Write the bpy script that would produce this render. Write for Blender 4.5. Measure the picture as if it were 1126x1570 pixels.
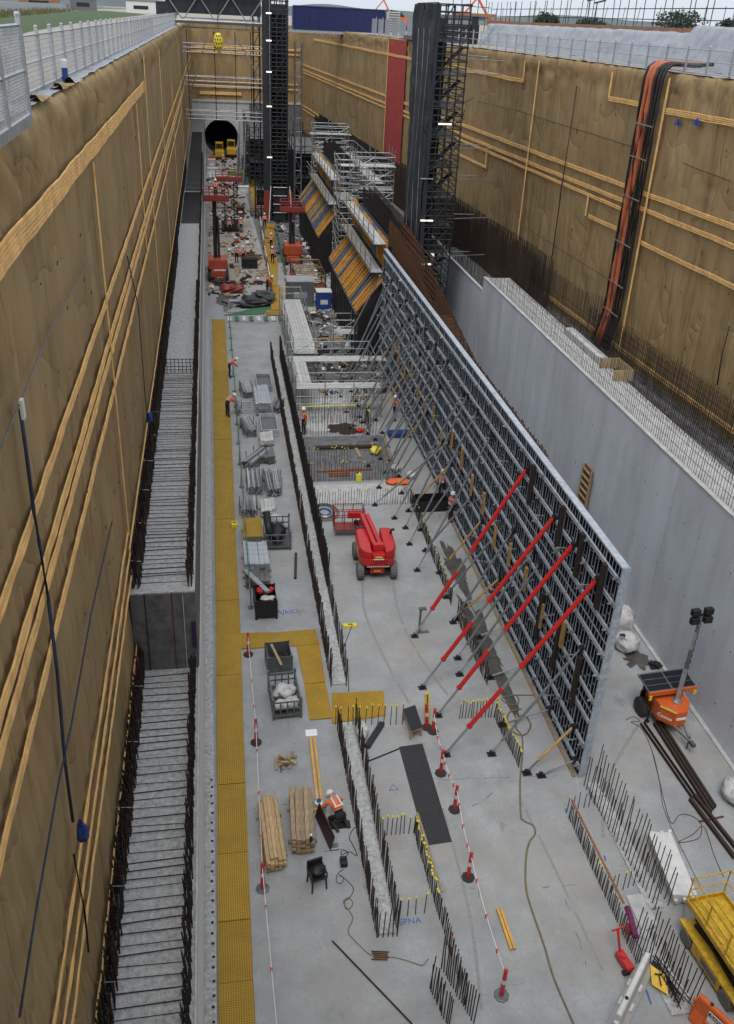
import bpy, bmesh, math, random
from mathutils import Vector, Matrix, noise
random.seed(7)
scene = bpy.context.scene
col = scene.collection
for _o in list(bpy.data.objects): bpy.data.objects.remove(_o)

# ------------------------------------------------------------------ camera
# vanishing points measured in the photograph give lens and orientation
PX, PY = 563.0, 785.0
VY, VZ, CAMH = (316.0, 15.0), (435.0, 3300.0), 23.0
_a = Vector((VY[0]-PX, VY[1]-PY)); _b = Vector((VZ[0]-PX, VZ[1]-PY))
FPX = math.sqrt(-(_a.dot(_b)))
_y = Vector((_a.x, _a.y, FPX)).normalized()
_z = -Vector((_b.x, _b.y, FPX)).normalized()
_x = _y.cross(_z)
R = Matrix((_x, _y, _z))            # camera vector (right, down, forward) -> world
CAM = Vector((0, 0, CAMH))
cd = bpy.data.cameras.new('camera'); cam = bpy.data.objects.new('camera', cd); col.objects.link(cam)
cd.sensor_fit = 'HORIZONTAL'; cd.sensor_width = 36.0; cd.lens = FPX/1126.0*36.0
cd.clip_start = 0.1; cd.clip_end = 9000
_r, _u, _f = R @ Vector((1, 0, 0)), R @ Vector((0, -1, 0)), R @ Vector((0, 0, 1))
cam.matrix_world = Matrix(((_r.x, _u.x, -_f.x, 0), (_r.y, _u.y, -_f.y, 0), (_r.z, _u.z, -_f.z, CAMH), (0, 0, 0, 1)))
scene.camera = cam
def ray(u, v): return R @ Vector((u-PX, v-PY, FPX))
def F(u, v, z=0.0):                  # the point at height z seen at photo pixel (u, v)
    d = ray(u, v); return CAM + d*((z-CAMH)/d.z)
def OX(u, v, x):
    d = ray(u, v); return CAM + d*(x/d.x)
def OY(u, v, y):
    d = ray(u, v); return CAM + d*(y/d.y)

# ------------------------------------------------------------------ sky, sun, exposure
w = bpy.data.worlds.new('World'); scene.world = w; w.use_nodes = True
nt = w.node_tree; nt.nodes.clear()
out = nt.nodes.new('ShaderNodeOutputWorld'); bg = nt.nodes.new('ShaderNodeBackground')
sky = nt.nodes.new('ShaderNodeTexSky'); sky.sky_type = 'NISHITA'; sky.sun_disc = False
SUN_EL, SUN_ROT = math.radians(62), math.radians(200)
sky.sun_elevation = SUN_EL; sky.sun_rotation = SUN_ROT; sky.air_density = 1.0; sky.dust_density = 4.0; sky.ozone_density = 1.0
hs = nt.nodes.new('ShaderNodeHueSaturation'); hs.inputs['Saturation'].default_value = 0.22
mx = nt.nodes.new('ShaderNodeMix'); mx.data_type = 'RGBA'; mx.inputs[0].default_value = 0.62
mx.inputs[7].default_value = (6.2, 6.75, 7.5, 1)      # cloud cover, even grey-white
nt.links.new(sky.outputs[0], hs.inputs['Color']); nt.links.new(hs.outputs[0], mx.inputs[6])
nt.links.new(mx.outputs[2], bg.inputs['Color']); bg.inputs['Strength'].default_value = 0.125
nt.links.new(bg.outputs[0], out.inputs['Surface'])
sd = bpy.data.lights.new('sun', 'SUN'); sd.energy = 0.95; sd.angle = math.radians(25); sd.color = (1.0, 0.97, 0.93)
sun = bpy.data.objects.new('sun', sd); col.objects.link(sun)
_sd = Vector((math.sin(SUN_ROT)*math.cos(SUN_EL), math.cos(SUN_ROT)*math.cos(SUN_EL), math.sin(SUN_EL)))
sun.rotation_euler = _sd.to_track_quat('Z', 'Y').to_euler()
scene.view_settings.view_transform = 'Standard'; scene.view_settings.look = 'None'
scene.view_settings.exposure = 0.5; scene.view_settings.gamma = 1.0; scene.view_settings.use_curve_mapping = False

# ------------------------------------------------------------------ materials
MATS = {}
def mat(name, c, rough=0.7, metal=0.0, var=0.25, scale=6.0, bump=0.0, bscale=40.0, c2=None, stretch=(1,1,1), objvar=0.0, spec=0.4, world=False):
    m = bpy.data.materials.new(name); m.use_nodes = True; n = m.node_tree.nodes; l = m.node_tree.links
    p = n['Principled BSDF']; p.inputs['Roughness'].default_value = rough; p.inputs['Metallic'].default_value = metal
    p.inputs['Specular IOR Level'].default_value = spec
    tc = n.new('ShaderNodeTexCoord'); mp = n.new('ShaderNodeMapping'); mp.inputs['Scale'].default_value = stretch
    if world:
        ge = n.new('ShaderNodeNewGeometry'); l.new(ge.outputs['Position'], mp.inputs[0])
    else: l.new(tc.outputs['Object'], mp.inputs[0])
    nz = n.new('ShaderNodeTexNoise'); nz.inputs['Scale'].default_value = scale; nz.inputs['Detail'].default_value = 6; nz.inputs['Roughness'].default_value = 0.62
    l.new(mp.outputs[0], nz.inputs[0])
    cr = n.new('ShaderNodeValToRGB'); e = cr.color_ramp.elements
    c2 = c2 or tuple(x*(1-var) for x in c)
    e[0].position = 0.32; e[0].color = (*c2, 1); e[1].position = 0.66; e[1].color = (*[min(1, x*(1+var*0.35)) for x in c], 1)
    l.new(nz.outputs[0], cr.inputs[0]); src = cr.outputs[0]
    if objvar:
        oi = n.new('ShaderNodeObjectInfo'); mr = n.new('ShaderNodeMapRange'); mr.inputs[3].default_value = 1-objvar; mr.inputs[4].default_value = 1+objvar
        l.new(oi.outputs['Random'], mr.inputs[0]); h = n.new('ShaderNodeHueSaturation'); l.new(mr.outputs[0], h.inputs['Value']); l.new(src, h.inputs['Color']); src = h.outputs[0]
    l.new(src, p.inputs['Base Color'])
    if bump:
        nb = n.new('ShaderNodeTexNoise'); nb.inputs['Scale'].default_value = bscale; nb.inputs['Detail'].default_value = 5; l.new(mp.outputs[0], nb.inputs[0])
        b = n.new('ShaderNodeBump'); b.inputs['Strength'].default_value = bump; b.inputs['Distance'].default_value = 0.05; l.new(nb.outputs[0], b.inputs['Height']); l.new(b.outputs[0], p.inputs['Normal'])
    MATS[name] = m; return m
def add_overlay(m, colour, scale, lo, hi, strength, stretch=(1,1,1), offset=(0,0,0)):
    """stains of their own shape mixed over the base colour"""
    n = m.node_tree.nodes; l = m.node_tree.links; p = n['Principled BSDF']; src = p.inputs['Base Color'].links[0].from_socket
    ge = n.new('ShaderNodeNewGeometry'); mp = n.new('ShaderNodeMapping'); mp.inputs['Scale'].default_value = stretch; mp.inputs['Location'].default_value = offset
    l.new(ge.outputs['Position'], mp.inputs[0])
    nz = n.new('ShaderNodeTexNoise'); nz.inputs['Scale'].default_value = scale; nz.inputs['Detail'].default_value = 8; nz.inputs['Roughness'].default_value = .65; l.new(mp.outputs[0], nz.inputs[0])
    cr = n.new('ShaderNodeMapRange'); cr.inputs[1].default_value = lo; cr.inputs[2].default_value = hi; cr.inputs[4].default_value = strength; l.new(nz.outputs[0], cr.inputs[0])
    mx = n.new('ShaderNodeMix'); mx.data_type = 'RGBA'; l.new(cr.outputs[0], mx.inputs[0]); l.new(src, mx.inputs[6]); mx.inputs[7].default_value = (*colour, 1)
    l.new(mx.outputs[2], p.inputs['Base Color'])
concrete = mat('concrete_floor', (.335,.347,.355), .7, var=.24, scale=.7, bump=.25, bscale=30, world=True)
add_overlay(concrete, (.235,.238,.24), 9, .48, .72, .55)
add_overlay(concrete, (.17,.17,.17), 22, .67, .73, .5, offset=(2,6,0))
add_overlay(concrete, (.33,.305,.265), .22, .48, .66, .6, offset=(5,3,0))
add_overlay(concrete, (.30,.29,.27), 1.7, .52, .72, .55)
add_overlay(concrete, (.29,.24,.17), .35, .56, .74, .55, offset=(3,1,0))
add_overlay(concrete, (.13,.13,.13), 4.5, .655, .70, .7, offset=(9,4,0))
add_overlay(concrete, (.19,.185,.175), 1.1, .63, .69, .55, stretch=(1,.5,1), offset=(19,14,0))
add_overlay(concrete, (.45,.45,.445), 2.6, .58, .75, .45, stretch=(1,.35,1), offset=(1,7,0))
concwall = mat('concrete_wall', (.60,.635,.69), .6, var=.14, scale=.8, bump=.08, bscale=12, stretch=(1,1,.4), objvar=.05, world=True)
add_overlay(concwall, (.42,.44,.47), .7, .52, .75, .6, stretch=(1,1.4,.25), offset=(2,9,0))
add_overlay(concwall, (.68,.70,.74), 3.2, .56, .76, .4, stretch=(1,1.4,.25))
add_overlay(concwall, (.52,.46,.34), .5, .62, .78, .6, stretch=(1,2.5,.2), offset=(7,2,0))
concrough = mat('concrete_rough', (.47,.475,.47), .9, var=.4, scale=7, bump=.7, bscale=18, world=True)
concpale = mat('concrete_pale', (.46,.46,.455), .8, var=.25, scale=2, bump=.2, bscale=20, world=True)
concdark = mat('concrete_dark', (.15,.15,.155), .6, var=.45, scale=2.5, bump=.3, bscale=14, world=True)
dirt = mat('gravel_ground', (.34,.31,.265), .95, var=.3, scale=2.2, bump=.5, bscale=20, world=True)
grassm = mat('grass', (.06,.10,.035), .9, var=.5, scale=6, bump=.6, bscale=9, world=True)
drygrass = mat('dry_grass', (.15,.14,.07), .9, var=.5, scale=5, world=True)
fabric = mat('geotextile', (.31,.216,.108), .92, var=.22, scale=.55, bump=.75, bscale=3.2, stretch=(1,1,.18), world=True, spec=.15)
add_overlay(fabric, (.19,.125,.052), 1.5, .52, .72, .6, stretch=(1,1.6,.3))
add_overlay(fabric, (.40,.295,.155), .35, .52, .75, .6, stretch=(1,1,.6), offset=(4,4,0))
add_overlay(fabric, (.03,.024,.015), 2.3, .69, .73, .9, stretch=(1,1.5,.5), offset=(8,2,5))
def ridge_bump(m, layers, strength=.8, dist=.12):
    n = m.node_tree.nodes; l = m.node_tree.links; p = n['Principled BSDF']; old = p.inputs['Normal'].links[0].from_socket if p.inputs['Normal'].links else None
    ge = n.new('ShaderNodeNewGeometry'); acc = None
    for (sc_, st, w_) in layers:
        mp = n.new('ShaderNodeMapping'); mp.inputs['Scale'].default_value = st; l.new(ge.outputs['Position'], mp.inputs[0])
        t = n.new('ShaderNodeTexNoise'); t.inputs['Scale'].default_value = sc_; t.inputs['Detail'].default_value = 2; t.inputs['Distortion'].default_value = .4; l.new(mp.outputs[0], t.inputs[0])
        a = n.new('ShaderNodeMath'); a.operation = 'SUBTRACT'; a.inputs[1].default_value = .5; l.new(t.outputs[0], a.inputs[0])
        b = n.new('ShaderNodeMath'); b.operation = 'ABSOLUTE'; l.new(a.outputs[0], b.inputs[0])
        c = n.new('ShaderNodeMath'); c.operation = 'POWER'; c.inputs[1].default_value = .45; l.new(b.outputs[0], c.inputs[0])
        d = n.new('ShaderNodeMath'); d.operation = 'MULTIPLY'; d.inputs[1].default_value = w_; l.new(c.outputs[0], d.inputs[0])
        if acc is None: acc = d.outputs[0]
        else:
            e = n.new('ShaderNodeMath'); e.operation = 'ADD'; l.new(acc, e.inputs[0]); l.new(d.outputs[0], e.inputs[1]); acc = e.outputs[0]
    bp = n.new('ShaderNodeBump'); bp.inputs['Strength'].default_value = strength; bp.inputs['Distance'].default_value = dist; l.new(acc, bp.inputs['Height'])
    if old is not None: l.new(old, bp.inputs['Normal'])
    l.new(bp.outputs[0], p.inputs['Normal'])
ridge_bump(fabric, [(.42, (1, 1.6, .30), 1.0), (.25, (1, 1.2, .9), .9)], .85, .18)
redcloth = mat('red_cloth', (.36,.045,.04), .9, var=.3, scale=2, bump=.4, bscale=6, world=True)
batten = mat('orange_batten', (.78,.47,.17), .8, var=.3, scale=3, bump=.3, bscale=20, world=True)
add_overlay(batten, (.50,.29,.11), 6, .58, .7, .7)
rebar = mat('rebar_steel', (.055,.036,.028), .8, .2, var=.4, scale=9)
rebardark = mat('rebar_dark', (.028,.022,.02), .8, .1, var=.4, scale=9)
rebarrust = mat('rebar_rust', (.12,.058,.03), .85, .1, var=.5, scale=5)
galv = mat('galvanised_steel', (.46,.48,.50), .42, .75, var=.25, scale=6)
galvp = mat('galvanised_pipe', (.42,.44,.45), .45, .5, var=.5, scale=9, objvar=.65)  # wide tone spread per object stands in for highlights on the pipes
silver = mat('scaffold_tube', (.30,.31,.32), .45, .6, var=.35, scale=5)
darkscaf = mat('dark_scaffold', (.035,.038,.042), .6, .4, var=.4, scale=5)
plankm = mat('scaffold_plank', (.48,.48,.465), .7, .1, var=.25, scale=4, objvar=.12, bump=.1)
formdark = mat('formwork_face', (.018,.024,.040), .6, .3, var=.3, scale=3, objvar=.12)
formrib = mat('formwork_rib', (.42,.48,.56), .5, .2, var=.35, scale=8)
formrail = mat('formwork_rail', (.50,.55,.62), .45, .35, var=.3, scale=5)
redp = mat('red_paint', (.52,.022,.02), .38, var=.15, scale=8, spec=.5)
redlift = mat('red_lift_paint', (.50,.016,.018), .3, var=.1, scale=6, spec=.5)
reddark = mat('red_frame_paint', (.26,.04,.03), .45, var=.2, scale=8)
propsteel = mat('prop_steel', (.25,.27,.29), .45, .4, var=.35, scale=6)
rustlift = mat('faded_red_lift', (.42,.075,.03), .5, var=.35, scale=4)
orangep = mat('orange_paint', (.62,.12,.025), .4, var=.15, scale=6)
yellowp = mat('yellow_paint', (.58,.36,.03), .5, var=.35, scale=7, bump=.1)
add_overlay(yellowp, (.22,.14,.04), 4, .55, .75, .6)
grat = mat('yellow_grating', (.42,.25,.018), .65, var=.18, scale=1.5, objvar=.10, world=True)
hazyellow = mat('yellow_cap', (.75,.62,.06), .6, var=.1)
black = mat('black_plastic', (.016,.016,.018), .5, var=.2, scale=8)
rubber = mat('rubber', (.035,.036,.038), .85, var=.3, scale=9, bump=.3, bscale=40)
tyrem = mat('tyre_rubber', (.05,.05,.048), .9, var=.4, scale=12, bump=.4, bscale=25)
tyregrey = mat('tyre_dusty', (.16,.155,.145), .9, var=.35, scale=12, bump=.4, bscale=25)
white = mat('white_plastic', (.62,.62,.60), .6, var=.15, scale=4)
whitebag = mat('white_bag', (.55,.55,.54), .85, var=.2, scale=5, bump=.6, bscale=9)
wheelmark = mat('tyre_mark', (.27,.275,.275), .8, var=.25, scale=12, world=True)
sheetm = mat('white_sheeting', (.31,.33,.36), .55, var=.22, scale=1.5, bump=.3, bscale=1.5, world=True)
timber = mat('timber', (.50,.34,.18), .8, var=.35, scale=4, stretch=(6,1,6), objvar=.22, bump=.2)
timberw = mat('timber_weathered', (.37,.275,.165), .85, var=.4, scale=4, stretch=(6,1,6), objvar=.25, bump=.2)
timbergold = mat('timber_gold', (.60,.35,.09), .7, var=.25, scale=4, objvar=.15)
timberred = mat('timber_red', (.26,.10,.05), .8, var=.3, scale=5, objvar=.15)
orangeprop = mat('orange_prop', (.58,.27,.05), .6, var=.35, scale=3, objvar=.15)
blueprop = mat('steel_blue_prop', (.18,.22,.27), .5, .4, var=.3, scale=3, objvar=.15)
yellowbar = mat('yellow_brown_prop', (.42,.26,.08), .6, var=.3, scale=3)
bluecont = mat('blue_container', (.016,.024,.10), .5, var=.2, scale=1.5)
bluep = mat('blue_plastic', (.02,.05,.22), .6, var=.2)
bluerope = mat('blue_rope', (.03,.045,.09), .8, var=.3)
bluebag = mat('blue_bag', (.02,.05,.24), .7, var=.3, bump=.5, bscale=12)
greym = mat('grey_steel', (.17,.175,.18), .5, .5, var=.35, scale=6)
green = mat('green_mesh', (.05,.16,.075), .85, var=.35, scale=9)
netm = mat('debris_net', (.028,.032,.040), .9, var=.3, scale=1.2, stretch=(1,1,.25), world=True)
hose = mat('tan_hose', (.20,.165,.09), .7, var=.25)
orangehose = mat('orange_hose', (.46,.13,.06), .55, var=.25, scale=2)
skin = mat('skin', (.42,.25,.18), .6, var=.1); navy = mat('navy_cloth', (.018,.02,.03), .85, var=.3)
vest = mat('hi_vis_orange', (.85,.17,.05), .75, var=.15); reflect = mat('reflective_tape', (.62,.63,.62), .4, var=.1)
helmet = mat('helmet_white', (.75,.75,.73), .35, var=.08); bootm = mat('boots', (.05,.035,.022), .8)
paper = mat('white_paper', (.8,.8,.8), .8, var=.05); bluespray = mat('blue_spray_paint', (.05,.13,.42), .8, var=.4, scale=20)
solar = mat('solar_panel', (.008,.010,.016), .25, var=.2, scale=20, spec=.6); wet = mat('wet_patch', (.10,.095,.085), .3, var=.4, scale=3, world=True)
yellowlamp = mat('amber_marker', (.8,.5,.05), .4); tapew = mat('barrier_tape', (.72,.71,.69), .7, var=.05); tapered = mat('tape_red', (.6,.06,.04), .7, var=.1)
purple = mat('patterned_cloth', (.20,.03,.12), .85, var=.8, scale=22); pinkcap = mat('pink_cap', (.75,.18,.22), .6)
dkgreen = mat('leaf', (.035,.055,.03), .9, var=.5, scale=3); barkm = mat('bark', (.06,.05,.04), .9)
brownbeam = mat('brown_beam', (.30,.15,.09), .8, var=.3, scale=3)
lampglow = bpy.data.materials.new('lit_tube'); lampglow.use_nodes = True
_p = lampglow.node_tree.nodes['Principled BSDF']; _p.inputs['Emission Color'].default_value = (1, .95, .8, 1); _p.inputs['Emission Strength'].default_value = 1.1
ridge_bump(sheetm, [(.3, (1, 1, .6), 1.0)], .5, .2)
# fine grid of the walkway mesh and the rubber mat
def grid_bump(m, s, dark, a=0.5):
    n = m.node_tree.nodes; l = m.node_tree.links; p = n['Principled BSDF']; src = p.inputs['Base Color'].links[0].from_socket
    ge = n.new('ShaderNodeNewGeometry'); sp = n.new('ShaderNodeSeparateXYZ'); l.new(ge.outputs['Position'], sp.inputs[0]); fs = []
    for k in (0, 1):
        mu = n.new('ShaderNodeMath'); mu.operation = 'MULTIPLY'; mu.inputs[1].default_value = 1/s; l.new(sp.outputs[k], mu.inputs[0])
        fr = n.new('ShaderNodeMath'); fr.operation = 'FRACT'; l.new(mu.outputs[0], fr.inputs[0])
        gt = n.new('ShaderNodeMath'); gt.operation = 'GREATER_THAN'; gt.inputs[1].default_value = a; l.new(fr.outputs[0], gt.inputs[0]); fs.append(gt)
    ml = n.new('ShaderNodeMath'); ml.operation = 'MULTIPLY'; l.new(fs[0].outputs[0], ml.inputs[0]); l.new(fs[1].outputs[0], ml.inputs[1])
    mx = n.new('ShaderNodeMix'); mx.data_type = 'RGBA'; l.new(ml.outputs[0], mx.inputs[0]); l.new(src, mx.inputs[6]); mx.inputs[7].default_value = (*dark, 1)
    l.new(mx.outputs[2], p.inputs['Base Color'])
grid_bump(grat, .065, (.16,.095,.012), .42)
matmesh = mat('black_mesh_mat', (.022,.022,.024), .7, var=.3, scale=5); grid_bump(matmesh, .06, (.07,.07,.072), .55)

# ------------------------------------------------------------------ mesh helpers
def V(*a): return Vector(a)
def basis(d):
    d = d.normalized(); s = d.cross(V(0,0,1))
    if s.length < 1e-4: s = V(1,0,0)
    s.normalize(); return d, s, s.cross(d).normalized()
class MB:
    def __init__(s): s.v = []; s.f = []
    def add(s, vs, fs):
        o = len(s.v); s.v += [tuple(p) for p in vs]; s.f += [tuple(i+o for i in q) for q in fs]; return s
    def box(s, a, b):
        x0,y0,z0 = a; x1,y1,z1 = b
        return s.add([(x0,y0,z0),(x1,y0,z0),(x1,y1,z0),(x0,y1,z0),(x0,y0,z1),(x1,y0,z1),(x1,y1,z1),(x0,y1,z1)],
                     [(0,3,2,1),(4,5,6,7),(0,1,5,4),(1,2,6,5),(2,3,7,6),(3,0,4,7)])
    def cbox(s, c, d): return s.box([c[i]-d[i]/2 for i in range(3)], [c[i]+d[i]/2 for i in range(3)])
    def bar(s, a, b, w, h=None):             # rectangular bar from a to b
        a = Vector(a); b = Vector(b); h = h or w; d, x, y = basis(b-a); x = x*w/2; y = y*h/2; vs = []
        for p in (a, b): vs += [p-x-y, p+x-y, p+x+y, p-x+y]
        return s.add(vs, [(0,1,2,3),(7,6,5,4),(0,4,5,1),(1,5,6,2),(2,6,7,3),(3,7,4,0)])
    def tube(s, a, b, r, n=8, r2=None):
        a = Vector(a); b = Vector(b); r2 = r if r2 is None else r2; d, x, y = basis(b-a); vs = []
        for p, q in ((a, r), (b, r2)):
            for k in range(n):
                t = 2*math.pi*k/n; vs.append(p+(x*math.cos(t)+y*math.sin(t))*q)
        fs = [(k, (k+1)%n, n+(k+1)%n, n+k) for k in range(n)] + [tuple(range(n))[::-1], tuple(range(n, 2*n))]
        return s.add(vs, fs)
    def path(s, pts, r, n=6):
        pts = [Vector(p) for p in pts]; vs = []; m = len(pts)
        for i, p in enumerate(pts):
            d = pts[min(i+1, m-1)]-pts[max(i-1, 0)]
            _, x, y = basis(d if d.length > 1e-6 else V(0,0,1))
            for k in range(n):
                t = 2*math.pi*k/n; vs.append(p+(x*math.cos(t)+y*math.sin(t))*r)
        fs = [(i*n+k, i*n+(k+1)%n, (i+1)*n+(k+1)%n, (i+1)*n+k) for i in range(m-1) for k in range(n)]
        fs += [tuple(range(n))[::-1], tuple(range((m-1)*n, m*n))]
        return s.add(vs, fs)
    def lathe(s, c, prof, n=12, ax='z'):
        c = Vector(c); vs = []; m = len(prof)
        for r, h in prof:
            for k in range(n):
                t = 2*math.pi*k/n; q = (r*math.cos(t), r*math.sin(t), h)
                vs.append(c+Vector(q if ax == 'z' else ((q[2], q[0], q[1]) if ax == 'x' else (q[0], q[2], q[1]))))
        fs = [(i*n+k, i*n+(k+1)%n, (i+1)*n+(k+1)%n, (i+1)*n+k) for i in range(m-1) for k in range(n)]
        fs += [tuple(range(n))[::-1], tuple(range((m-1)*n, m*n))]
        return s.add(vs, fs)
    def prism(s, poly, z0, z1):
        n = len(poly); vs = [(p[0], p[1], z0) for p in poly]+[(p[0], p[1], z1) for p in poly]
        return s.add(vs, [tuple(range(n))[::-1], tuple(range(n, 2*n))]+[(k, (k+1)%n, n+(k+1)%n, n+k) for k in range(n)])
    def xprism(s, poly, x0, x1):             # polygon in y,z swept along x
        n = len(poly); vs = [(x0, p[0], p[1]) for p in poly]+[(x1, p[0], p[1]) for p in poly]
        return s.add(vs, [tuple(range(n))[::-1], tuple(range(n, 2*n))]+[(k, (k+1)%n, n+(k+1)%n, n+k) for k in range(n)])
    def grid(s, fn, nu, nv):
        vs = [fn(i/nu, j/nv) for i in range(nu+1) for j in range(nv+1)]; k = nv+1
        return s.add(vs, [(i*k+j, (i+1)*k+j, (i+1)*k+j+1, i*k+j+1) for i in range(nu) for j in range(nv)])
    def blob(s, c, r, seed=0, amp=.2, nu=14, nv=9, flat=0.0):
        c = Vector(c); vs = []
        for i in range(nv+1):
            th = math.pi*i/nv
            for k in range(nu):
                ph = 2*math.pi*k/nu; d = V(math.sin(th)*math.cos(ph), math.sin(th)*math.sin(ph), math.cos(th))
                q = 1+amp*noise.noise(d*2.1+V(seed, seed*.7, 0))*1.6+amp*.5*noise.noise(d*5+V(0, seed, 3))
                p = V(d.x*r[0]*q, d.y*r[1]*q, d.z*r[2]*q)
                if p.z < -flat*r[2]: p.z = -flat*r[2]
                vs.append(c+p)
        return s.add(vs, [(i*nu+k, (i+1)*nu+k, (i+1)*nu+(k+1)%nu, i*nu+(k+1)%nu) for i in range(nv) for k in range(nu)])
    def mesh(s, name, m, smooth=False):
        me = bpy.data.meshes.new(name); me.from_pydata(s.v, [], s.f); me.update()
        if smooth:
            for p in me.polygons: p.use_smooth = True
        bm = bmesh.new(); bm.from_mesh(me); bmesh.ops.recalc_face_normals(bm, faces=bm.faces); bm.to_mesh(me); bm.free()
        me.materials.append(m); return me
    def build(s, name, m, parent=None, smooth=False, bevel=0.0, world=True):
        if parent is not None and world:
            c = org(parent); s.v = [(p[0]-c.x, p[1]-c.y, p[2]-c.z) for p in s.v]
        o = bpy.data.objects.new(name, s.mesh(name, m, smooth)); col.objects.link(o); o.parent = parent
        if bevel:
            b = o.modifiers.new('bevel', 'BEVEL'); b.width = bevel; b.segments = 2; b.limit_method = 'ANGLE'
        return o
def org(o):
    c = Vector(o.location)
    while o.parent is not None:
        o = o.parent; c = c+Vector(o.location)
    return c
def tag(o, label, cat, group=None, kind=None):
    if label: o['label'] = label
    if cat: o['category'] = cat
    if group: o['group'] = group
    if kind: o['kind'] = kind
    return o
def thing(name, label, cat, loc=(0,0,0), rz=0.0, group=None):
    o = bpy.data.objects.new(name, None); o.empty_display_size = .2; col.objects.link(o)
    o.location = loc; o.rotation_euler = (0, 0, rz); return tag(o, label, cat, group)
def inst(name, me, parent, loc, rot=(0,0,0), world=True):
    o = bpy.data.objects.new(name, me); col.objects.link(o); o.parent = parent
    o.location = Vector(loc)-(org(parent) if (parent is not None and world) else V(0,0,0)); o.rotation_euler = rot; return o
def struct(o): o['kind'] = 'structure'; return o
def stuff(o): o['kind'] = 'stuff'; return o
def copy_tree(o, parent=None):
    c = o.copy(); col.objects.link(c); c.parent = parent
    for ch in list(o.children): copy_tree(ch, c)
    return c
def text(body, m, parent, loc, rot, size, name='lettering', ext=.004):
    cu = bpy.data.curves.new(name, 'FONT'); cu.body = body; cu.size = size; cu.align_x = 'CENTER'; cu.align_y = 'CENTER'; cu.extrude = ext
    t = bpy.data.objects.new(name, cu); col.objects.link(t); dg = bpy.context.evaluated_depsgraph_get()
    me = bpy.data.meshes.new_from_object(t.evaluated_get(dg)); bpy.data.objects.remove(t); me.materials.clear(); me.materials.append(m)
    o = bpy.data.objects.new(name, me); col.objects.link(o); o.parent = parent; o.location = loc; o.rotation_euler = rot; return o
def rnd(a, b): return random.uniform(a, b)
def nz(x, y, z=0): return noise.noise(V(x, y, z))

# ================================================================== LARGE STRUCTURE
GZ = 21.3
def RW(y): return 23.0-.051*(y-38.0)
def ygeo(t, a=4.0, b=176.0): return a*math.exp(t*math.log(b/a))
# ---- ground round the pit, one sheet to the horizon
A, B, Cc, D = (-3.42, .3), (RW(.3)+.5, .3), (RW(176)+.5, 176.4), (-3.42, 176.4)
O = [(-4000, -600), (4000, -600), (4000, 6000), (-4000, 6000)]
_v = [(*p, GZ) for p in (A, B, Cc, D)]+[(*p, GZ) for p in O]
g = MB().add(_v, [(4,5,1,0), (5,6,2,1), (6,7,3,2), (7,4,0,3)]).build('ground', dirt); struct(g)
# ---- base slab of the pit, cut by shallow construction joints
fl = MB().add([(-3.2, .3, 0), (24, .3, 0), (24, 205, 0), (-3.2, 205, 0)], [(0,1,2,3)]).build('floor_slab', concrete); struct(fl)
def patch(name, poly, m, z=.004):
    o = MB().add([(p[0], p[1], z) for p in poly], [tuple(range(len(poly)))]).build(name, m, None); return struct(o)
def irregular(c, rx, ry, seed, n=22):
    def q(t): return 1+.6*nz(math.cos(t)*1.7+seed, math.sin(t)*1.7, seed)+.35*nz(math.cos(t)*5+seed, math.sin(t)*5, seed)+.2*nz(math.cos(t)*13, math.sin(t)*13, seed)
    return [(c[0]+rx*math.cos(t)*q(t), c[1]+ry*math.sin(t)*q(t)) for t in [2*math.pi*k/n for k in range(n)]]
patch('wet_patch', irregular((10.65, 29.2), .5, 3.6, 3, 90), wet)
patch('wet_patch', irregular((10.9, 35.2), .4, 2.2, 5, 90), wet)
patch('wet_patch', irregular(F(975, 1012)[:2], .5, .6, 8, 60), wet)
patch('wet_patch', irregular(F(352, 462)[:2], 1.0, 2.6, 9, 60), wet)
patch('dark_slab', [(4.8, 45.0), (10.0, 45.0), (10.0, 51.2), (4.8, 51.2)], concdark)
patch('pale_slab', [(5.0, 52.0), (8.2, 52.0), (8.6, 57.5), (5.0, 57.5)], concpale)
patch('pale_slab', [F(498,428)[:2], F(516,428)[:2], F(528,474)[:2], F(499,474)[:2]], concpale)
patch('pale_slab', [(4.7, 42.2), (9.95, 42.2), (9.95, 44.6), (4.7, 44.6)], concpale)
patch('pale_slab', [(-.9, 88), (5, 88), (3.6, 176), (-.9, 176)], dirt, .003)
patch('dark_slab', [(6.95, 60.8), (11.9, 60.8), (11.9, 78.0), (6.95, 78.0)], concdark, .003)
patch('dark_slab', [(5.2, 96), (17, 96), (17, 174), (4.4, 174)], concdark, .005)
def track(pxs, w_=.16):
    P = [F(u, v) for u, v in pxs]; pts = []
    for i in range(len(P)-1):
        a, b, c, d = P[max(i-1,0)], P[i], P[i+1], P[min(i+2,len(P)-1)]
        for k in range(10):
            t = k/10; pts.append(.5*((2*b)+(c-a)*t+(2*a-5*b+4*c-d)*t*t+(3*b-a-3*c+d)*t**3))
    vs = []
    for i, q in enumerate(pts):
        d = (pts[min(i+1,len(pts)-1)]-pts[max(i-1,0)]).normalized(); ww = w_*(.6+.8*abs(nz(i*.35, pxs[0][0]))); vs += [(q.x-d.y*ww/2, q.y+d.x*ww/2, .0035), (q.x+d.y*ww/2, q.y-d.x*ww/2, .0035)]
    return struct(MB().add(vs, [(2*i, 2*i+1, 2*i+3, 2*i+2) for i in range(len(pts)-1) if nz(i*.5, pxs[0][1]) < .28]).build('tyre_mark', wheelmark))
track([(556,890),(560,940),(590,1010),(640,1100)]); track([(602,886),(612,940),(640,1000),(690,1070)]); track([(980,1110),(930,1200),(925,1290)]); track([(1040,1290),(1050,1370),(1045,1430)], .12); track([(680,1240),(720,1400),(740,1560)], .13); track([(800,1230),(850,1330),(930,1500)], .13)
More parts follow.
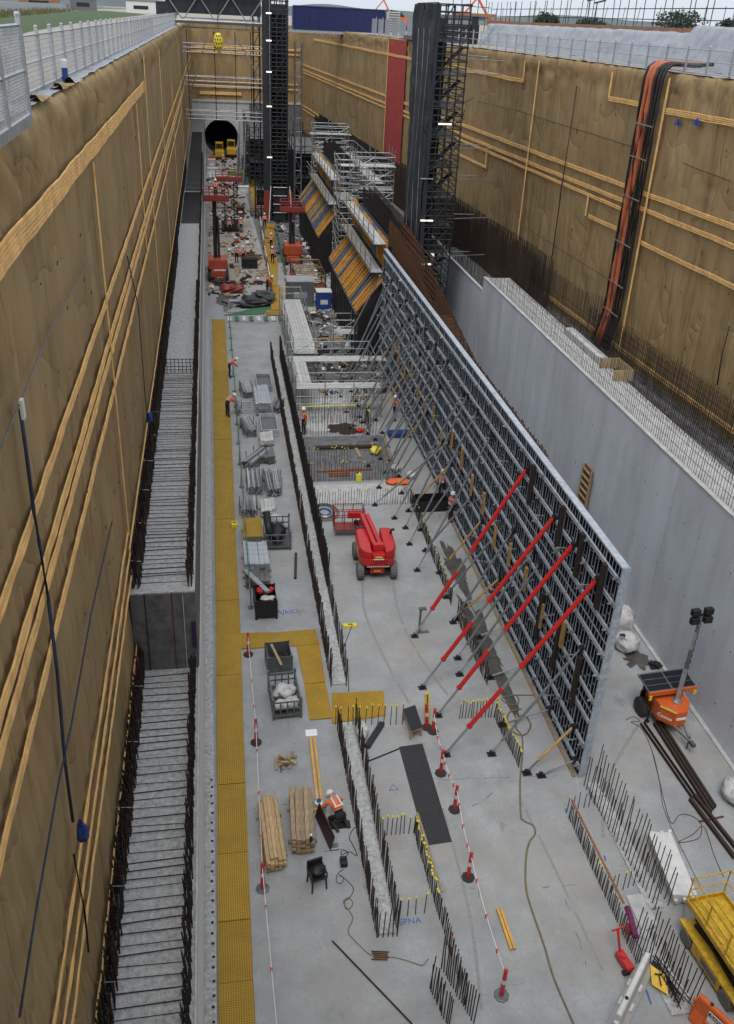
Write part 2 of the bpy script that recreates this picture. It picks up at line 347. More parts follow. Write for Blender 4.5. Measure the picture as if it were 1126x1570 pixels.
# cracks and joints in the slab
def crack(a, b, seed, w_=.012, gaps=.35):
    a, b = F(*a), F(*b); n = int((b-a).length/.06); m = MB(); px, py = -(b-a).normalized().y, (b-a).normalized().x
    for k in range(n):
        if nz(k*.11, seed, 1) > gaps-.3: continue
        q0, q1 = a.lerp(b, k/n), a.lerp(b, (k+1)/n); o0, o1 = .09*nz(k*.15, seed), .09*nz((k+1)*.15, seed); ww = w_*(.4+abs(nz(k*.3, seed, 5))*1.6)
        m.add([(q0.x+px*o0-px*ww, q0.y+py*o0-py*ww, .005), (q1.x+px*o1-px*ww, q1.y+py*o1-py*ww, .005), (q1.x+px*o1+px*ww, q1.y+py*o1+py*ww, .005), (q0.x+px*o0+px*ww, q0.y+py*o0+py*ww, .005)], [(0,1,2,3)])
    return struct(m.build('slab_crack', concdark))
for k, (a, b, w_, g_) in enumerate([((660,1196),(905,1188),.012,.4),((720,1364),(905,1357),.016,.2),((735,1362),(720,1500),.008,.1),((640,1560),(900,1475),.008,.15),((372,1236),(530,1228),.012,.35),((865,1368),(900,1480),.012,.15),((520,1062),(760,1045),.008,.1),((760,1180),(790,1240),.01,.2),((400,870),(500,862),.006,.2),((640,1290),(760,1215),.014,.0),((940,1330),(1120,1290),.008,.1),((345,560),(430,556),.012,.3),((345,650),(440,646),.012,.3),((505,905),(700,900),.008,.1)]): crack(a, b, k*1.7, w_, g_)
# ---- fabric covered retaining walls
def drape(name, label, xf, sgn, z0=.2, y0=7.0, y1=176.0, nu=430):
    """geotextile hanging over the pit edge; sgn = +1 wall on the left (facing +x)"""
    prof = [(-.42, GZ+.03), (-.25, GZ+.04), (-.1, GZ-.02), (-.03, GZ-.15), (0.0, GZ-.35)]
    zz = [GZ-.35-k*.16 for k in range(1, 10)]
    while zz[-1] > z0+.3: zz.append(zz[-1]-.2)
    for z in zz: prof.append((0.0, z))
    def fn(t, s):
        y = ygeo(t, y0, y1); i = int(round(s*(len(prof)-1))); dx, z = prof[i]
        top = max(0, min(1, (z-19.75)/.7)) if z < GZ-.2 else .5
        d = .06*nz(y*.8, z*.2, 1)+.05*nz(y*2.6, z*.3, 2)+.03*nz(y*6.0, z*.7, 4)
        d += top*(.20*nz(y*1.1, z*.3, 7)+.11*nz(y*3.0+z*.7, z*.35, 9)+.05*nz(y*6.5-z*.9, z*.5, 3)+.05-.10*max(0, 1-4*abs(nz(y*1.5+z*.8, z*.35, 21)))-.07*max(0, 1-4*abs(nz(y*2.6-z*.9, z*.4, 31))))
        d -= .035*max(0, 1-6*abs(nz(y*1.5, z*.16, 41)))+.025*max(0, 1-6*abs(nz(y*3.1+z*.2, z*.25, 51)))
        d += .05*max(0, nz(y*.55, z*.45, 12)-.25)*math.sin(z*7+3*nz(y*.7, z*.5, 5))
        z += (.07*nz(y*1.2, 3, 1) if i < 5 else 0)
        return (xf(y)+sgn*(dx+d), y, z)
    r = thing(name, label, 'wall', (xf(20), 20, 0))
    MB().grid(fn, nu, len(prof)-1).build('fabric_face', fabric, r, smooth=True)
    return r
lwall = drape('retaining_wall', 'tall brown fabric covered retaining wall on the left with long orange battens', lambda y: -3.0, 1)
rwall = drape('retaining_wall', 'tall brown fabric covered retaining wall on the right beside orange and black hoses', RW, -1, z0=5.0, y0=14.0)
def bands(root, xf, sgn, z, w, y0, y1, strands=3, seed=0, wob=.035, off=.07):
    """a batten made of several thin parallel strips running along the wall"""
    m = MB(); n = max(6, int(46*math.log(y1/y0)))
    for k in range(strands):
        zc = z+(k-(strands-1)/2)*w/strands
        hw = w/strands*.42
        pts = []
        for i in range(n+1):
            y = y0*(y1/y0)**(i/n); q = zc+wob*nz(y*.45, seed*3.1, z)+wob*.4*nz(y*1.7, seed+k, z)
            x = xf(y)+sgn*(off+.02*nz(y*1.3, seed+k*2, 1))
            pts.append((x, y, q))
        vs = []
        for (x, y, q) in pts: vs += [(x, y, q-hw), (x+sgn*.03, y, q-hw*.7), (x+sgn*.03, y, q+hw*.7), (x, y, q+hw)]
        m.add(vs, [(i*4+j, (i+1)*4+j, (i+1)*4+j+1, i*4+j+1) for i in range(n) for j in range(3)])
    return m.build('batten', batten, root)
def vband(root, xf, sgn, y, z0, z1, w=.12, strands=2, off=.10):
    m = MB(); n = 14
    for k in range(strands):
        yc = y+(k-(strands-1)/2)*w/strands; hw = w/strands*.42; vs = []
        for i in range(n+1):
            z = z0+(z1-z0)*i/n; yy = yc+.03*nz(z*.6, y, k)
            vs += [(xf(yy)+sgn*off, yy-hw, z), (xf(yy)+sgn*(off+.03), yy, z), (xf(yy)+sgn*off, yy+hw, z)]
        m.add(vs, [(i*3+j, (i+1)*3+j, (i+1)*3+j+1, i*3+j+1) for i in range(n) for j in range(2)])
    return m.build('batten', batten, root)
LX = lambda y: -3.0
bands(lwall, LX, 1, 19.88, .42, 5, 46, 6, 1, .05, .10)
bands(lwall, LX, 1, 16.04, .22, 5, 174, 3, 2); bands(lwall, LX, 1, 14.97, .24, 5, 174, 3, 3); bands(lwall, LX, 1, 14.60, .22, 5, 120, 3, 4)
bands(lwall, LX, 1, 13.58, .20, 5, 105, 3, 5); bands(lwall, LX, 1, 8.95, .13, 6, 24.5, 2, 6); bands(lwall, LX, 1, 8.2, .13, 6, 24.6, 2, 7)
bands(lwall, LX, 1, 7.5, .13, 6, 24.6, 2, 8); bands(lwall, LX, 1, 8.35, .14, 24.4, 150, 2, 9); bands(lwall, LX, 1, 5.05, .10, 6, 24, 1, 10)
for (y, a, b) in [(24.45, 8.9, 19.6), (40.5, 13.6, 19.6), (47, 9, 21), (62, 8.5, 20.8), (80, 8.5, 18), (105, 8.5, 20)]: vband(lwall, LX, 1, y, a, b)
bands(rwall, RW, -1, 15.55, .26, 26, 175, 3, 21); bands(rwall, RW, -1, 14.78, .24, 26, 175, 3, 22); bands(rwall, RW, -1, 14.35, .2, 47.8, 175, 2, 27)
bands(rwall, RW, -1, 13.15, .24, 26, 46.4, 3, 23); bands(rwall, RW, -1, 13.25, .24, 48.8, 53, 3, 24); bands(rwall, RW, -1, 13.2, .22, 72, 84, 2, 28)
bands(rwall, RW, -1, 19.63, .30, 30, 46.0, 4, 25, .05, .14); bands(rwall, RW, -1, 19.68, .26, 48.6, 52.6, 3, 26, .05, .14); bands(rwall, RW, -1, 19.7, .26, 66, 160, 3, 29, .05, .14)
bands(rwall, RW, -1, 7.2, .26, 26, 72, 3, 30); bands(rwall, RW, -1, 9.2, .2, 96, 175, 2, 31); bands(rwall, RW, -1, 8.6, .2, 105, 175, 2, 32)
for (y, a, b) in [(52.6, 19.7, 21.0), (63.6, 7.9, 21.1), (46.2, 7.2, 21.1), (53.2, 13.2, 14.4), (66.2, 19.7, 21), (72.2, 13.2, 14.4), (84, 13.2, 14.4), (107.6, 8.5, 21)]: vband(rwall, RW, -1, y, a, b, .2, 2, .16)
rc = MB()
rc.grid(lambda t, s: (RW(99.6+8*t)-.13-.03*nz(t*6, s*8), 99.6+8*t, 9.2+12.0*s), 8, 24)
rc.build('red_cloth_strip', redcloth, rwall, smooth=True)['label'] = 'dark red cloth strip hanging from the wall edge'
# nail plates and slits in the fabric
m = MB()
for k in range(110):
    y = ygeo(rnd(.35, .95)); z = rnd(9, 19.3); m.bar((-2.93, y, z), (-2.92, y+rnd(-.08,.08), z+rnd(.03,.10)), .010, .02)
stuff(m.build('fixing_clip', mat('clip_dark', (.03,.025,.02), .8), lwall))
m = MB()
for k in range(130):
    y = ygeo(rnd(.5, .97)); z = rnd(9, 19.3); m.bar((RW(y)-.08, y, z), (RW(y)-.08, y+rnd(-.1,.1), z+rnd(.05,.2)), .02, .04)
stuff(m.build('fixing_clip', MATS['clip_dark'], rwall))
# far headwall: fabric above, concrete portal below with the tunnel bore
hw_ = thing('head_wall', 'far end wall of brown fabric above a round tunnel mouth', 'wall', (6, 175, 0))
HY = 175.0
MB().grid(lambda t, s: (-3.2+21*t, HY-.25+.12*nz(t*30, s*3, 4)+.06*nz(t*80, s*5), 9+12.35*s), 90, 40).build('fabric_face', fabric, hw_, smooth=True)
for z, wd, a, b in [(17.6,.3,-2.8,15.8),(16.9,.25,-2.8,15.8),(12.2,.2,-2.8,15.5),(11.4,.2,-2.8,15.5),(10.4,.5,-1.6,5.6)]:
    MB().box((a, HY-.5, z-wd/2), (b, HY-.42, z+wd/2)).build('batten', batten, hw_)
TC, TR = (1.9, 3.25), 3.0
m = MB(); n = 40; vs = []
for k in range(n):
    t = 2*math.pi*k/n; c, s_ = math.cos(t), math.sin(t); q = max(abs(c), abs(s_))
    ox = TC[0]+c/q*5.0; oz = TC[1]+s_/q*5.8
    ox = max(-3.1, min(6.9, ox)); oz = max(-.2, oz)
    vs += [(TC[0]+TR*c, HY-.6, TC[1]+TR*s_), (ox, HY-.6, oz)]
m.add(vs, [(2*k, 2*k+1, (2*k+3) % (2*n), (2*k+2) % (2*n)) for k in range(n)])
m.build('portal_face', concpale, hw_)
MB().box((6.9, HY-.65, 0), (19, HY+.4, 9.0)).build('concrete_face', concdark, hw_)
MB().box((-3.1, HY-.75, 9.0), (19, HY-.35, 9.35)).build('capping_beam', concpale, hw_)
m = MB(); vs = []
for (yy, rr) in ((HY-.6, TR), (HY+28, TR*.98)):
    for k in range(n): t = 2*math.pi*k/n; vs.append((TC[0]+rr*math.cos(t), yy, TC[1]+rr*math.sin(t)))
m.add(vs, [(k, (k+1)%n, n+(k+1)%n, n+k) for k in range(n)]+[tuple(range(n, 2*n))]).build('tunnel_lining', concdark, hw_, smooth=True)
m = MB(); vs = []
for (yy, rr) in ((HY-.7, TR), (HY-.7, TR+.32), (HY-.6, TR+.32)):
    for k in range(n): t = 2*math.pi*k/n; vs.append((TC[0]+rr*math.cos(t), yy, TC[1]+rr*math.sin(t)))
m.add(vs, [(j*n+k, j*n+(k+1)%n, (j+1)*n+(k+1)%n, (j+1)*n+k) for j in range(2) for k in range(n)]).build('tunnel_ring', concpale, hw_)
# near head wall under the viewpoint
nw = MB().box((-3.4, .0, 0), (25.4, .3, GZ-.02)).build('retaining_wall', fabric); tag(nw, 'near end retaining wall below the viewpoint', 'wall')

# ---- left lining wall, its two heights and the starter bars along both faces
lw = thing('lining_wall', 'stepped grey concrete lining wall with dark starter bars along the left fabric', 'wall', (-2, 24, 0))
MB().box((-3.0, 1.0, 0), (-1.02, 24.0, 4.0)).build('wall_section', concrough, lw)
MB().box((-3.0, 24.0, 0), (-1.0, 44.6, 6.95)).build('wall_section', concdark, lw); MB().box((-3.0, 24.03, 6.955), (-1.0, 44.6, 7.0)).build('wall_top', concrough, lw)
MB().box((-3.0, 44.6, 0), (-1.0, 96, 7.02)).build('wall_section', concrough, lw)
MB().box((-3.0, 96, 0), (-1.0, 174.2, 6.6)).build('wall_section', concdark, lw)
for (yy, zz) in ((23.985, 4.0),):
    MB().cbox((-1.72, yy, 5.5), (.025, .02, 3.0)).build('red_line', mat('rust_line', (.16,.03,.03), .8), lw)
    MB().cbox((-1.38, yy, 5.45), (.012, .02, 2.9)).build('chalk_line', paper, lw)
    MB().cbox((-2.55, yy, 5.5), (.03, .02, 3.0)).build('joint_line', rebardark, lw)
MB().box((-1.16, 23.9, 4.9), (-1.03, 23.97, 5.9)).build('purple_strip', mat('purple_strip', (.035,.02,.06), .7), lw)
MB().box((-1.02, 1.0, 3.75), (-.97, 24.0, 4.06)).build('wall_edge', concpale, lw)
MB().box((-1.0, 1.0, 0), (-.985, 174, 3.74)).build('wall_face', mat('brightened_concrete', (.78,.79,.80), .8, var=.12, scale=2, world=True), lw)  # concrete colour raised to make up for low light on this face
# rendered top skins: rough concrete between bars
def combs(x, y0, y1, z0, h, step, r, name, m_, jit=.05, root=lw):
    m = MB(); y = y0
    while y < y1:
        q = h*rnd(.85, 1.08); m.tube((x+rnd(-jit, jit), y, z0-.05), (x+rnd(-jit, jit)*1.4, y+rnd(-jit, jit), z0+q), r, 4); y += step*rnd(.9, 1.1)
    return stuff(m.build(name, m_, root))
combs(-2.86, 6, 23.9, 4.0, 1.25, .075, .02, 'starter_bar_row', rebardark); combs(-2.74, 6, 23.9, 4.0, 1.1, .09, .02, 'starter_bar_row', rebar)
combs(-1.14, 6, 23.9, 4.0, .75, .085, .02, 'starter_bar_row', rebardark); combs(-1.24, 6, 23.9, 4.0, .65, .1, .02, 'starter_bar_row', rebar)
combs(-2.86, 24.3, 110, 7.0, 1.15, .09, .022, 'starter_bar_row', rebardark); combs(-2.72, 24.3, 70, 7.0, 1.1, .1, .022, 'starter_bar_row', rebar)
combs(-1.10, 24.3, 120, 7.0, .7, .1, .022, 'starter_bar_row', rebardark); combs(-1.2, 24.3, 60, 7.0, .6, .12, .022, 'starter_bar_row', rebar)
tie = MB().tube((-.83, 0, 0), (.83, 0, 0), .010, 5).mesh('tie_bar', rebardark)
tie2 = MB().tube((-.8, 0, 0), (.8, .03, 0), .015, 5).mesh('tie_bar', rebardark)
y = 7.0
while y < 23.8:
    inst('tie_bar', random.choice((tie, tie2)), lw, (-1.98, y, 4.03+rnd(-.02, .03)), (0, rnd(-.02, .02), rnd(-.03, .03))); y += rnd(.22, .36)
y = 24.6
while y < 43.6:
    inst('tie_bar', random.choice((tie, tie2)), lw, (-1.98, y, 7.03+rnd(-.02, .03)), (0, rnd(-.02, .02), rnd(-.03, .03))); y += rnd(.17, .34)
m = MB()
for k in range(9): m.tube((-2.75+k*.19, 43.8, 7.0), (-2.75+k*.19, 43.8, 7.75), .016, 4)
for k in range(4): m.tube((-2.75, 43.8, 7.15+k*.18), (-1.2, 43.8, 7.15+k*.18), .016, 4)
m.build('bar_mat', rebar, lw)
m = MB(); y = 80
while y < 95: m.tube((-2.75, y, 7.1), (-1.2, y, 7.12), .025, 4); y += .3
y = 96.5
while y < 150: m.tube((-2.75, y, 6.7), (-1.2, y, 6.75), .04, 4); y += .8
stuff(m.build('tie_bar_set', rebardark, lw))
m = MB()
for k in range(8): m.tube((-2.93, 22.6+k*.16, 4.35), (-2.93, 22.6+k*.16, 4.85), .075, 6)
m.build('pink_bar_cap', pinkcap, lw)
# slender white guard tubes leaning between fabric and bars
m = MB()
for k in range(12): y = 10+k*2.4; m.tube((-3.02, y, 5.05 if y < 24 else 8.0), (-2.6, y, 5.0 if y < 24 else 7.95), .012, 4)
m.build('spacer_rod', silver, lw)
# ---- kerb strip with cast holes at the foot of that wall
kb = thing('kerb_strip', 'narrow pale concrete kerb strip with round cast holes beside the yellow walkway', 'kerb', (-.8, 14, 0))
MB().box((-.98, 6, 0), (-.66, 76, .12)).build('kerb', concrough, kb)
hole = MB().lathe((0,0,0), [(.045, 0), (.045, .012), (.03, .014)], 10).mesh('hole', black)
y = 11.0
while y < 23: inst('hole', hole, kb, (-.74+rnd(-.02,.02), y, .118)); y += rnd(.3,.42)
# ---- right concrete lining wall in cast panels
cw = thing('concrete_wall', 'smooth blue grey concrete wall in tall panels behind the steel formwork', 'wall', (18.5, 40, 0))
MB().box((17.86, 1, 0), (19.6, 58.6, 8.0)).build('core', concdark, cw)
MB().box((17.86, 58.6, 0), (19.6, 72, 7.1)).build('core', concdark, cw)
y = 10.2; k = 0
while y < 58.5:
    e = min(y+2.42, 58.6); MB().box((17.8+.006*(k % 3), y+.012, 0), (17.87, e-.012, 8.06)).build('panel', concwall, cw); y += 2.42; k += 1
while y < 71.5: MB().box((17.8+.006*(k % 2), y+.012, 0), (17.87, y+2.408, 7.16)).build('panel', concwall, cw); y += 2.42; k += 1
MB().box((17.78, 10, 8.06), (17.98, 58.62, 8.13)).build('wall_edge', concpale, cw)
MB().box((17.78, 58.63, 7.16), (17.98, 71.6, 7.23)).build('wall_edge', concpale, cw)
MB().box((17.99, 10, 8.0), (19.6, 58.58, 8.06)).build('ledge', concpale, cw)
MB().box((17.62, 10, 0), (17.795, 70, .06)).build('kicker', concpale, cw)
m = MB(); y = 11.4
while y < 58:
    for z in (1.2, 3.6, 6.2): m.tube((17.795, y, z), (17.82, y, z), .03, 6)
    y += 1.21
stuff(m.build('tie_hole', concdark, cw))
combs(18.05, 14, 58, 8.05, 1.25, .19, .011, 'starter_bar_row', rebar, .02, cw)
combs(19.4, 14, 58, 8.05, 1.0, .19, .011, 'starter_bar_row', rebar, .02, cw)
combs(18.1, 58.8, 71, 7.1, 1.5, .16, .014, 'starter_bar_row', rebardark, .03, cw)
m = MB()
for z in (8.5, 8.9): m.tube((18.05, 14, z), (18.05, 58, z), .012, 4)
m.build('distribution_bar', rebar, cw)
# backfill shelf behind that wall and the tall dark bar mats against the fabric
sh = MB().add([(19.6, 5, 6.6), (RW(5), 5, 6.6), (RW(120), 120, 6.6), (17.0, 120, 6.6), (17.0, 72, 6.6), (19.6, 72, 6.6)], [(0,1,2,3,4,5)]).build('shelf_slab', concdark); struct(sh)
bm_ = thing('bar_mat', 'tall dark mat of reinforcing bars standing before the right fabric wall', 'reinforcement', (21, 40, 6.6))
for (dx, hh, st, y0, y1) in ((-1.5, 2.6, .15, 24, 64), (-.55, 2.3, .17, 24, 50)):
    m = MB(); y = y0
    while y < y1:
        q = hh*rnd(.95, 1.05)+(.6 if y > 48 else 0); m.tube((RW(y)+dx, y, 6.6), (RW(y)+dx+rnd(-.03, .03), y, 6.6+q), .014, 4); y += st
    for z in [6.9+.3*i for i in range(7)]: m.tube((RW(y0)+dx, y0, z), (RW(y1)+dx, y1, z), .012, 4)
    stuff(m.build('bar_row', rebar if dx > -1 else rebardark, bm_))
m = MB(); y = 56
while y < 98:
    for dx in (-.5, -1.2, -2.0):
        m.tube((RW(y)+dx, y, 6.6), (RW(y)+dx+rnd(-.05, .05), y, 6.6+3.4+.3*nz(y*.1,3)+rnd(-.04,.05)), .022, 4)
    y += .13
stuff(m.build('bar_row', rebar, bm_))
m = MB(); y = 96
while y < 150:
    m.tube((RW(y)-.7, y, 6.6), (RW(y)-.7, y, 6.6+rnd(3.2, 3.3)), .05, 4); m.tube((RW(y)-1.4, y, 6.6), (RW(y)-1.4, y, 6.6+rnd(2.9, 3.0)), .05, 4); y += .3
stuff(m.build('bar_row', rebardark, bm_))
blk = MB().box((19.1, 41.5, 8.062), (19.6, 46.5, 8.4)).build('concrete_block', concpale); tag(blk, 'pale concrete block on the ledge below the hoses', 'block')
bo = thing('timber_box', 'small plywood trough on the ledge at the foot of the hoses', 'formwork', (19.6, 38.5, 8.06))
for a, b in (((18.9,39.0,8.062),(19.9,39.05,8.6)), ((18.9,40.8,8.062),(19.9,40.85,8.6)), ((19.86,39.06,8.062),(19.9,40.79,8.6))): MB().box(a, b).build('board', timberw, bo)

# ================================================================== EDGE OF THE PIT, GROUND LEVEL
postm = MB().box((-.04,-.04,0),(.04,.04,1.22)).lathe((0,0,1.22), [(.04,0),(.045,.02),(.03,.05)], 8).mesh('post', galv)
def edge_fence(label, xf, ys, z, mesh_to=60, root_y=30):
    r = thing('edge_fence', label, 'fence', (xf(root_y), root_y, z))
    for i, y in enumerate(ys):
        inst('post', postm, r, (xf(y), y, z), (0, rnd(-.02,.02), 0))
        if i:
            a = ys[i-1]
            for h in (.12, .62, 1.1):
                MB().tube((xf(a), a, z+h), (xf(y), y, z+h), .022, 6).build('rail', galv, r)
            MB().box((xf(a)-.01, a+.04, z+.01), (xf(a)+.012, y-.04, z+.1)).build('toe_board', galv, r) if a < 40 else None
    m = MB(); y = ys[0]
    while y < min(mesh_to, ys[-1]): m.bar((xf(y), y, z+.1), (xf(y), y, z+1.1), .006); y += .09 if y < 36 else .16
    for k in range(1, 12): m.bar((xf(ys[0]), ys[0], z+.09*k), (xf(min(mesh_to, ys[-1])), min(mesh_to, ys[-1]), z+.09*k), .006)
    stuff(m.build('wire_mesh', galv, r)); return r
edge_fence('low galvanised mesh fence along the left edge of the pit', lambda y: -3.52, [18.3+1.93*k for k in range(56)], GZ, 70)
edge_fence('low galvanised mesh fence along the right edge before the white sheeting', lambda y: RW(y)+.42, [28+2.0*k for k in range(38)], GZ, 70, 40)
gt = thing('fence_panel', 'taller galvanised mesh panel at the near left corner of the edge', 'fence', (-3.2, 15, GZ))
p0, p1 = F(15,215,GZ-.02), F(47,191,GZ-.02); pm = p0+(p0-p1)
for a, b in ((p0, p1), (pm, p0)):
    for q in ((a, b) if a is p0 else (a,)):
        MB().box((q.x-.035, q.y-.035, q.z), (q.x+.035, q.y+.035, q.z+1.52)).lathe((q.x, q.y, q.z+1.52), [(.05,0),(.05,.03),(.03,.06)], 8).build('post', galv, gt)
    for h in (.16, .78, 1.4): MB().tube(a+V(0,0,h), b+V(0,0,h), .024, 6).build('rail', galv, gt)
    MB().bar(a+V(.02,0,.08), b+V(.02,0,.08), .02, .15).build('toe_board', galv, gt)
    m = MB(); n = 34
    for k in range(1, n): q = a.lerp(b, k/n); m.bar(q+V(0,0,.16), q+V(0,0,1.4), .006)
    for k in range(1, 30): m.bar(a+V(0,0,.16+k*.042), b+V(0,0,.16+k*.042), .006)
    stuff(m.build('wire_mesh', galv, gt))
def liner(name, label, x0, x1, y0, y1, xf=None, seed=0):
    m = MB(); m.grid(lambda t, s: ((xf(ygeo(t,y0,y1)) if xf else 0)+x0+(x1-x0)*s+.06*nz(ygeo(t,y0,y1)*1.2, seed), ygeo(t,y0,y1), GZ+.05+.05*abs(nz(ygeo(t,y0,y1)*1.6, s*3, seed))), 120, 5)
    return tag(m.build(name, sheetm, None, smooth=True), label, 'liner')
liner('plastic_liner', 'strip of white plastic liner at the foot of the left fence', -3.62, -3.16, 14, 110)
liner('plastic_liner', 'strip of white plastic liner along the right edge under the fence', .12, .42, 40, 120, RW, 3)
for k, (y, s) in enumerate([(22.0, .9), (24.0, .7), (19.0, .6)]):
    m = MB(); m.grid(lambda t, q: (-3.36+.3*t+.06*nz(t*3, q*3, k), y+s*2*q+.1*nz(t*4, q*2, k), GZ+.07+.13*math.sin(math.pi*t)*(1-q)+.03*nz(t*5,q*5,k)), 12, 12)
    tag(m.build('fabric_flap', fabric if k != 1 else sheetm, None, smooth=True), ['curled brown fabric flap beside the white cylinder', 'crumpled white liner fold on the left edge', 'loose fabric fold near the taller mesh panel'][k], 'fabric')
bt = thing('marker_post', 'short white capped blue post at the left edge of the pit', 'post', (-3.45, 25.2, GZ))
MB().tube((-3.45,25.2,GZ), (-3.45,25.2,GZ+.32), .07, 12).build('body', bluep, bt); MB().lathe((-3.45,25.2,GZ+.32), [(.09,0),(.09,.16),(.05,.2)], 12).build('cap', white, bt)
# left field
def bank(name, m_, pts, label, cat, h, seed, n=80, k2=8, st=True):
    m = MB()
    def fn(t, s):
        i = min(len(pts)-2, int(t*(len(pts)-1))); q = t*(len(pts)-1)-i
        a = Vector(pts[i][0]).lerp(Vector(pts[i+1][0]), q); b = Vector(pts[i][1]).lerp(Vector(pts[i+1][1]), q); p = a.lerp(b, s)
        return (p.x, p.y, GZ+.004+h*math.sin(math.pi*min(1, s*1.02))**.7*(1+.3*nz(p.x*.3, p.y*.12, seed)))
    m.grid(fn, n, k2); o = m.build(name, m_, None, smooth=True); tag(o, label, cat); 
    if st: o['kind'] = 'stuff'
    return o
bank('grass_bank', grassm, [((-8.5,40,0),(-13,40,0)), ((-11,66,0),(-17.5,66,0)), ((-12.6,105,0),(-21,105,0)), ((-15,268,0),(-34,268,0))], 'low green grassy bank beyond the left fence', 'grass', .35, 1)
m = MB()
for k in range(4200):
    t = random.random()**1.5; y = 48+200*t; x0 = -13.2-(y-48)*.085; x = x0-rnd(0, 9+y*.06); h = rnd(.35, .95)*(1+.3*nz(x*.2, y*.05)); a = rnd(-.25,.25)
    m.add([(x-.12, y, GZ), (x+.12, y, GZ), (x+a, y+rnd(-.2,.2), GZ+h)], [(0,1,2)])
stuff(tag(m.build('tall_grass', drygrass), 'tall dry grass growing behind the green bank', 'grass'))
pf = MB().grid(lambda t, s: (-46-400*s, 40+900*t, GZ+.01), 4, 4).build('far_field', mat('bare_field', (.17,.145,.115), .95, var=.3, scale=.1, world=True)); struct(pf)
ff = thing('site_hoarding', 'long pale site fence far off across the left field', 'fence', (-40, 200, GZ))
for k in range(60): MB().box((-24-k*.62, 90+k*9, GZ), (-24-k*.62+.1, 90+k*9+8.6, GZ+1.5)).build('panel', galv, ff)
for k, (x, y, wx, h, m_) in enumerate([(-20, 330, 9, 3.2, white), (-34, 300, 7, 3.0, greym), (-52, 340, 12, 3.6, brownbeam), (-11, 300, 6, 3.2, darkscaf)]):
    b = thing('site_cabin', ['white site cabin far beyond the left field', 'grey site cabin left of the white cabin', 'low brown site shed at the far left of the field', 'dark plant shed near the far corner of the pit'][k], 'cabin', (x, y, GZ))
    MB().box((x-wx/2, y-1.5, GZ), (x+wx/2, y+1.5, GZ+h)).build('wall', m_, b); MB().box((x-wx/2-.2, y-1.7, GZ+h), (x+wx/2+.2, y+1.7, GZ+h+.15)).build('roof', greym, b)
    MB().box((x-wx/4, y-1.56, GZ+1), (x+wx/4, y-1.51, GZ+2)).build('window', black, b)
# right bank under white sheeting, capping beam, bars and handrail above it
sb = thing('sheeted_bank', 'earth bank wrapped in creased white sheeting above the right edge', 'bank', (26.5, 60, GZ))
def bankf(t, s):
    y = 30+66*t; top = 23.1 if y > 54 else 23.45
    ss = max(0, min(1, s))
    return (26.0+1.1*ss+.10*nz(y*.6, s*3, 2)+.06*nz(y*1.9+s*2, s*4, 5)+max(0, s-.85)*3, y+.1*nz(y, s*4), GZ+(top-GZ)*min(1, ss*1.12)+.07*nz(y*.8, s*2, 8))
MB().grid(bankf, 150, 18).build('sheeting', sheetm, sb, smooth=True)
MB().box((27.2, 30, GZ), (29.5, 96, 23.0)).build('earth', dirt, sb)
cb = thing('capping_beam', 'brown capping beam on the sheeted bank with a row of dark starter bars', 'beam', (28, 75, 23.0))
MB().box((27.3, 55, 23.0), (28.5, 98, 23.32)).build('beam', brownbeam, cb)
dark_post = MB().tube((0,0,0),(0,0,1.75),.028,5).mesh('bar', darkscaf); sh_post = MB().tube((0,0,0),(.12,.05,1.25),.02,5).mesh('bar', darkscaf)
for k in range(60):
    y = 44+k*.95
    inst('bar', dark_post if k % 3 else sh_post, cb, (28+rnd(-.3,.3), y, 23.2), (rnd(-.06,.06), rnd(-.05,.05), 0))
for z in (23.75, 24.35): MB().tube((28.2, 40, z), (28.2, 100, z), .03, 6).build('handrail', darkscaf, cb)
fb_ = thing('scaffold_handrail', 'dark scaffold frames standing over the far end of the bank', 'scaffold', (27, 100, 23))
for k in range(5):
    x, y = 25.2+k*1.3, 104+k*1.5
    MB().tube((x,y,GZ),(x,y,26.2-.1*k),.04,5).build('standard', darkscaf, fb_)
for z in (23.6, 24.6, 25.5): MB().tube((25.0,103.8,z),(31,110.4,z),.035,5).build('ledger', darkscaf, fb_)
dk = thing('loading_deck', 'dark steel loading deck projecting over the right edge behind the net tower', 'platform', (22, 100, 21))
MB().box((19.6, 93, 21.35), (25.2, 101, 21.7)).build('deck', greym, dk); MB().box((19.6, 92.9, 21.7), (25.2, 93.0, 22.9)).build('screen', netm, dk)
MB().box((24.4,92.6,20.9),(25.0,93.0,23.6)).build('post', black, dk); MB().box((19.5,92.7,23.3),(25.6,92.95,23.6)).build('beam', greym, dk)
MB().box((22.6,92.5,23.62),(26.6,93.2,23.85)).build('board', brownbeam, dk)
for k in range(2):
    y0 = (62, 68)[k]; x0 = 31.5
    lp = thing('street_light', ['street light on the bank left of the trees', 'street light on the bank above the dark bars'][k], 'street light', (x0+3*k, y0+20, GZ))
    px, py = x0+3*k, y0+20
    MB().tube((px,py,GZ),(px,py,25.1),.05,6).build('pole', darkscaf, lp); MB().bar((px-.2,py,25.1),(px+.75,py,25.35),.3,.12).build('head', darkscaf, lp)
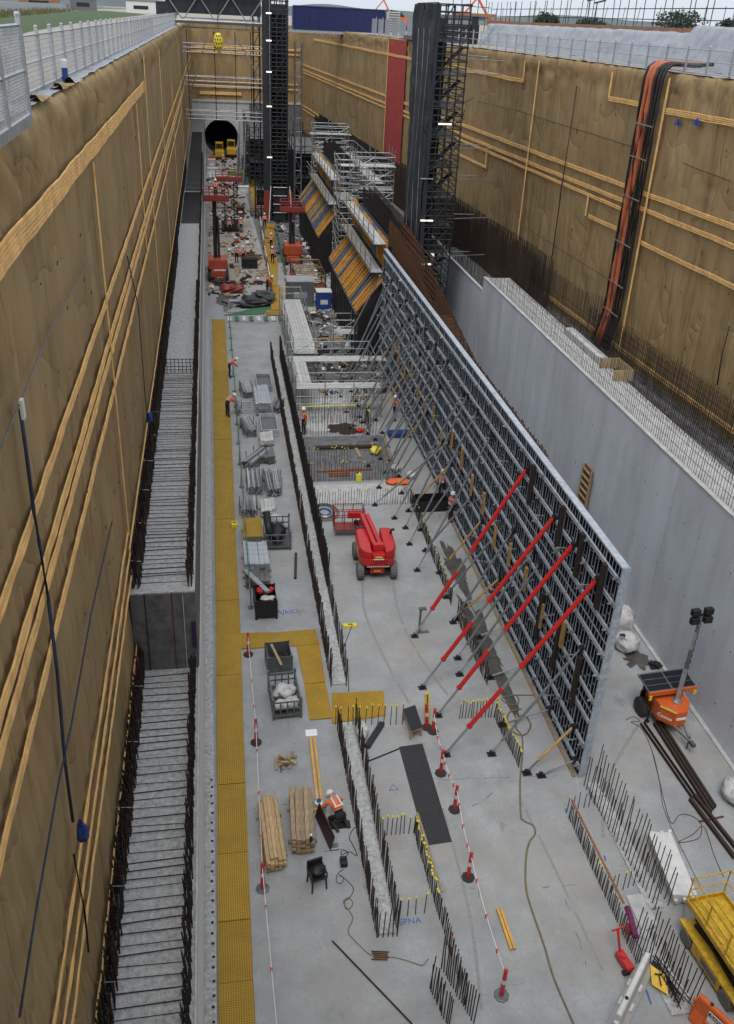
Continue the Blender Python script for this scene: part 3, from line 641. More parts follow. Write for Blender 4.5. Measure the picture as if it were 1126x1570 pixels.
def tree(x, y, h, r, seed, label):
    t = thing('tree', label, 'tree', (x, y, GZ)); random.seed(seed)
    m = MB(); m.tube((x,y,GZ),(x,y,GZ+h*.55),.25,7,.12)
    for k in range(6):
        a = k*1.05; m.tube((x,y,GZ+h*(.3+.04*k)),(x+r*.6*math.cos(a),y+r*.6*math.sin(a),GZ+h*.7),.09,5,.03)
    m.build('trunk', barkm, t); m = MB()
    for k in range(2600):
        d = V(rnd(-1,1), rnd(-1,1), rnd(-1,1))
        if d.length > 1: continue
        q = 1+.5*nz(d.x*2+seed, d.y*2, d.z*2); c = V(x+d.x*r*q, y+d.y*r*q, GZ+h*.66+d.z*h*.36*q); s = rnd(.2,.55)
        m.add([c+V(rnd(-s,s),rnd(-s,s),rnd(-s,s)) for _ in range(4)], [(0,1,2,3)])
    m.build('crown', dkgreen, t)
for k, (u, d, h, r) in enumerate([(838,260,5.0,3.2),(1040,250,7.2,6.0),(1118,250,5.6,3.4),(905,300,4.5,4.5),(600,420,5,5)]):
    q = ray(u, 40); q = CAM+q*(d/q.y); tree(q.x, d, h, r, 40+k, ['small round tree above the bank beside the left street light','broad dark tree above the bank under the right street light','dark tree at the far right skyline','low spreading tree on the skyline between the street lights','distant tree beyond the blue container'][k])
random.seed(99)
hl = MB().grid(lambda t, s: (-900+2600*t, 1500+500*s, GZ+(18+16*nz(t*7, 2)+6*nz(t*22, 5))*math.sin(math.pi*s*.5)), 120, 6).build('hills', mat('hills', (.10,.13,.13), .95, var=.3, scale=.01, world=True)); struct(hl)
# blue container on its beams at the far right corner
ct = thing('shipping_container', 'dark blue corrugated shipping container above the far right corner of the pit', 'container', (17, 136, 21.3))
m = MB(); x = 11.35; k = 0; vs = []
prof = []
while x < 23.4:
    prof += [(x, 0), (x+.11, 0), (x+.15, .05), (x+.26, .05)]; x += .30
for (px, py) in prof: vs += [(px, 135+py, 21.42), (px, 135+py, 23.98)]
m.add(vs, [(2*i, 2*i+2, 2*i+3, 2*i+1) for i in range(len(prof)-1)]); m.build('side_wall', bluecont, ct)
MB().box((11.3,135.1,21.4),(23.45,137.4,24.0)).build('body', bluecont, ct)
for a, b in (((11.25,134.95,21.3),(23.5,135.12,21.44)), ((11.25,134.95,23.97),(23.5,135.12,24.1)), ((11.25,134.94,21.44),(11.4,135.1,23.97)), ((23.35,134.94,21.44),(23.5,135.1,23.97))): MB().box(a, b).build('frame_rail', bluecont, ct)
cbm = thing('support_beam', 'pale steel beams carrying the blue container over the pit corner', 'beam', (17, 136, 20.6))
for yy in (135.0, 137.0): MB().box((9.3, yy, 20.95), (25.5, yy+.3, 21.28)).build('beam', galv, cbm)
MB().tube((9.6, 135.5, 0), (9.6, 135.5, 20.95), .25, 10).build('column', greym, cbm)
wc = thing('site_cabin', 'pale louvred cabin end beside the blue container', 'cabin', (24.6, 134, GZ))
MB().box((23.7,133,GZ),(25.2,138,23.9)).build('wall', white, wc)
for k in range(8): MB().box((23.72,132.94,GZ+.25+k*.3),(25.15,133.0,GZ+.4+k*.3)).build('louvre', greym, wc)
sf = thing('sheeted_fence', 'white sheeted mesh fence between the blue container and the net tower', 'fence', (22, 110, GZ))
for k in range(8):
    y = 96+k*3.6; x = RW(y)+1.4
    MB().box((x, y, GZ+.1), (x+.06, y+3.5, GZ+1.7)).build('sheet', sheetm, sf); MB().tube((x-.05,y,GZ),(x-.05,y,GZ+1.9),.04,5).build('post', galv, sf)
for k, (u, v, d) in enumerate([(585, 6, 190), (727, 6, 120)]):
    q = ray(u, v); q = CAM+q*(d/q.y); ex = thing('excavator', ['orange excavator arm raised behind the blue container', 'orange excavator arm raised beyond the loading deck'][k], 'excavator', (q.x+3, d, GZ))
    MB().box((q.x+2,d-1.2,GZ),(q.x+5,d+1.2,GZ+.8)).build('track', black, ex); MB().box((q.x+2.2,d-1.1,GZ+.8),(q.x+5,d+1.1,GZ+2.2)).build('body', orangep, ex)
    MB().bar((q.x+2.4,d,GZ+1.8),(q.x+.4,d,q.z+.7),.28,.22).bar((q.x+.4,d,q.z+.7),(q.x-1.0,d,q.z-.9),.22,.18).build('arm', orangep, ex)
    MB().box((q.x-1.6,d-.4,q.z-1.6),(q.x-.7,d+.4,q.z-.9)).build('bucket', black, ex)

# ================================================================== FORMWORK WALL AND ITS PROPS
FX, FY0, FY1, FZ = 12.05, 21.65, 64.2, 8.62
fw = thing('formwork_wall', 'long blue grey steel formwork wall held up by rows of props', 'formwork', (FX, FY0, 0))
NC = 36; PW = (FY1-FY0)/NC; PH = FZ/3
fm_ = MB().box((0, .008, .008), (.05, PW-.008, PH-.008))
for k in range(1, 5): fm_.box((-.08, k*PW/5-.012, .03), (-.002, k*PW/5+.012, PH-.03))
for a, b in (((-.105,.004,0.004),(-.001,.022,PH-.004)), ((-.105,PW-.022,0.004),(-.001,PW-.004,PH-.004)), ((-.105,.024,0.004),(-.001,PW-.024,.022)), ((-.105,.024,PH-.022),(-.001,PW-.024,PH-.004))): fm_.box(a, b)
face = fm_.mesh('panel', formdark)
m = MB()
for a, b in (((-.118,.002,0),(-.106,.03,PH)), ((-.118,PW-.03,0),(-.106,PW-.002,PH)), ((-.118,.03,0.002),(-.106,PW-.03,.03)), ((-.118,.03,PH-.03),(-.106,PW-.03,PH-.002))): m.box(a, b)
for k in range(1, 5): m.box((-.09, k*PW/5-.016, .03), (-.081, k*PW/5+.016, PH-.03))
for k in range(1, 4):
    for q in range(5): m.box((-.072, q*PW/5+.035, k*PH/4-.012+(.25 if q % 2 else 0)), (-.06, (q+1)*PW/5-.035, k*PH/4+.012+(.25 if q % 2 else 0)))
rib = m.mesh('frame', formrib)
m = MB()
for k in range(6): m.box((-.02, (k+.5)*PW/6-.03, PH*.32), (-.004, (k+.5)*PW/6+.03, PH*.34)); m.box((-.02, (k+.5)*PW/6-.03, PH*.70), (-.004, (k+.5)*PW/6+.03, PH*.72))
for i in range(NC):
    for j in range(3):
        p = inst('panel', face, fw, (FX, FY0+i*PW, j*PH)); inst('frame', rib, p, (0,0,0), world=False)
clampm = MB().box((-.2,-.10,-.07),(-.12,.10,.07)).tube((-.2,0,.0),(-.36,.02,.04),.025,5).box((-.3,-.05,.05),(-.2,.05,.12)).mesh('clamp', galv)
tiem = MB().tube((-.13,0,0),(-.55,0,0),.018,5).lathe((-.5,0,0), [(.05,0),(.05,.05)], 6, 'x').mesh('tie_rod', galv)
levels = (.45, 1.45, 2.5, 3.4, 4.45, 5.35, 6.3, 7.3, 8.2)
for z in levels:
    for k in range(12):
        a = FY0+k*(FY1-FY0)/12; b = a+(FY1-FY0)/12-.06
        MB().box((FX-.19, a, z-.065), (FX-.112, b, z-.03)).box((FX-.19, a, z+.03), (FX-.112, b, z+.065)).build('waler', formrail, fw)
    for i in range(0, NC, 1):
        if (i+int(z*2)) % 2 == 0: inst('clamp', clampm, fw, (FX, FY0+i*PW+.02, z+rnd(-.02,.02)), (rnd(-.5,.5), 0, 0))
for i in range(NC):
    for z in (1.2, 4.0, 6.9): inst('tie_rod', tiem, fw, (FX, FY0+(i+.5)*PW, z)) if (i+int(z)) % 2 else None
MB().box((FX-.13, FY0-.02, FZ), (FX+.12, FY1, FZ+.06)).build('top_rail', formrail, fw)
MB().box((FX-.13, FY0-.06, 0.0), (FX+.14, FY0-.005, FZ+.06)).build('end_frame', formrib, fw)
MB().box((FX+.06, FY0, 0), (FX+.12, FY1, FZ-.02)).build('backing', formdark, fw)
MB().box((FX-.32, FY0, 0), (FX-.2, 44, .05)).build('sole_plate', timberw, fw)
for k in range(17):
    y = 24.6+k*2.1; z = 3.5+rnd(-.4,.5)
    MB().box((FX-.30, y-.09, z-.55), (FX-.21, y+.09, z+.55)).build('timber_soldier', yellowbar, fw)
for y in (22.5, 24.4, 26.3, 29.6): MB().box((FX-.34, y-.1, 6.6), (FX-.21, y+.1, 8.3)).build('steel_soldier', rebardark, fw)
for y in (22.9, 24.9, 26.8): MB().box((FX-.34, y-.1, 2.2), (FX-.21, y+.1, 4.3)).build('steel_soldier', rebardark, fw)
footm = MB().box((-.16,-.12,0),(.16,.12,.025)).box((-.06,-.06,.025),(.06,.06,.16)).tube((-.03,-.1,.1),(-.03,.1,.1),.03,6).mesh('foot', black)
def prop(foot, top, kind, label, group=None):
    foot = Vector(foot); top = Vector(top); r = thing('push_pull_prop', label, 'prop', foot, 0, group)
    f = inst('foot', footm, r, foot); a = foot+V(0,0,.1); L = lambda t: a.lerp(top, t)
    if kind == 'red':
        MB().tube(L(0), L(.17), .045, 8).build('inner_tube', galv, r); MB().tube(L(.17), L(.40), .085, 10).tube(L(.165), L(.175), .11, 10).build('outer_tube', redp, r)
        MB().tube(L(.40), L(.53), .05, 8).build('inner_tube', galv, r); MB().tube(L(.53), L(1), .085, 10).tube(L(.525), L(.535), .11, 10).tube(L(.74), L(.745), .105, 10).build('outer_tube', redp, r)
    elif kind == 'grey':
        MB().tube(L(0), L(.12), .03, 6).build('inner_tube', galv, r); MB().tube(L(.12), L(.88), .05, 8).build('outer_tube', propsteel, r); MB().tube(L(.88), L(1), .03, 6).build('inner_tube', galv, r)
    elif kind == 'tan':
        MB().tube(L(0), L(.25), .03, 6).build('inner_tube', greym, r); MB().tube(L(.25), L(1), .05, 8).build('outer_tube', yellowbar, r)
    else:
        MB().tube(L(0), L(.5), .035, 6).build('outer_tube', galv, r); MB().tube(L(.5), L(1), .025, 6).build('inner_tube', galv, r)
    MB().box(top+V(-.02,-.1,-.12), top+V(.12,.1,.12)).build('head_bracket', black, r)
    return r
wx = FX-.26
for k, (u, v, yt, zt) in enumerate([(636,976,30.4,7.7),(648,1055,27.05,7.4),(672,1098,25.1,7.4),(684,1158,22.9,7.4)]):
    p = F(u, v); prop((p.x, p.y, 0), (wx, yt, zt), 'red', ['farthest of the four thick red props on the formwork','second red prop from the far end, foot on open slab','third red prop, foot beside the orange cones','nearest thick red prop at the end of the formwork wall'][k], 'red formwork props')
ordn = 'first second third fourth fifth sixth seventh eighth ninth tenth eleventh twelfth thirteenth fourteenth fifteenth sixteenth seventeenth eighteenth nineteenth twentieth twenty-first twenty-second'.split()
nm = ['nearest','second nearest','third nearest','fourth nearest','fifth nearest','sixth nearest','seventh nearest','eighth nearest','ninth nearest','tenth nearest']
for k, (u, v, zt) in enumerate([(754,1157,4.5),(702,1010,5.2),(705,1035,5.0),(640,875,6.9),(628,835,7.2),(622,810,7.2),(605,795,7.0),(575,775,3.6),(695,955,4.6)]):
    p = F(u, v); prop((p.x, p.y, 0), (wx, p.y+rnd(-.2,.2), zt), 'grey', ['slim grey prop with its foot by the yellow capped kicker','slim grey prop landing behind the second red prop','slim grey prop beside the dark kicker bars','long grey prop landing level with the red boom lift','long grey prop just behind the lift wheels','long grey prop ahead of the lift turret','long grey prop with a foot near the lift basket','low flat grey prop nearest the lift basket','short grey prop landing on the wet strip'][k], 'grey formwork props')
for k in range(22):
    y = 44+k*.92; zt = (7.4, 5.6, 6.6)[k % 3]; fx = 9.3-(.9 if k % 3 == 0 else 0)+rnd(-.3,.3)
    prop((fx, y, 0), (wx, y+rnd(-.3,.3), zt), 'grey', ordn[k]+' slim grey prop beyond the boom lift among the crowded far props', 'far grey props of the formwork')
for k in range(14):
    y = 33+k*2.05
    prop((9.9+rnd(-.2,.2), y, 0), (wx, y+.1, 3.0+rnd(-.3,.4)), 'tan' if k % 3 == 1 else 'grey', ordn[k]+' short low prop of the formwork counted from the near end', 'low props of the formwork')
for k, (u, v, zt) in enumerate([(808,1186,1.5),(700,950,1.7)]):
    p = F(u, v); prop((p.x, p.y, 0), (wx, p.y+.5, zt), 'tan', ['tan low prop at the near end of the formwork','tan low prop above the wet strip'][k], 'tan formwork props')
for k, (u, v) in enumerate([(830,1190),(770,1112),(752,1040),(735,978),(712,928)]):
    p = F(u, v); prop((p.x, p.y, 0), (wx+.03, p.y+.15, .45), 'thin', nm[k].capitalize()+' short bright kicker strut at the foot of the formwork', 'kicker struts')
# rebar cage of the wall behind the formwork
cg = thing('rebar_cage', 'rusty brown reinforcement cage rising behind the steel formwork', 'reinforcement', (13, 45, 0))
m = MB(); y = 32.5
while y < 66:
    h = 7.35 if y < 44 else (7.35+(y-44)*.16 if y < 62 else 10.3)
    for x in (12.55, 13.45):
        m.tube((x, y, 4.2), (x+rnd(-.02,.02), y, h+rnd(-.06,.1)), .022, 4)
    if y < 50: m.tube((12.45, y+.05, h-.25), (13.6, y+.05, h-.22+rnd(-.05,.05)), .018, 4)
    y += .14
stuff(m.build('vertical_bars', rebarrust, cg))
m = MB()
for z in [4.4+.3*i for i in range(10)]:
    for x in (12.6, 13.4): m.tube((x, 32.4, z), (x, 66, z), .018, 4)
for z in [7.6+.35*i for i in range(8)]:
    for x in (12.6, 13.4): m.tube((x, 54, z), (x, 66, z), .018, 4)
stuff(m.build('horizontal_bars', rebarrust, cg))
m = MB()
for k in range(5): m.tube((12.7+.2*k, 32.4, 6.9), (12.9+.2*k, 31.2, 6.6), .014, 4)
m.build('loose_bar', rebar, cg)

# ================================================================== STARTER BARS
capm = MB().lathe((0,0,-.02), [(.035,0),(.04,.03),(.025,.06)], 7).mesh('cap', hazyellow)
def bars(label, pts, step, h, r=.016, caps=0.0, lean=.025, strip=None, m_=None, group='rows of starter bars', name='starter_bars', capmesh=None):
    pts = [V(p[0], p[1], p[2] if len(p) > 2 else 0) for p in pts]; ro = thing(name, label, 'starter bars', pts[0], 0, group)
    mesh = [MB().tube((0,0,-.02),(rnd(-lean,lean),rnd(-lean,lean),h*q), r, 5).mesh('bar', m_ or rebar) for q in (.9, .96, 1.0, 1.05)]; tops = [me.vertices[7].co.copy() for me in mesh]
    for i in range(len(pts)-1):
        a, b = pts[i], pts[i+1]; n = max(1, int((b-a).length/step))
        for k in range(n+(i == len(pts)-2)):
            q = a.lerp(b, k/n)+V(rnd(-.02,.02), rnd(-.02,.02), 0); j = random.randrange(4)
            o = inst('bar', mesh[j], ro, q, (rnd(-.03,.03), rnd(-.03,.03), rnd(0,6)))
            if random.random() < caps: inst('cap', capmesh or capm, o, tops[j], world=False)
    if strip:
        for (a, b, hh, m2, wd) in strip: MB().bar(a, b, wd, hh).build('rail_board', m2, ro)
    return ro
def strip_box(label, x0, x1, y0, y1, h=.06):
    m = MB(); m.grid(lambda t, s: (x0+(x1-x0)*s, y0+(y1-y0)*t, h+.03*nz(t*(y1-y0)*5, s*5, 2)), int((y1-y0)*6), 4)
    m.box((x0, y0, 0), (x1, y1, h-.03)); return tag(m.build('kicker_strip', concrough), label, 'concrete strip')
strip_box('rough concrete strip between the far twin rows of starter bars', 3.98, 4.5, 27.4, 66)
strip_box('rough concrete strip between the near twin rows of starter bars', 3.95, 4.42, 16.35, 25.2)
bars('outer row of dark starter bars beside the stacked scaffold material', [(3.9, 27.35), (3.92, 66)], .135, 1.35, .020)
bars('inner taller row of dark starter bars beside the red boom lift', [(4.56, 34.3), (4.62, 66)], .112, 1.75, .028, m_=rebardark)
bars('short dark starter bars past the end of the tall inner row', [(4.5, 27.3), (4.56, 34.0)], .24, 1.25, .017)
bars('left row of near starter bars running toward the kneeling worker', [(3.86, 16.3), (3.84, 24.9)], .12, 1.15, .016)
bars('right row of near starter bars opposite the kneeling worker', [(4.48, 16.3), (4.52, 25.2)], .12, 1.15, .016)
bars('end row of starter bars closing the near twin rows', [(3.9, 16.27), (4.46, 16.27)], .12, 1.1, .017)
bars('bent dark starter bars leaning out beside the twin rows end', [(4.55, 27.0), (4.62, 29.5)], .8, 1.7, .016, lean=.5)
bars('yellow capped starter bars in front of the orange mesh square', [(3.78, 25.15), (6.25, 24.9)], .22, .95, .015, .9)
bars('yellow capped row at the head of the near kicker box', [(4.65, 19.88), (5.66, 19.86)], .13, .85, .015, .8)
bars('yellow capped row with a timber rail along the near kicker box', [(5.68, 19.85), (5.78, 16.9)], .1, .85, .015, .8, strip=[((5.74,19.9,.86),(5.86,16.9,.86),.04,timberw,.07)])
bars('pink tagged row running down toward the bottom edge', [(5.8, 16.8), (5.9, 14.0)], .09, .85, .015, .08, capmesh=MB().lathe((0,0,-.02), [(.035,0),(.045,.03),(.03,.06)], 7).mesh('cap', pinkcap))
bars('few yellow capped bars across the foot of the kicker box', [(4.62, 16.87), (5.4, 16.9)], .2, .85, .015, 1.0)
bars('column starter bars at the bottom edge, left side', [(5.05, 14.6), (5.3, 13.4)], .1, 1.3, .018)
bars('column starter bars at the bottom edge, right side', [(5.5, 15.1), (5.98, 13.5)], .1, 1.3, .018)
bars('yellow capped row across the slab behind the third red prop', [(8.47, 25.0), (9.8, 24.95)], .11, .85, .015, .9)
bars('yellow capped row running along the kicker by the coiled hose', [(9.82, 24.9), (9.98, 22.3)], .1, .8, .015, .9)
bars('dark kicker row beside the wet strip, nearer half', [(9.95, 31.3), (10.06, 26.8)], .11, .95, .016)
bars('dark kicker row beside the wet strip, farther half', [(10.05, 42.3), (9.95, 32.4)], .12, .8, .016, .25)
bars('left row of the lower right kicker under a long timber rail', [(10.95, 19.9), (11.0, 15.9)], .085, .72, .014, .05, strip=[((10.98,20.0,.72),(11.1,16.0,.72),.03,timberred,.06)])
bars('continuing left row near the red trolley jack', [(11.0, 15.8), (11.02, 14.4)], .1, .72, .014)
bars('short cross row at the head of the lower right kicker', [(11.0, 20.2), (12.0, 20.3)], .17, .7, .014, .4)
bars('cross row of capped bars at the foot of the lower right kicker', [(11.2, 16.9), (12.2, 17.1)], .2, .75, .014, .3)
bars('tall row running from the formwork end, inner side', [(12.0, 21.2), (12.3, 16.2)], .19, 1.5, .016)
bars('tall row running from the formwork end, outer side', [(12.45, 21.4), (12.78, 16.3)], .2, 1.6, .016)
bars('tall starter bars beside the yellow warning sign, left side', [(11.25, 15.3), (11.55, 13.2)], .13, 1.35, .016)
bars('tall starter bars beside the yellow warning sign, right side', [(11.75, 15.3), (12.0, 13.2)], .14, 1.35, .016)
strip_box('rough concrete strip at the lower right beneath the tall bars', 12.1, 12.6, 16.2, 21.3)
strip_box('rough concrete strip beside the orange barrier', 11.3, 11.95, 13.0, 15.5)
bars('cross row of bars behind the red boom lift basket', [(4.75, 42.0), (10.0, 42.05)], .14, 1.0, .013, .5, m_=rebar)
bars('cross row of bars on the near side of the dark slab', [(4.9, 44.95), (9.8, 44.8)], .16, 1.3, .014, .2)
bars('cross row of bars on the dark slab with yellow caps', [(5.0, 47.2), (7.4, 47.2)], .16, 1.1, .014, .5)
bars('cross row of bars on the far side of the dark slab', [(5.1, 51.3), (9.6, 51.3)], .18, 1.4, .014, .1)
bars('cross row of bars under the scaffold platform', [(4.9, 55.2), (9.4, 55.2)], .17, 1.6, .016)
bars('cross row of bars at the back of the dark slab under yellow tape', [(5.0, 53.3), (8.6, 53.3)], .2, 1.1, .014, .6)
bars('corner bars with yellow caps beside the blue box', [(8.6, 53.5), (9.2, 53.3), (9.3, 51.6)], .14, 1.3, .016, .5)
MBt = MB().tube((5.0,53.3,1.15),(8.6,53.3,1.2),.035,6); o = MBt.build('edge_tape', hazyellow); tag(o, 'yellow tape strung along the bars behind the dark slab', 'tape')
# loose bar mats and plates on the dark slab
pl = MB().box((5.6,49.2,.01),(9.4,49.5,.16)).build('steel_channel', rebar); tag(pl, 'dark steel channel lying across the dark slab', 'steel section')
for k, (x, y, l_, a) in enumerate([(5.3,46.2,2.6,.02),(6.4,46.35,2.2,-.03),(6.0,45.6,1.2,0.0),(6.0,45.9,1.2,0.02)]):
    o = MB().box((0,-.06,0),(l_,.06,.09)).build('timber_beam', timberred); o.location = (x,y,.005); o.rotation_euler = (0,0,a); tag(o, ['reddish timber lying along the capped bars','second reddish timber overlapping the capped bars','short reddish timber on the dark slab, nearer','short reddish timber on the dark slab, farther'][k], 'timber')
for k, (u0,v0,u1,v1) in enumerate([(543,682,552,702),(569,680,575,690),(590,672,600,705)]):
    a, b = F(u0,v0), F(u1,v1); o = MB().bar((a.x,a.y,.05),(b.x,b.y,.06),.2,.06).build('timber_board', timberw); tag(o, ['loose board leaning across the middle of the dark slab','short loose board beside the yellow clutter','long loose board beside the grey props'][k], 'board')
p = F(550, 738); ys = thing('jerry_can', 'yellow jerry can standing on the slab behind the boom lift', 'can', (p.x,p.y,0))
MB().box((p.x-.16,p.y-.12,0),(p.x+.16,p.y+.12,.5)).build('body', hazyellow, ys, bevel=.04); MB().tube((p.x-.1,p.y,.5),(p.x-.1,p.y,.58),.04,8).build('cap', black, ys); MB().bar((p.x-.02,p.y,.56),(p.x+.14,p.y,.56),.03).build('handle', hazyellow, ys)
for k, (u, v) in enumerate([(604,741),(617,741)]):
    p = F(u, v); o = MB().blob((p.x,p.y,.13),(.42,.3,.13),k,.3,flat=.9).build('orange_cloth', vest, None, smooth=True); tag(o, ['orange bundle on the slab behind the lift, left','orange bundle on the slab behind the lift, right'][k], 'bundle')
for k, (u,v) in enumerate([(607,722),(631,733)]):
    p = F(u, v); o = MB().blob((p.x,p.y,.2),(.3,.3,.2),k+4,.3,flat=.9).build('white_sack', whitebag, None, smooth=True); tag(o, ['small white sack among the far props','small white sack beside the formwork foot'][k], 'sack')
p = F(612, 669); o = MB().box((p.x-.7,p.y-.3,.02),(p.x+.7,p.y+.3,.35)).build('blue_box', bluep, None, bevel=.04); tag(o, 'flat dark blue box lying under the formwork props', 'box')
p = F(576, 695); o = MB().blob((p.x,p.y,.2),(.35,.4,.22),8,.5,flat=.9).build('yellow_strap', hazyellow, None, smooth=True); tag(o, 'tangled yellow straps on the dark slab', 'strap')
p = F(528, 657); o = MB().add([(x_,y_,.008) for x_, y_ in irregular((p.x,p.y),1.1,.8,4,60)], [tuple(range(60))]).build('brown_mat', rebar); tag(o, 'brown round mat lying behind the crossed bars', 'mat')
p = F(553, 662); o = MB().blob((p.x,p.y,.12),(.35,.25,.12),9,.3,flat=.9).build('red_bag', redp, None, smooth=True); tag(o, 'small red bag beside the brown mat', 'bag')

# ================================================================== WALKWAYS OF YELLOW MESH
wk = thing('mesh_walkway', 'long yellow mesh walkway along the left kerb', 'walkway', (0, 30, 0))
edges = [(9, -.60, .33), (13.2, -.60, .33), (15.4,-.62,.32),(17.3,-.60,.34),(19.7,-.58,.36),(22.6,-.56,.38),(25.6,-.55,.42),(28.4,-.53,.46),(31.0,-.52,.5),(33.6,-.5,.52),(37,-.5,.5),(41,-.49,.54),(46,-.48,.58),(51,-.47,.62),(57,-.46,.62),(63,-.45,.62),(69.5,-.44,.64),(75.8,-.42,.66)]
for i in range(len(edges)-1):
    a, b = edges[i], edges[i+1]
    MB().prism([(a[1],a[0]+.012),(a[2],a[0]+.012),(b[2],b[0]-.012),(b[1],b[0]-.012)], .01, .05+.012*(i % 2)).build('mesh_panel', grat, wk)
wk2 = thing('mesh_walkway', 'yellow mesh branch turning right from the long walkway', 'walkway', (2, 29, 0))
def poly(pxs, z0, z1, m_, root): MB().prism([F(u,v)[:2] for u,v in pxs], z0, z1).build('mesh_panel', m_, root)
poly([(368,972),(420,971),(420,993),(368,996)], .02, .055, grat, wk2); poly([(421,971),(484,966),(490,989),(421,993)], .02, .05, grat, wk2)
poly([(455,992),(490,990),(499,1047),(467,1050)], .02, .055, grat, wk2); poly([(467,1051),(499,1048),(510,1102),(475,1105)], .02, .05, grat, wk2)
wk3 = thing('mesh_mat', 'square of yellow mesh behind the yellow capped bars', 'mat', F(550,1085)); poly([(509,1064),(588,1060),(592,1098),(509,1110)], .005, .035, grat, wk3)
wk4 = thing('mesh_walkway', 'far narrow yellow walkway leading toward the stair towers', 'walkway', F(425,420))
for a, b in [((412,345),(421,395)), ((415,396),(426,440)), ((421,441),(436,478))]:
    u0, v0 = a; u1, v1 = b; p, q = F(u0, v0), F(u1, v1); MB().prism([(q.x-1.15,q.y),(q.x-.05,q.y),(p.x+.75,p.y),(p.x-.35,p.y)], .12, .2).build('mesh_panel', grat, wk4)
MB().prism([F(408,484)[:2],F(440,484)[:2],F(440,476)[:2],F(408,477)[:2]], .06, .11).build('mesh_panel', grat, wk4)
wk5 = thing('mesh_walkway', 'distant yellow walkway beside the dark blue tank', 'walkway', F(385,290)); poly([(381,270),(390,270),(395,325),(387,325)], .05, .2, grat, wk5)
p = F(398, 330); sg = thing('red_step', 'dark red step platform at the end of the distant walkway', 'step', (p.x,p.y,0)); MB().box((p.x-1.1,p.y-.4,.9),(p.x+1.0,p.y+1.6,1.0)).build('deck', reddark, sg)
for k in range(4): MB().box((p.x-1.1,p.y-.45-.28*k,.68-.22*k),(p.x+1.0,p.y-.2-.28*k,.74-.22*k)).build('tread', galv, sg)
for s in (-1.1, 1.0): MB().box((p.x+s-.03,p.y-1.3,0),(p.x+s+.03,p.y+1.6,.66)).build('stringer', black, sg)
# ================================================================== SMALL BUILDERS
def pipe_bundle(u, v, w_, l_, h_, rz, label, r=.03, m_=galvp):
    p = F(u, v); ro = thing('pipe_bundle', label, 'pipe bundle', (p.x, p.y, 0), rz, 'bundles of scaffold material'); me = MB().tube((0,0,0),(0,l_,0),r,7).mesh('pipe', m_)
    rows = max(2, int(h_/(2.4*r))); n = max(3, int(w_/(2.6*r)))
    for j in range(rows):
        for k in range(n):
            if j in (0, rows-1) or k in (0, n-1) or random.random() < .3:
                inst('pipe', me, ro, ((k-(n-1)/2)*2.6*r, rnd(-.12,.12), .1+r+j*2.4*r), (rnd(-.012,.012), 0, rnd(-.025,.025)), world=False)
    for y in (.25*l_, .8*l_): MB().box((-w_/2-.06,y-.05,0),(w_/2+.06,y+.05,.09)).build('bearer', timberw, ro, world=False)
    for y in (.3*l_, .7*l_):
        for s in (-1, 1): MB().box((s*(w_/2+.05)-.02,y-.02,.0),(s*(w_/2+.05)+.02,y+.02,h_+.3)).build('rack_post', greym, ro, world=False)
    return ro
def plank_stack(u, v, w_, l_, h_, rz, m_, label, n=5, rows=5, cat='plank stack', name='plank_stack', pn='plank', along='y', group=None, rag=.12):
    p = F(u, v); ro = thing(name, label, cat, (p.x, p.y, 0), rz, group); pw, ph = w_/n, h_/rows
    mes = [MB().box((-pw/2+.006,0,.004),(pw/2-.006,l_*q,ph-.004)).mesh(pn, m_) for q in (.9,.96,1.0)]
    for j in range(rows):
        for k in range(n):
            inst(pn, random.choice(mes), ro, ((k-(n-1)/2)*pw, rnd(-rag,rag), .09+j*ph), (0,0,rnd(-.012,.012)), world=False)
    for y in (.2*l_, .78*l_): MB().box((-w_/2-.1,y-.05,0),(w_/2+.1,y+.05,.088)).build('bearer', timberw, ro, world=False)
    return ro
def tray(u, v, w_, l_, h_, rz, label, m_=galv):
    p = F(u, v); ro = thing('steel_tray', label, 'tray', (p.x,p.y,0), rz, 'galvanised trays'); t = .04
    MB().box((-w_/2,0,.02),(w_/2,l_,.06)).build('base', m_, ro, world=False)
    for a, b in (((-w_/2,0,.06),(-w_/2+t,l_,h_)),((w_/2-t,0,.06),(w_/2,l_,h_)),((-w_/2+t,0,.06),(w_/2-t,t,h_)),((-w_/2+t,l_-t,.06),(w_/2-t,l_,h_))): MB().box(a, b).build('side', m_, ro, world=False)
    MB().box((-w_/2+t,.1,.07),(w_/2-t,l_-.1,h_*.55)).build('contents', greym, ro, world=False); return ro
pipe_bundle(380,611,.72,2.0,.5,.08,'pipe bundle at the far left of the stacked scaffold material')
tray(406,601,1.05,2.4,.45,0,'open galvanised tray at the far end of the stacked material')
plank_stack(404,637,1.0,3.4,.75,0,galv,'tall stack of galvanised boards in the middle of the material row',5,5,group='board stacks')
pipe_bundle(424,634,.5,1.6,.4,-.25,'slanted pipe bundle tight against the dark starter bars')
pipe_bundle(367,638,.3,1.8,.4,.02,'narrow upright pipe bundle beside the safety line')
pipe_bundle(386,671,.75,2.1,.5,.16,'thick pipe bundle left of the open blue grey tray')
tray(414,670,1.05,2.6,.5,0,'open blue grey tray right of the thick pipe bundle',formrail)
plank_stack(410,686,.8,1.4,.35,0,plankm,'low stack of pale boards in front of the blue grey tray',4,3,group='board stacks')
pipe_bundle(379,720,.75,2.2,.5,-.55,'pipe bundle lying askew, pointing to the back right')
plank_stack(411,712,.85,1.3,.4,0,greym,'stack of dark short frames beside the askew bundle',4,3,group='board stacks')
pipe_bundle(392,759,.78,2.3,.5,.0,'left of two matching pipe bundles lying side by side')
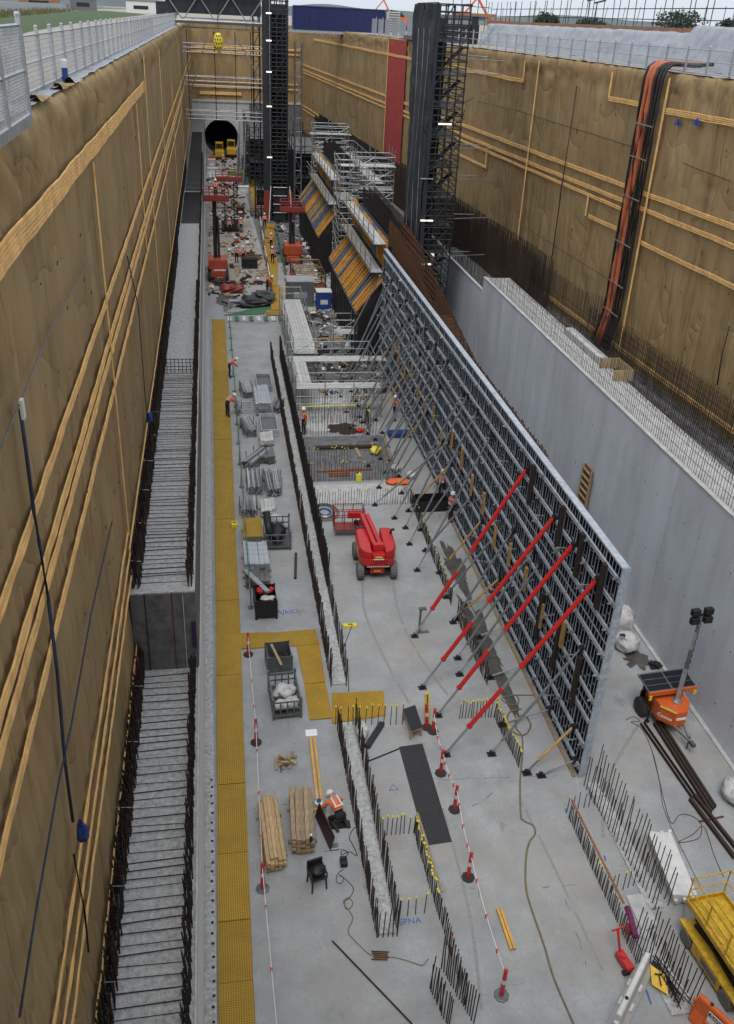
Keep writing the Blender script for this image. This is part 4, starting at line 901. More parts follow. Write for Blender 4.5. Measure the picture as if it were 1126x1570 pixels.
pipe_bundle(421,762,.85,2.5,.5,.02,'right of two matching pipe bundles lying side by side')
pipe_bundle(382,795,.80,1.5,.5,.0,'short pipe bundle in an upright rack before the yellow mesh plate')
plank_stack(412,795,.75,1.3,.4,.0,plankm,'small stack of pale boards behind the tall stillage',4,4,group='board stacks')
p = F(379,627); ld = thing('ladder_frame', 'flat ladder frame lying among the pipe bundles', 'frame', (p.x,p.y,0))
for s in (-.3,.3): MB().bar((p.x+s,p.y-.8,.04),(p.x+s,p.y+1.2,.04),.05).build('stile', galv, ld)
for k in range(5): MB().bar((p.x-.3,p.y-.7+.42*k,.05),(p.x+.3,p.y-.7+.42*k,.05),.04).build('rung', galv, ld)
p = F(392,605); o = MB().box((p.x-.22,p.y-.2,.01),(p.x+.25,p.y+.9,.04)).build('mesh_plate', grat); tag(o, 'small yellow mesh plate between pipe bundle and tray', 'plate')
p = F(391,838); mp_ = MB().box((p.x-.55,p.y-.05,.56),(p.x+.42,p.y+1.85,.60)).build('mesh_plate', grat); tag(mp_, 'large yellow mesh plate lying on stacked steel channels', 'plate')
plank_stack(390,839,.95,2.0,.46,0,galv,'stack of steel channels under the yellow mesh plate',5,3,rag=.02,group='channel stacks')
plank_stack(395,884,1.15,2.1,.62,.02,galv,'banded stack of pale steel channels in front of the yellow plate',5,3,rag=.06,group='channel stacks')
plank_stack(396,902,1.1,1.1,.3,.02,greym,'low stack of dark channels behind the black stillage',5,2,rag=.06,group='channel stacks')
a, b = F(376,874,.5), F(411,908,1.05); o = MB().bar(a, b, .22, .1).build('steel_channel', galv); tag(o, 'long grey channel leaning from the stack onto the black stillage', 'steel section')
a, b = F(453,888), F(454,850); o = MB().bar((a.x,a.y,.06),(b.x,b.y,.06),.12,.1).build('dark_beam', black); tag(o, 'dark short beam lying alone on the slab beside the stillages', 'beam')
def stillage(u, v, w_, l_, h_, rz, label, m_=greym, solid=False, fill=None):
    p = F(u, v); ro = thing('steel_stillage', label, 'stillage', (p.x,p.y,0), rz)
    MB().box((-w_/2,0,.12),(w_/2,l_,.17)).build('floor', m_, ro, world=False)
    for x in (-w_/2+.03, w_/2-.03):
        for y in (.03, l_-.03): MB().box((x-.04,y-.04,0),(x+.04,y+.04,h_+(.18 if not solid else .03))).build('post', m_, ro, world=False)
    def side(a, b):
        a = Vector(a); b = Vector(b)
        if solid: MB().bar(a+V(0,0,.17+(h_-.17)/2), b+V(0,0,.17+(h_-.17)/2), .02, h_-.17).build('side_panel', m_, ro, world=False)
        else:
            m = MB(); 
            for z in (.2, h_*.62, h_): m.bar(a+V(0,0,z), b+V(0,0,z), .05)
            for k in range(1, 4): q = a.lerp(b, k/4); m.bar(q+V(0,0,.2), q+V(0,0,h_), .045)
            m.build('side_frame', m_, ro, world=False)
    x, y = w_/2-.03, l_-.03
    side((-x,.03,0),(x,.03,0)); side((-x,y,0),(x,y,0)); side((-x,.07,0),(-x,y-.04,0)); side((x,.07,0),(x,y-.04,0))
    return ro, p
s1, p = stillage(426,844,1.3,1.9,.85,-.04,'open grey stillage filled with black sheeting')
o = MB().blob((p.x,p.y+.9,.55),(.45,.7,.33),3,.35,flat=.9).bar((p.x-.35,p.y+.5,.7),(p.x-.45,p.y+1.7,1.25),.35,.08).build('black_sheeting', black, None, smooth=True); tag(o, 'crumpled black sheeting heaped in the open grey stillage', 'sheeting')
o = MB().blob((p.x-.05,p.y+2.3,.35),(.5,.28,.36),6,.3,flat=.9).build('white_sack', whitebag, None, smooth=True); tag(o, 'white sack behind the stillage of black sheeting', 'sack')
s2, p = stillage(409,950,.95,1.35,.95,.02,'black sided stillage with a white sheet and red oddments', black, True)
o = MB().blob((p.x+.08,p.y+.55,.75),(.3,.2,.08),5,.4,flat=.9).build('white_sheet', whitebag, None, smooth=True); tag(o, 'crumpled white sheet lying in the black stillage', 'sheet')
o = MB().blob((p.x-.2,p.y+1.05,.8),(.2,.2,.12),7,.4,flat=.9).build('red_scrap', redp, None, smooth=True); tag(o, 'red scrap in the left corner of the black stillage', 'scrap')
o = MB().blob((p.x+.28,p.y+1.1,.8),(.14,.18,.12),8,.4,flat=.9).build('red_scrap', redp, None, smooth=True); tag(o, 'red scrap in the right corner of the black stillage', 'scrap')
s3, p = stillage(430,1036,.98,1.05,.9,.06,'solid grey skip bin with a plank standing in it', greym, True)
a, b = F(416,988,1.1), F(432,1020,.85); o = MB().bar(a, b, .1, .04).build('timber_board', timberw); tag(o, 'board propped diagonally in the solid grey bin', 'board')
o = MB().blob((p.x,p.y+.5,.45),(.36,.36,.12),9,.5,flat=.9).build('scrap_heap', black, None); tag(o, 'dark scrap in the bottom of the solid grey bin', 'scrap')
s4, p = stillage(441,1103,1.08,1.75,.8,.05,'open barred stillage full of white sacks', greym)
for k, (dx, dy, dz, r) in enumerate([(-.2,.35,.45,.3),(.2,.45,.5,.3),(-.15,.95,.6,.34),(.2,1.2,.5,.28),(.0,.7,.72,.25)]):
    o = MB().blob((p.x+dx,p.y+dy,dz-.1),(r,r*.9,r*.8),k+11,.35).build('white_sack', whitebag, None, smooth=True); tag(o, ['white sack at the near left of the barred stillage','white sack at the near right of the barred stillage','white sack at the back left of the barred stillage','white sack at the back right of the barred stillage','white sack on top of the heap in the barred stillage'][k], 'sack')
# timber stacks
plank_stack(424,1336,.62,2.75,.42,.05,timber,'long stack of tan timber planks with ragged ends, left of the pair',5,4,name='timber_stack',cat='timber stack',rag=.14)
plank_stack(465,1310,.72,2.3,.55,-.05,timberw,'shorter, higher stack of weathered timber planks, right of the pair',5,5,name='timber_stack',cat='timber stack',rag=.07)
pp = thing('red_timber', 'reddish timber lengths laid beside the left timber stack', 'timber', (F(407,1330).x, F(407,1330).y, 0))
for k in range(2): a, b = F(404+k*7,1330), F(399+k*6,1233); MB().bar((a.x,a.y,.1+.08*k),(b.x,b.y,.1+.08*k),.09,.08).build('length', timberred, pp)
a, b = F(476,1133), F(488,1240); lt_ = thing('long_timber', 'pair of long golden timber beams lying beside the wall starters', 'timber', (a.x,a.y,0))
for k in range(2): MB().bar((a.x+.14*k,a.y,.05),(b.x+.14*k,b.y,.05),.09,.09).build('beam', timbergold, lt_)
a, b = F(763,1396), F(784,1458); lt2 = thing('golden_timber', 'pair of golden timber beams lying alone on the open slab', 'timber', (a.x,a.y,0))
for k in range(2): MB().bar((a.x+.1*k,a.y,.05),(b.x+.1*k,b.y,.05),.08,.09).build('beam', timbergold, lt2)
p = F(437,1168); pa = thing('broken_pallet', 'broken wooden pallet heap on the slab above the timber stacks', 'pallet', (p.x,p.y,0))
for k in range(9): MB().bar((p.x+rnd(-.4,.1),p.y+rnd(-.3,.3),.05+.05*k*.6),(p.x+rnd(.0,.45),p.y+rnd(-.35,.35),.06+.05*k*.6),.1,.03).build('board', timberw, pa)
for k in range(3): MB().box((p.x-.35+.22*k,p.y-.4,0),(p.x-.27+.22*k,p.y+.2,.08)).build('bearer', timberw, pa)
a, b = F(483,1252,.02), F(506,1304,.02); pn = thing('plywood_sheet', 'dark plywood sheet standing on edge beside the kneeling worker', 'sheet', (a.x,a.y,0))
MB().add([(a.x,a.y,.02),(b.x,b.y,.02),(b.x+.12,b.y,.62),(a.x+.12,a.y,.62),(a.x+.03,a.y,.02),(b.x+.03,b.y,.02),(b.x+.15,b.y,.62),(a.x+.15,a.y,.62)], [(0,1,2,3),(4,7,6,5),(0,4,5,1),(1,5,6,2),(2,6,7,3),(3,7,4,0)]).build('sheet', mat('dark_ply', (.05,.02,.018), .5), pn); MB().bar((b.x-.2,b.y,.02),(b.x+.35,b.y+.05,.02),.04).build('foot', galv, pn)
p = F(512,1300); o = MB().box((p.x-.15,p.y-.12,0),(p.x+.15,p.y+.14,.03)).build('steel_plate', greym); tag(o, 'small grey plate lying beside the plywood sheet', 'plate')
p = F(489,1235); sp = thing('small_reel', 'small round white and blue reel standing on the golden beams', 'reel', (p.x,p.y,.1)); MB().lathe((p.x,p.y,.12), [(.13,0),(.13,.03),(.05,.03),(.05,.1)], 16).build('disc', paper, sp); MB().lathe((p.x,p.y,.225), [(.085,0),(.085,.012)], 12).build('hub', bluep, sp)
p = F(489,1246); o = MB().bar((p.x-.22,p.y-.02,.16),(p.x+.25,p.y+.06,.16),.05,.04).build('timber_offcut', timbergold); tag(o, 'pale timber offcut across the ends of the golden beams', 'timber')
p = F(478,1124); o = MB().box((p.x-.22,p.y-.16,.005),(p.x+.2,p.y+.18,.012)).build('paper_sheet', paper); o.rotation_euler = (0,0,.0); tag(o, 'white drawing sheet lying by the head of the golden beams', 'paper')
p = F(477,1290,.6); o = MB().lathe((p.x,p.y,.62), [(.05,0),(.05,.18),(.03,.22)], 10).build('thermos', black); tag(o, 'black flask with pale lid on the higher timber stack', 'flask'); MB().lathe((p.x,p.y,.84), [(.035,0),(.035,.05)], 10).build('lid', paper, o, world=True)
# black chair
p = F(486,1358); ch = thing('plastic_chair', 'black plastic chair standing alone on the slab', 'chair', (p.x,p.y,0), .25)
MB().box((-.24,-.22,.43),(.24,.24,.47)).build('seat', black, ch, world=False, bevel=.03); MB().box((-.25,.2,.47),(.25,.26,.92)).build('backrest', black, ch, world=False, bevel=.03)
for x in (-.21,.21):
    for y in (-.19,.2): MB().tube((x*1.1,y*1.15,0),(x,y,.44),.025,6,.03).build('leg', black, ch, world=False)
    MB().bar((x*1.15,-.2,.64),(x*1.15,.23,.66),.05,.03).build('armrest', black, ch, world=False); MB().bar((x*1.15,-.19,.46),(x*1.15,-.19,.64),.035).build('arm_post', black, ch, world=False)
o = MB().blob((p.x+.02,p.y+.02,.63),(.26,.22,.15),4,.3).build('black_jacket', black, None, smooth=True); tag(o, 'black jacket thrown over the plastic chair', 'jacket')
# power pack and cords
p = F(527,1325); pk = thing('power_pack', 'small black power pack trailing cords on the slab', 'power pack', (p.x,p.y,0)); MB().box((p.x-.11,p.y-.15,0),(p.x+.11,p.y+.15,.2)).build('case', black, pk, bevel=.02); MB().bar((p.x-.09,p.y,.24),(p.x+.09,p.y,.24),.03).build('handle', black, pk)
def cord(name, label, pxs, m_, r=.012, z=.02, cat='cord', sub=6):
    P = [F(u,v,z) for u,v in pxs]; pts = []
    for i in range(len(P)-1):
        a, b, c, d = P[max(i-1,0)], P[i], P[i+1], P[min(i+2,len(P)-1)]
        for k in range(sub):
            t = k/sub; pts.append(.5*((2*b)+(c-a)*t+(2*a-5*b+4*c-d)*t*t+(3*b-a-3*c+d)*t**3))
    pts.append(P[-1]); o = MB().path(pts, r, 6).build(name, m_, None, smooth=True); return tag(o, label, cat)
cord('extension_cable','black cord looping from the power pack past the kneeling worker',[(527,1318),(534,1308),(525,1303),(524,1311),(536,1306),(548,1312),(541,1295),(536,1285),(540,1274),(545,1268)],black,.012)
cord('extension_cable','thin dark cord coiled below the power pack',[(527,1333),(518,1340),(516,1352),(524,1354),(527,1346),(520,1341),(532,1350),(542,1362),(538,1374),(529,1382)],black,.01)
cord('air_hose','thin tan hose from the coil down to the bar offcuts',[(529,1382),(530,1393),(538,1392),(541,1383),(534,1377),(527,1384),(538,1400),(541,1410),(534,1428),(545,1443),(565,1462),(580,1468),(604,1468),(630,1475),(648,1480),(657,1470)],hose,.014)
cord('water_hose','long tan hose snaking down the open slab from its coil',[(800,1087),(782,1092),(778,1108),(790,1124),(806,1126),(814,1112),(806,1098),(793,1100),(792,1116),(801,1130),(801,1160),(798,1200),(799,1248),(803,1258),(818,1266),(821,1278),(812,1292),(807,1316),(807,1360),(816,1395),(835,1450),(850,1500),(880,1570)],hose,.028,.03,'hose')
cord('water_hose','second loop of tan hose lying by the formwork foot',[(823,1066),(790,1066),(770,1071),(781,1080),(795,1078),(792,1066),(776,1068)],hose,.025,.03,'hose')
cord('rope_line','orange cord trailing beside the steel beams to the yellow lift',[(960,1104),(972,1099),(982,1106),(968,1107),(985,1118),(1000,1150),(1008,1180),(1018,1225),(1030,1262),(1042,1250),(1058,1250),(1075,1262),(1072,1285),(1040,1292),(1062,1280),(1080,1268),(1095,1310),(1110,1345)],rebarrust,.012)
cord('rope_line','dark thin cable lying over the slab beside the hose of the light tower',[(1000,1150),(1012,1200),(1020,1245),(1060,1330),(1075,1360)],rebar,.008)
for k, (pts, lab) in enumerate([([(612,1148),(600,1153),(563,1168)],'dark bar leaning from the bars to the black mat'),([(510,1443),(560,1495),(632,1570)],'long dark bar lying across the slab at the bottom')]):
    P = [F(u,v,.03) for u,v in pts]; o = MB().path(P, .025, 6).build('loose_bar', rebardark); tag(o, lab, 'bar')
ob = thing('bar_offcuts', 'few rusty bar offcuts lying on the slab near the kicker box', 'bar offcuts', F(582,1462))
for k in range(5): a = F(570+rnd(-2,4),1460+k*3); b = F(594+rnd(-3,3),1461+k*3); MB().tube((a.x,a.y,.03),(b.x,b.y,.03),.02,5).build('bar', rebarrust, ob)
# black mat, bench, roll, bag
mq = [F(u,v)[:2] for u,v in [(612,1146),(648,1141),(693,1291),(653,1297)]]
o = MB().prism(mq, .005, .03).build('rubber_mat', matmesh); tag(o, 'long black mesh mat lying beside the red bollards', 'mat')
q = [F(u,v,.5) for u,v in [(619,1087),(637,1081),(648,1114),(631,1120)]]; bn = thing('work_bench', 'low black topped bench standing beside the orange cones', 'bench', (q[0].x,q[0].y,0))
MB().prism([x_[:2] for x_ in q], .46, .5).build('top', black, bn); MB().prism([x_[:2] for x_ in q], .38, .455).build('rim', timberw, bn)
cq = sum(q, V(0,0,0))/4
for x_ in q: z_ = x_.lerp(cq, .12); MB().box((z_.x-.04,z_.y-.04,0),(z_.x+.04,z_.y+.04,.38)).build('leg', timberw, bn)
a, b = F(563,1148), F(586,1112); o = MB().bar((a.x,a.y,.09),(b.x,b.y,.09),.2,.16).build('dark_beam', black); tag(o, 'short black box beam beside the white bag by the bars', 'beam')
p = F(556,1128); o = MB().blob((p.x,p.y+.1,.22),(.24,.36,.24),14,.35,flat=.9).build('white_sack', whitebag, None, smooth=True); tag(o, 'white sack slumped between the bars and the black box beam', 'sack')
p = F(537,961); ps = thing('yellow_box', 'flat yellow box lying on the slab below the boom lift', 'box', (p.x,p.y,0)); MB().box((p.x-.3,p.y-.1,.0),(p.x+.28,p.y+.1,.12)).build('case', hazyellow, ps); MB().bar((p.x-.1,p.y,.14),(p.x+.1,p.y,.14),.03).build('handle', black, ps)
a = F(643,968); sd2 = thing('steel_stand', 'small dark steel stand on the slab at the first red prop foot', 'stand', (a.x,a.y,0)); MB().box((a.x-.05,a.y-.05,0),(a.x+.03,a.y+.03,1.15)).build('post', greym, sd2); MB().box((a.x-.15,a.y-.15,0),(a.x+.4,a.y+.0,.04)).build('base', greym, sd2); MB().box((a.x-.1,a.y-.1,1.15),(a.x+.22,a.y+.08,1.22)).build('head', greym, sd2)
p = F(660,778); sk = thing('steel_skip', 'low dark open trough behind the kicker bars', 'trough', (p.x,p.y,0)); 
for a, b in (((-.9,-.5,.05),(.9,-.45,.6)),((-.9,.45,.05),(.9,.5,.6)),((-.9,-.44,.05),(-.85,.44,.6)),((.85,-.44,.05),(.9,.44,.6)),((-.9,-.5,.0),(.9,.5,.045))): MB().box((p.x+a[0],p.y+a[1],a[2]),(p.x+b[0],p.y+b[1],b[2])).build('side', black, sk)
p = F(498,786); cl = thing('hose_coil', 'flat coil of blue and tan hose lying on the slab', 'hose coil', (p.x,p.y,0))
for rr, m_ in ((.75,hose),(.66,hose),(.52,bluep),(.45,galv),(.36,galv),(.28,bluep)): MB().path([(p.x+rr*math.cos(t),p.y+rr*math.sin(t)*1.25,.04) for t in [k*.21 for k in range(31)]], .035, 5).build('turn', m_, cl)
# sprayed marks
text('AJklO', bluespray, None, tuple(F(441,938,.006)), (0,0,0), .42, 'floor_writing', .001); bpy.data.objects['floor_writing']['kind'] = 'structure'
t2 = text('SPNA', bluespray, None, tuple(F(629,1413,.006)), (0,0,0), .28, 'floor_writing', .001); t2['kind'] = 'structure'
for (u,v) in ((603,1208),): 
    a = F(u,v,.006); o = MB().path([(a.x-.14,a.y-.1,.006),(a.x+.16,a.y-.1,.006),(a.x+.02,a.y+.18,.006),(a.x-.14,a.y-.1,.006)], .012, 4).build('floor_marking', bluespray); struct(o)
for (u,v,l_) in ((432,1185,.5),(930,1320,.2),(908,1226,.2),(985,1390,.3),(1000,1540,.4),(870,1247,.2)):
    a = F(u,v,.006); o = MB().bar((a.x-.02,a.y,.005),(a.x+.02,a.y+l_,.005),.05,.004).build('floor_marking', bluespray); struct(o)

# ================================================================== BOLLARDS AND TAPE
def bollard(u, v, label, lean=0.0):
    p = F(u, v); r = thing('bollard', label, 'bollard', (p.x,p.y,0), rnd(0,1), 'red and white bollards')
    MB().lathe((0,0,0), [(.21,0),(.21,.035),(.17,.05),(.07,.06)], 8).build('base', rubber if random.random() < .6 else greym, r, world=False)
    for a, b, m_, ra, rb in ((.06,.55,redp,.065,.06),(.55,.72,reflect,.063,.06),(.72,.95,redp,.06,.055)): MB().tube((0,lean*a,a),(0,lean*b,b),ra,12,rb).build('post' if m_ is redp else 'reflective_band', m_, r, world=False)
    MB().lathe((0,lean*.95,.95), [(.05,0),(.03,.04),(.03,.07),(.06,.09),(.06,.14),(.03,.17)], 10).build('handle', redp, r, world=False); return V(p.x,p.y,.95)
BL = [bollard(381,1004,'red bollard on the walkway junction, farthest of the left line'), bollard(393,1139,'red bollard in the middle of the left line'), bollard(403,1363,'red bollard in front of the left timber stack')]
BR = [bollard(676,1186,'red bollard just below the two orange cones'), bollard(697,1242,'second red bollard down from the orange cones'), bollard(718,1346,'third red bollard down, level with the black mat end'), bollard(769,1527,'nearest red bollard on the open slab')]
def tape(pts, label):
    r = thing('barrier_tape', label, 'tape', pts[0]); m = MB()
    for a, b in zip(pts, pts[1:]):
        n = 10; q = [a.lerp(b, k/n)-V(0,0,.18*math.sin(math.pi*k/n)) for k in range(n+1)]; m.path(q, .012, 4)
        for k in (2, 5, 8): MB().box(q[k]+V(-.03,-.03,-.1), q[k]+V(.03,.03,.02)).build('flag', tapered, r)
    m.build('line', tapew, r); return r
tape([BL[0],BL[1],BL[2],V(BL[2].x+.15,12.2,.7)], 'white tape strung along the left line of bollards')
for k, (u, v) in enumerate([(655,1116),(664,1122)]):
    p = F(u, v); bollard(u, v, ['left of the two orange cones beside the bench','right of the two orange cones beside the bench'][k], .1 if k == 0 else 0)
p = F(658,1112); fl_ = thing('folded_sign', 'folded yellow striped warning flag leaning behind the cones', 'sign', (p.x,p.y,0)); MB().bar((p.x-.05,p.y+.1,0),(p.x-.12,p.y+.25,1.35),.2,.05).build('panel', hazyellow, fl_); MB().bar((p.x-.05,p.y+.07,.0),(p.x-.12,p.y+.22,1.3),.03,.06).build('stripe', black, fl_)
tape([F(666,1095,.9)]+BR, 'white tape with red flags strung along the right line of bollards')

# ================================================================== PEOPLE
def person(label, loc, rz, pose, trouser=navy, hatm=helmet, vestm=vest, s=1.0):
    """one continuous skinned body; joints in local metres, facing -y"""
    J = dict(pelvis=(0,0,.95), chest=(0,-.01,1.25), neck=(0,0,1.47), head=(0,-.03,1.60), crown=(0,-.02,1.74),
             ls=(.19,0,1.40), le=(.26,.02,1.12), lh=(.27,-.12,.90), rs=(-.19,0,1.40), re=(-.26,.02,1.12), rh=(-.27,-.12,.90),
             lp=(.10,0,.90), lk=(.12,-.03,.50), la=(.12,.02,.09), lt=(.13,-.16,.05), rp=(-.10,0,.90), rk=(-.12,-.03,.50), ra=(-.12,.02,.09), rt=(-.13,-.16,.05))
    J.update(pose); rad = dict(pelvis=.15,chest=.165,neck=.06,head=.105,crown=.08,ls=.075,le=.055,lh=.045,rs=.075,re=.055,rh=.045,lp=.10,lk=.07,la=.055,lt=.05,rp=.10,rk=.07,ra=.055,rt=.05)
    names = list(J); E_ = [('pelvis','chest'),('chest','neck'),('neck','head'),('head','crown'),('chest','ls'),('ls','le'),('le','lh'),('chest','rs'),('rs','re'),('re','rh'),('pelvis','lp'),('lp','lk'),('lk','la'),('la','lt'),('pelvis','rp'),('rp','rk'),('rk','ra'),('ra','rt')]
    me = bpy.data.meshes.new('body'); me.from_pydata([J[n] for n in names], [(names.index(a), names.index(b)) for a, b in E_], []); o = bpy.data.objects.new('tmp', me); col.objects.link(o)
    o.modifiers.new('s','SKIN'); o.modifiers.new('d','SUBSURF').levels = 1
    for i, n in enumerate(names):
        d = me.skin_vertices[0].data[i]; d.radius = (rad[n], rad[n]*(.75 if n in ('pelvis','chest') else 1)); d.use_root = (n == 'pelvis')
    bpy.context.view_layer.update(); bme = bpy.data.meshes.new_from_object(o.evaluated_get(bpy.context.evaluated_depsgraph_get())); bpy.data.objects.remove(o)
    reg = {'head':0,'crown':0,'neck':0,'lh':0,'rh':0,'chest':1,'ls':1,'rs':1,'le':1,'re':1,'pelvis':2,'lp':2,'rp':2,'lk':2,'rk':2,'la':3,'ra':3,'lt':3,'rt':3}
    for m_ in (skin, vestm, trouser, bootm): bme.materials.append(m_)
    pos = {n: Vector(J[n]) for n in names}
    for p in bme.polygons:
        c = p.center; b_ = None; bd = 9
        for n in names:
            d = (c-pos[n]).length-rad[n]*.6
            if d < bd: bd = d; b_ = n
        p.material_index = reg[b_]; p.use_smooth = True
    bm = bmesh.new(); bm.from_mesh(bme)
    def finger(a, b, r):
        t = MB().tube(a, b, r, 5, r*.7); vs = [bm.verts.new(q) for q in t.v]
        for f_ in t.f:
            try: bm.faces.new([vs[i] for i in f_]).material_index = 0
            except ValueError: pass
    for h, e in (('lh','le'),('rh','re')):
        d, x, y = basis(pos[h]-pos[e])
        for k in range(4): b0 = pos[h]+d*.02+x*(k-1.5)*.022; finger(b0, b0+d*(.085+.012*(k in (1,2)))+y*-.02, .010)
        finger(pos[h]+x*.03, pos[h]+x*.065+d*.05, .011)
    hd = pos['head']; up = (pos['crown']-hd).normalized(); fwd = V(0,-1,0); fwd = (fwd-up*fwd.dot(up)); fwd = fwd.normalized() if fwd.length > .05 else V(0,0,-1); sx = up.cross(fwd)
    finger(hd+fwd*.09+up*.0, hd+fwd*.125-up*.02, .016)
    for s_ in (-1,1): finger(hd+sx*s_*.095-up*.02, hd+sx*s_*.115+up*.03, .018)
    bm.to_mesh(bme); bm.free()
    r = thing('person', label, 'person', loc, rz); r.scale = (s,s,s); b = bpy.data.objects.new('body', bme); col.objects.link(b); b.parent = r
    m = MB()
    for s_ in (-1,1): c = hd+fwd*.098+up*.02+sx*s_*.035; m.lathe(c, [(.008,-.008),(.012,0),(.008,.008)], 6)
    m.build('eyes', black, r, world=False); c = hd+fwd*.095-up*.05; MB().bar(c-sx*.025, c+sx*.025, .012).build('mouth', reddark, r, world=False)
    m = MB(); q = up.to_track_quat('Z','Y').to_matrix(); prof = [(.15,0),(.135,.02),(.13,.06),(.105,.12),(.05,.155),(.005,.165)]; t = MB().lathe((0,0,0), prof, 14)
    c = hd+up*.045; t.v = [tuple(c+q@Vector(p)) for p in t.v]; t.build('helmet', hatm, r, smooth=True, world=False)
    ch, pe = pos['chest'], pos['pelvis']; d, x, y = basis(ch-pe); nk = pos['neck']
    x = (pos['ls']-pos['rs']).normalized(); y = x.cross(nk-ch).normalized(); m = MB()
    for s_ in (-1,1):
        for q0, q1 in ((nk+x*s_*.1-(nk-ch)*.1, ch-(nk-ch)*.8+x*s_*.1),): 
            for sg_ in (-1,1): m.bar(q0+y*sg_*.128, q1+y*sg_*.14, .05, .012)
    for sg_ in (-1,1): m.bar(ch-(nk-ch)*.7-x*.15+y*sg_*.137, ch-(nk-ch)*.7+x*.15+y*sg_*.137, .05, .012)
    m.build('reflective_strips', reflect, r, world=False); return r
bend = dict(chest=(0,-.22,1.16), neck=(0,-.40,1.28), head=(0,-.50,1.33), crown=(0,-.60,1.42), ls=(.19,-.33,1.24), rs=(-.19,-.33,1.24), le=(.24,-.42,.98), re=(-.24,-.42,.98), lh=(.16,-.58,.82), rh=(-.16,-.58,.82))
kneel = dict(pelvis=(0,.12,.42), chest=(0,-.18,.62), neck=(0,-.40,.66), head=(0,-.52,.64), crown=(0,-.66,.66), ls=(.19,-.32,.66), rs=(-.19,-.32,.66), le=(.30,-.42,.40), re=(-.30,-.42,.40), lh=(.16,-.62,.16), rh=(-.16,-.62,.18), lp=(.11,.12,.40), lk=(.22,-.22,.12), la=(.18,.22,.08), lt=(.18,.36,.05), rp=(-.11,.12,.40), rk=(-.22,-.22,.12), ra=(-.18,.22,.08), rt=(-.18,.36,.05))
walk = dict(lk=(.11,-.16,.50), la=(.11,-.22,.10), lt=(.12,-.40,.06), rk=(-.11,.06,.48), ra=(-.11,.28,.13), rt=(-.11,.16,.06))
reach = dict(le=(.30,-.22,1.25), lh=(.28,-.45,1.35), re=(-.28,-.20,1.2), rh=(-.22,-.42,1.25))
p = F(519,1262); person('person kneeling and bent over in orange vest beside the wall bars', (p.x,p.y,0), math.radians(200), kneel, s=1.08)
o = MB().box((p.x-.35,p.y-.25,.004),(p.x+.38,p.y+.05,.03)).build('kneeling_mat', black); tag(o, 'black kneeling mat under the crouched worker', 'mat')
p = F(352,580); person('person leaning over in orange vest at the far safety line', (p.x,p.y,.06), math.radians(95), bend)
p = F(349,640); person('person bending forward in orange vest on the yellow walkway', (p.x,p.y,.06), math.radians(120), bend)
p = F(604,645); person('person in orange shirt standing among the far props', (p.x,p.y,0), math.radians(90), reach)
p = F(690,800); person('person in orange vest reaching to the formwork face', (p.x,p.y,0), math.radians(100), reach)
p = F(676,765); person('person in orange vest behind the one at the formwork', (p.x,p.y,0), math.radians(140), {})
p = F(466,665); person('person in orange vest beside the tall dark starter bars', (p.x,p.y,0), math.radians(-60), {})
p = F(570,545); person('person in orange helmet below the scaffold platform', (p.x,p.y,0), math.radians(170), {}, hatm=vest)
for k, (u, v, rz, ps, lab) in enumerate([(363,403,20,{},'left of two people talking before the dark box'),(374,403,-30,{},'right of two people talking before the dark box'),(406,352,0,walk,'person walking at the head of the far yellow walkway'),(416,385,170,walk,'person walking halfway along the far yellow walkway'),(418,407,180,walk,'nearest person walking on the far yellow walkway'),(410,445,60,bend,'person in orange bending by the grey tarpaulin'),(352,358,30,{},'person standing by the wheels of the dark scissor lift'),(370,357,0,{},'person standing right of the dark scissor lift'),(343,254,0,{},'person standing near the distant yellow loader'),(495,372,40,bend,'person in orange stooping by the white sheeting')]):
    p = F(u, v); person(lab, (p.x,p.y,.2 if k in (2,3,4) else 0), math.radians(rz), ps)

# ================================================================== MACHINES
def wheel(r_, w_, parent, loc, name='wheel', m_=tyregrey, hub=greym, rz=0):
    e = MB().lathe((0,0,0), [(r_*.62,-w_/2),(r_*.95,-w_/2),(r_,-w_*.35),(r_,w_*.35),(r_*.95,w_/2),(r_*.62,w_/2)], 20, 'x'); 
    for k in range(20): t = 2*math.pi*k/20; c, s = math.cos(t), math.sin(t); e.bar((-w_*.46,r_*c,r_*s),(0,r_*math.cos(t+.12),r_*math.sin(t+.12)),.05,.03).bar((0,r_*math.cos(t+.12),r_*math.sin(t+.12)),(w_*.46,r_*c,r_*s),.05,.03)
    o = e.build(name, m_, parent, world=False); o.location = loc; o.rotation_euler = (0,0,rz)
    MB().lathe((0,0,0), [(.05,-w_*.42),(r_*.6,-w_*.38),(r_*.62,-w_*.3),(r_*.62,w_*.3),(r_*.6,w_*.38),(.05,w_*.42)], 14, 'x').build('rim', hub, o, world=False); return o
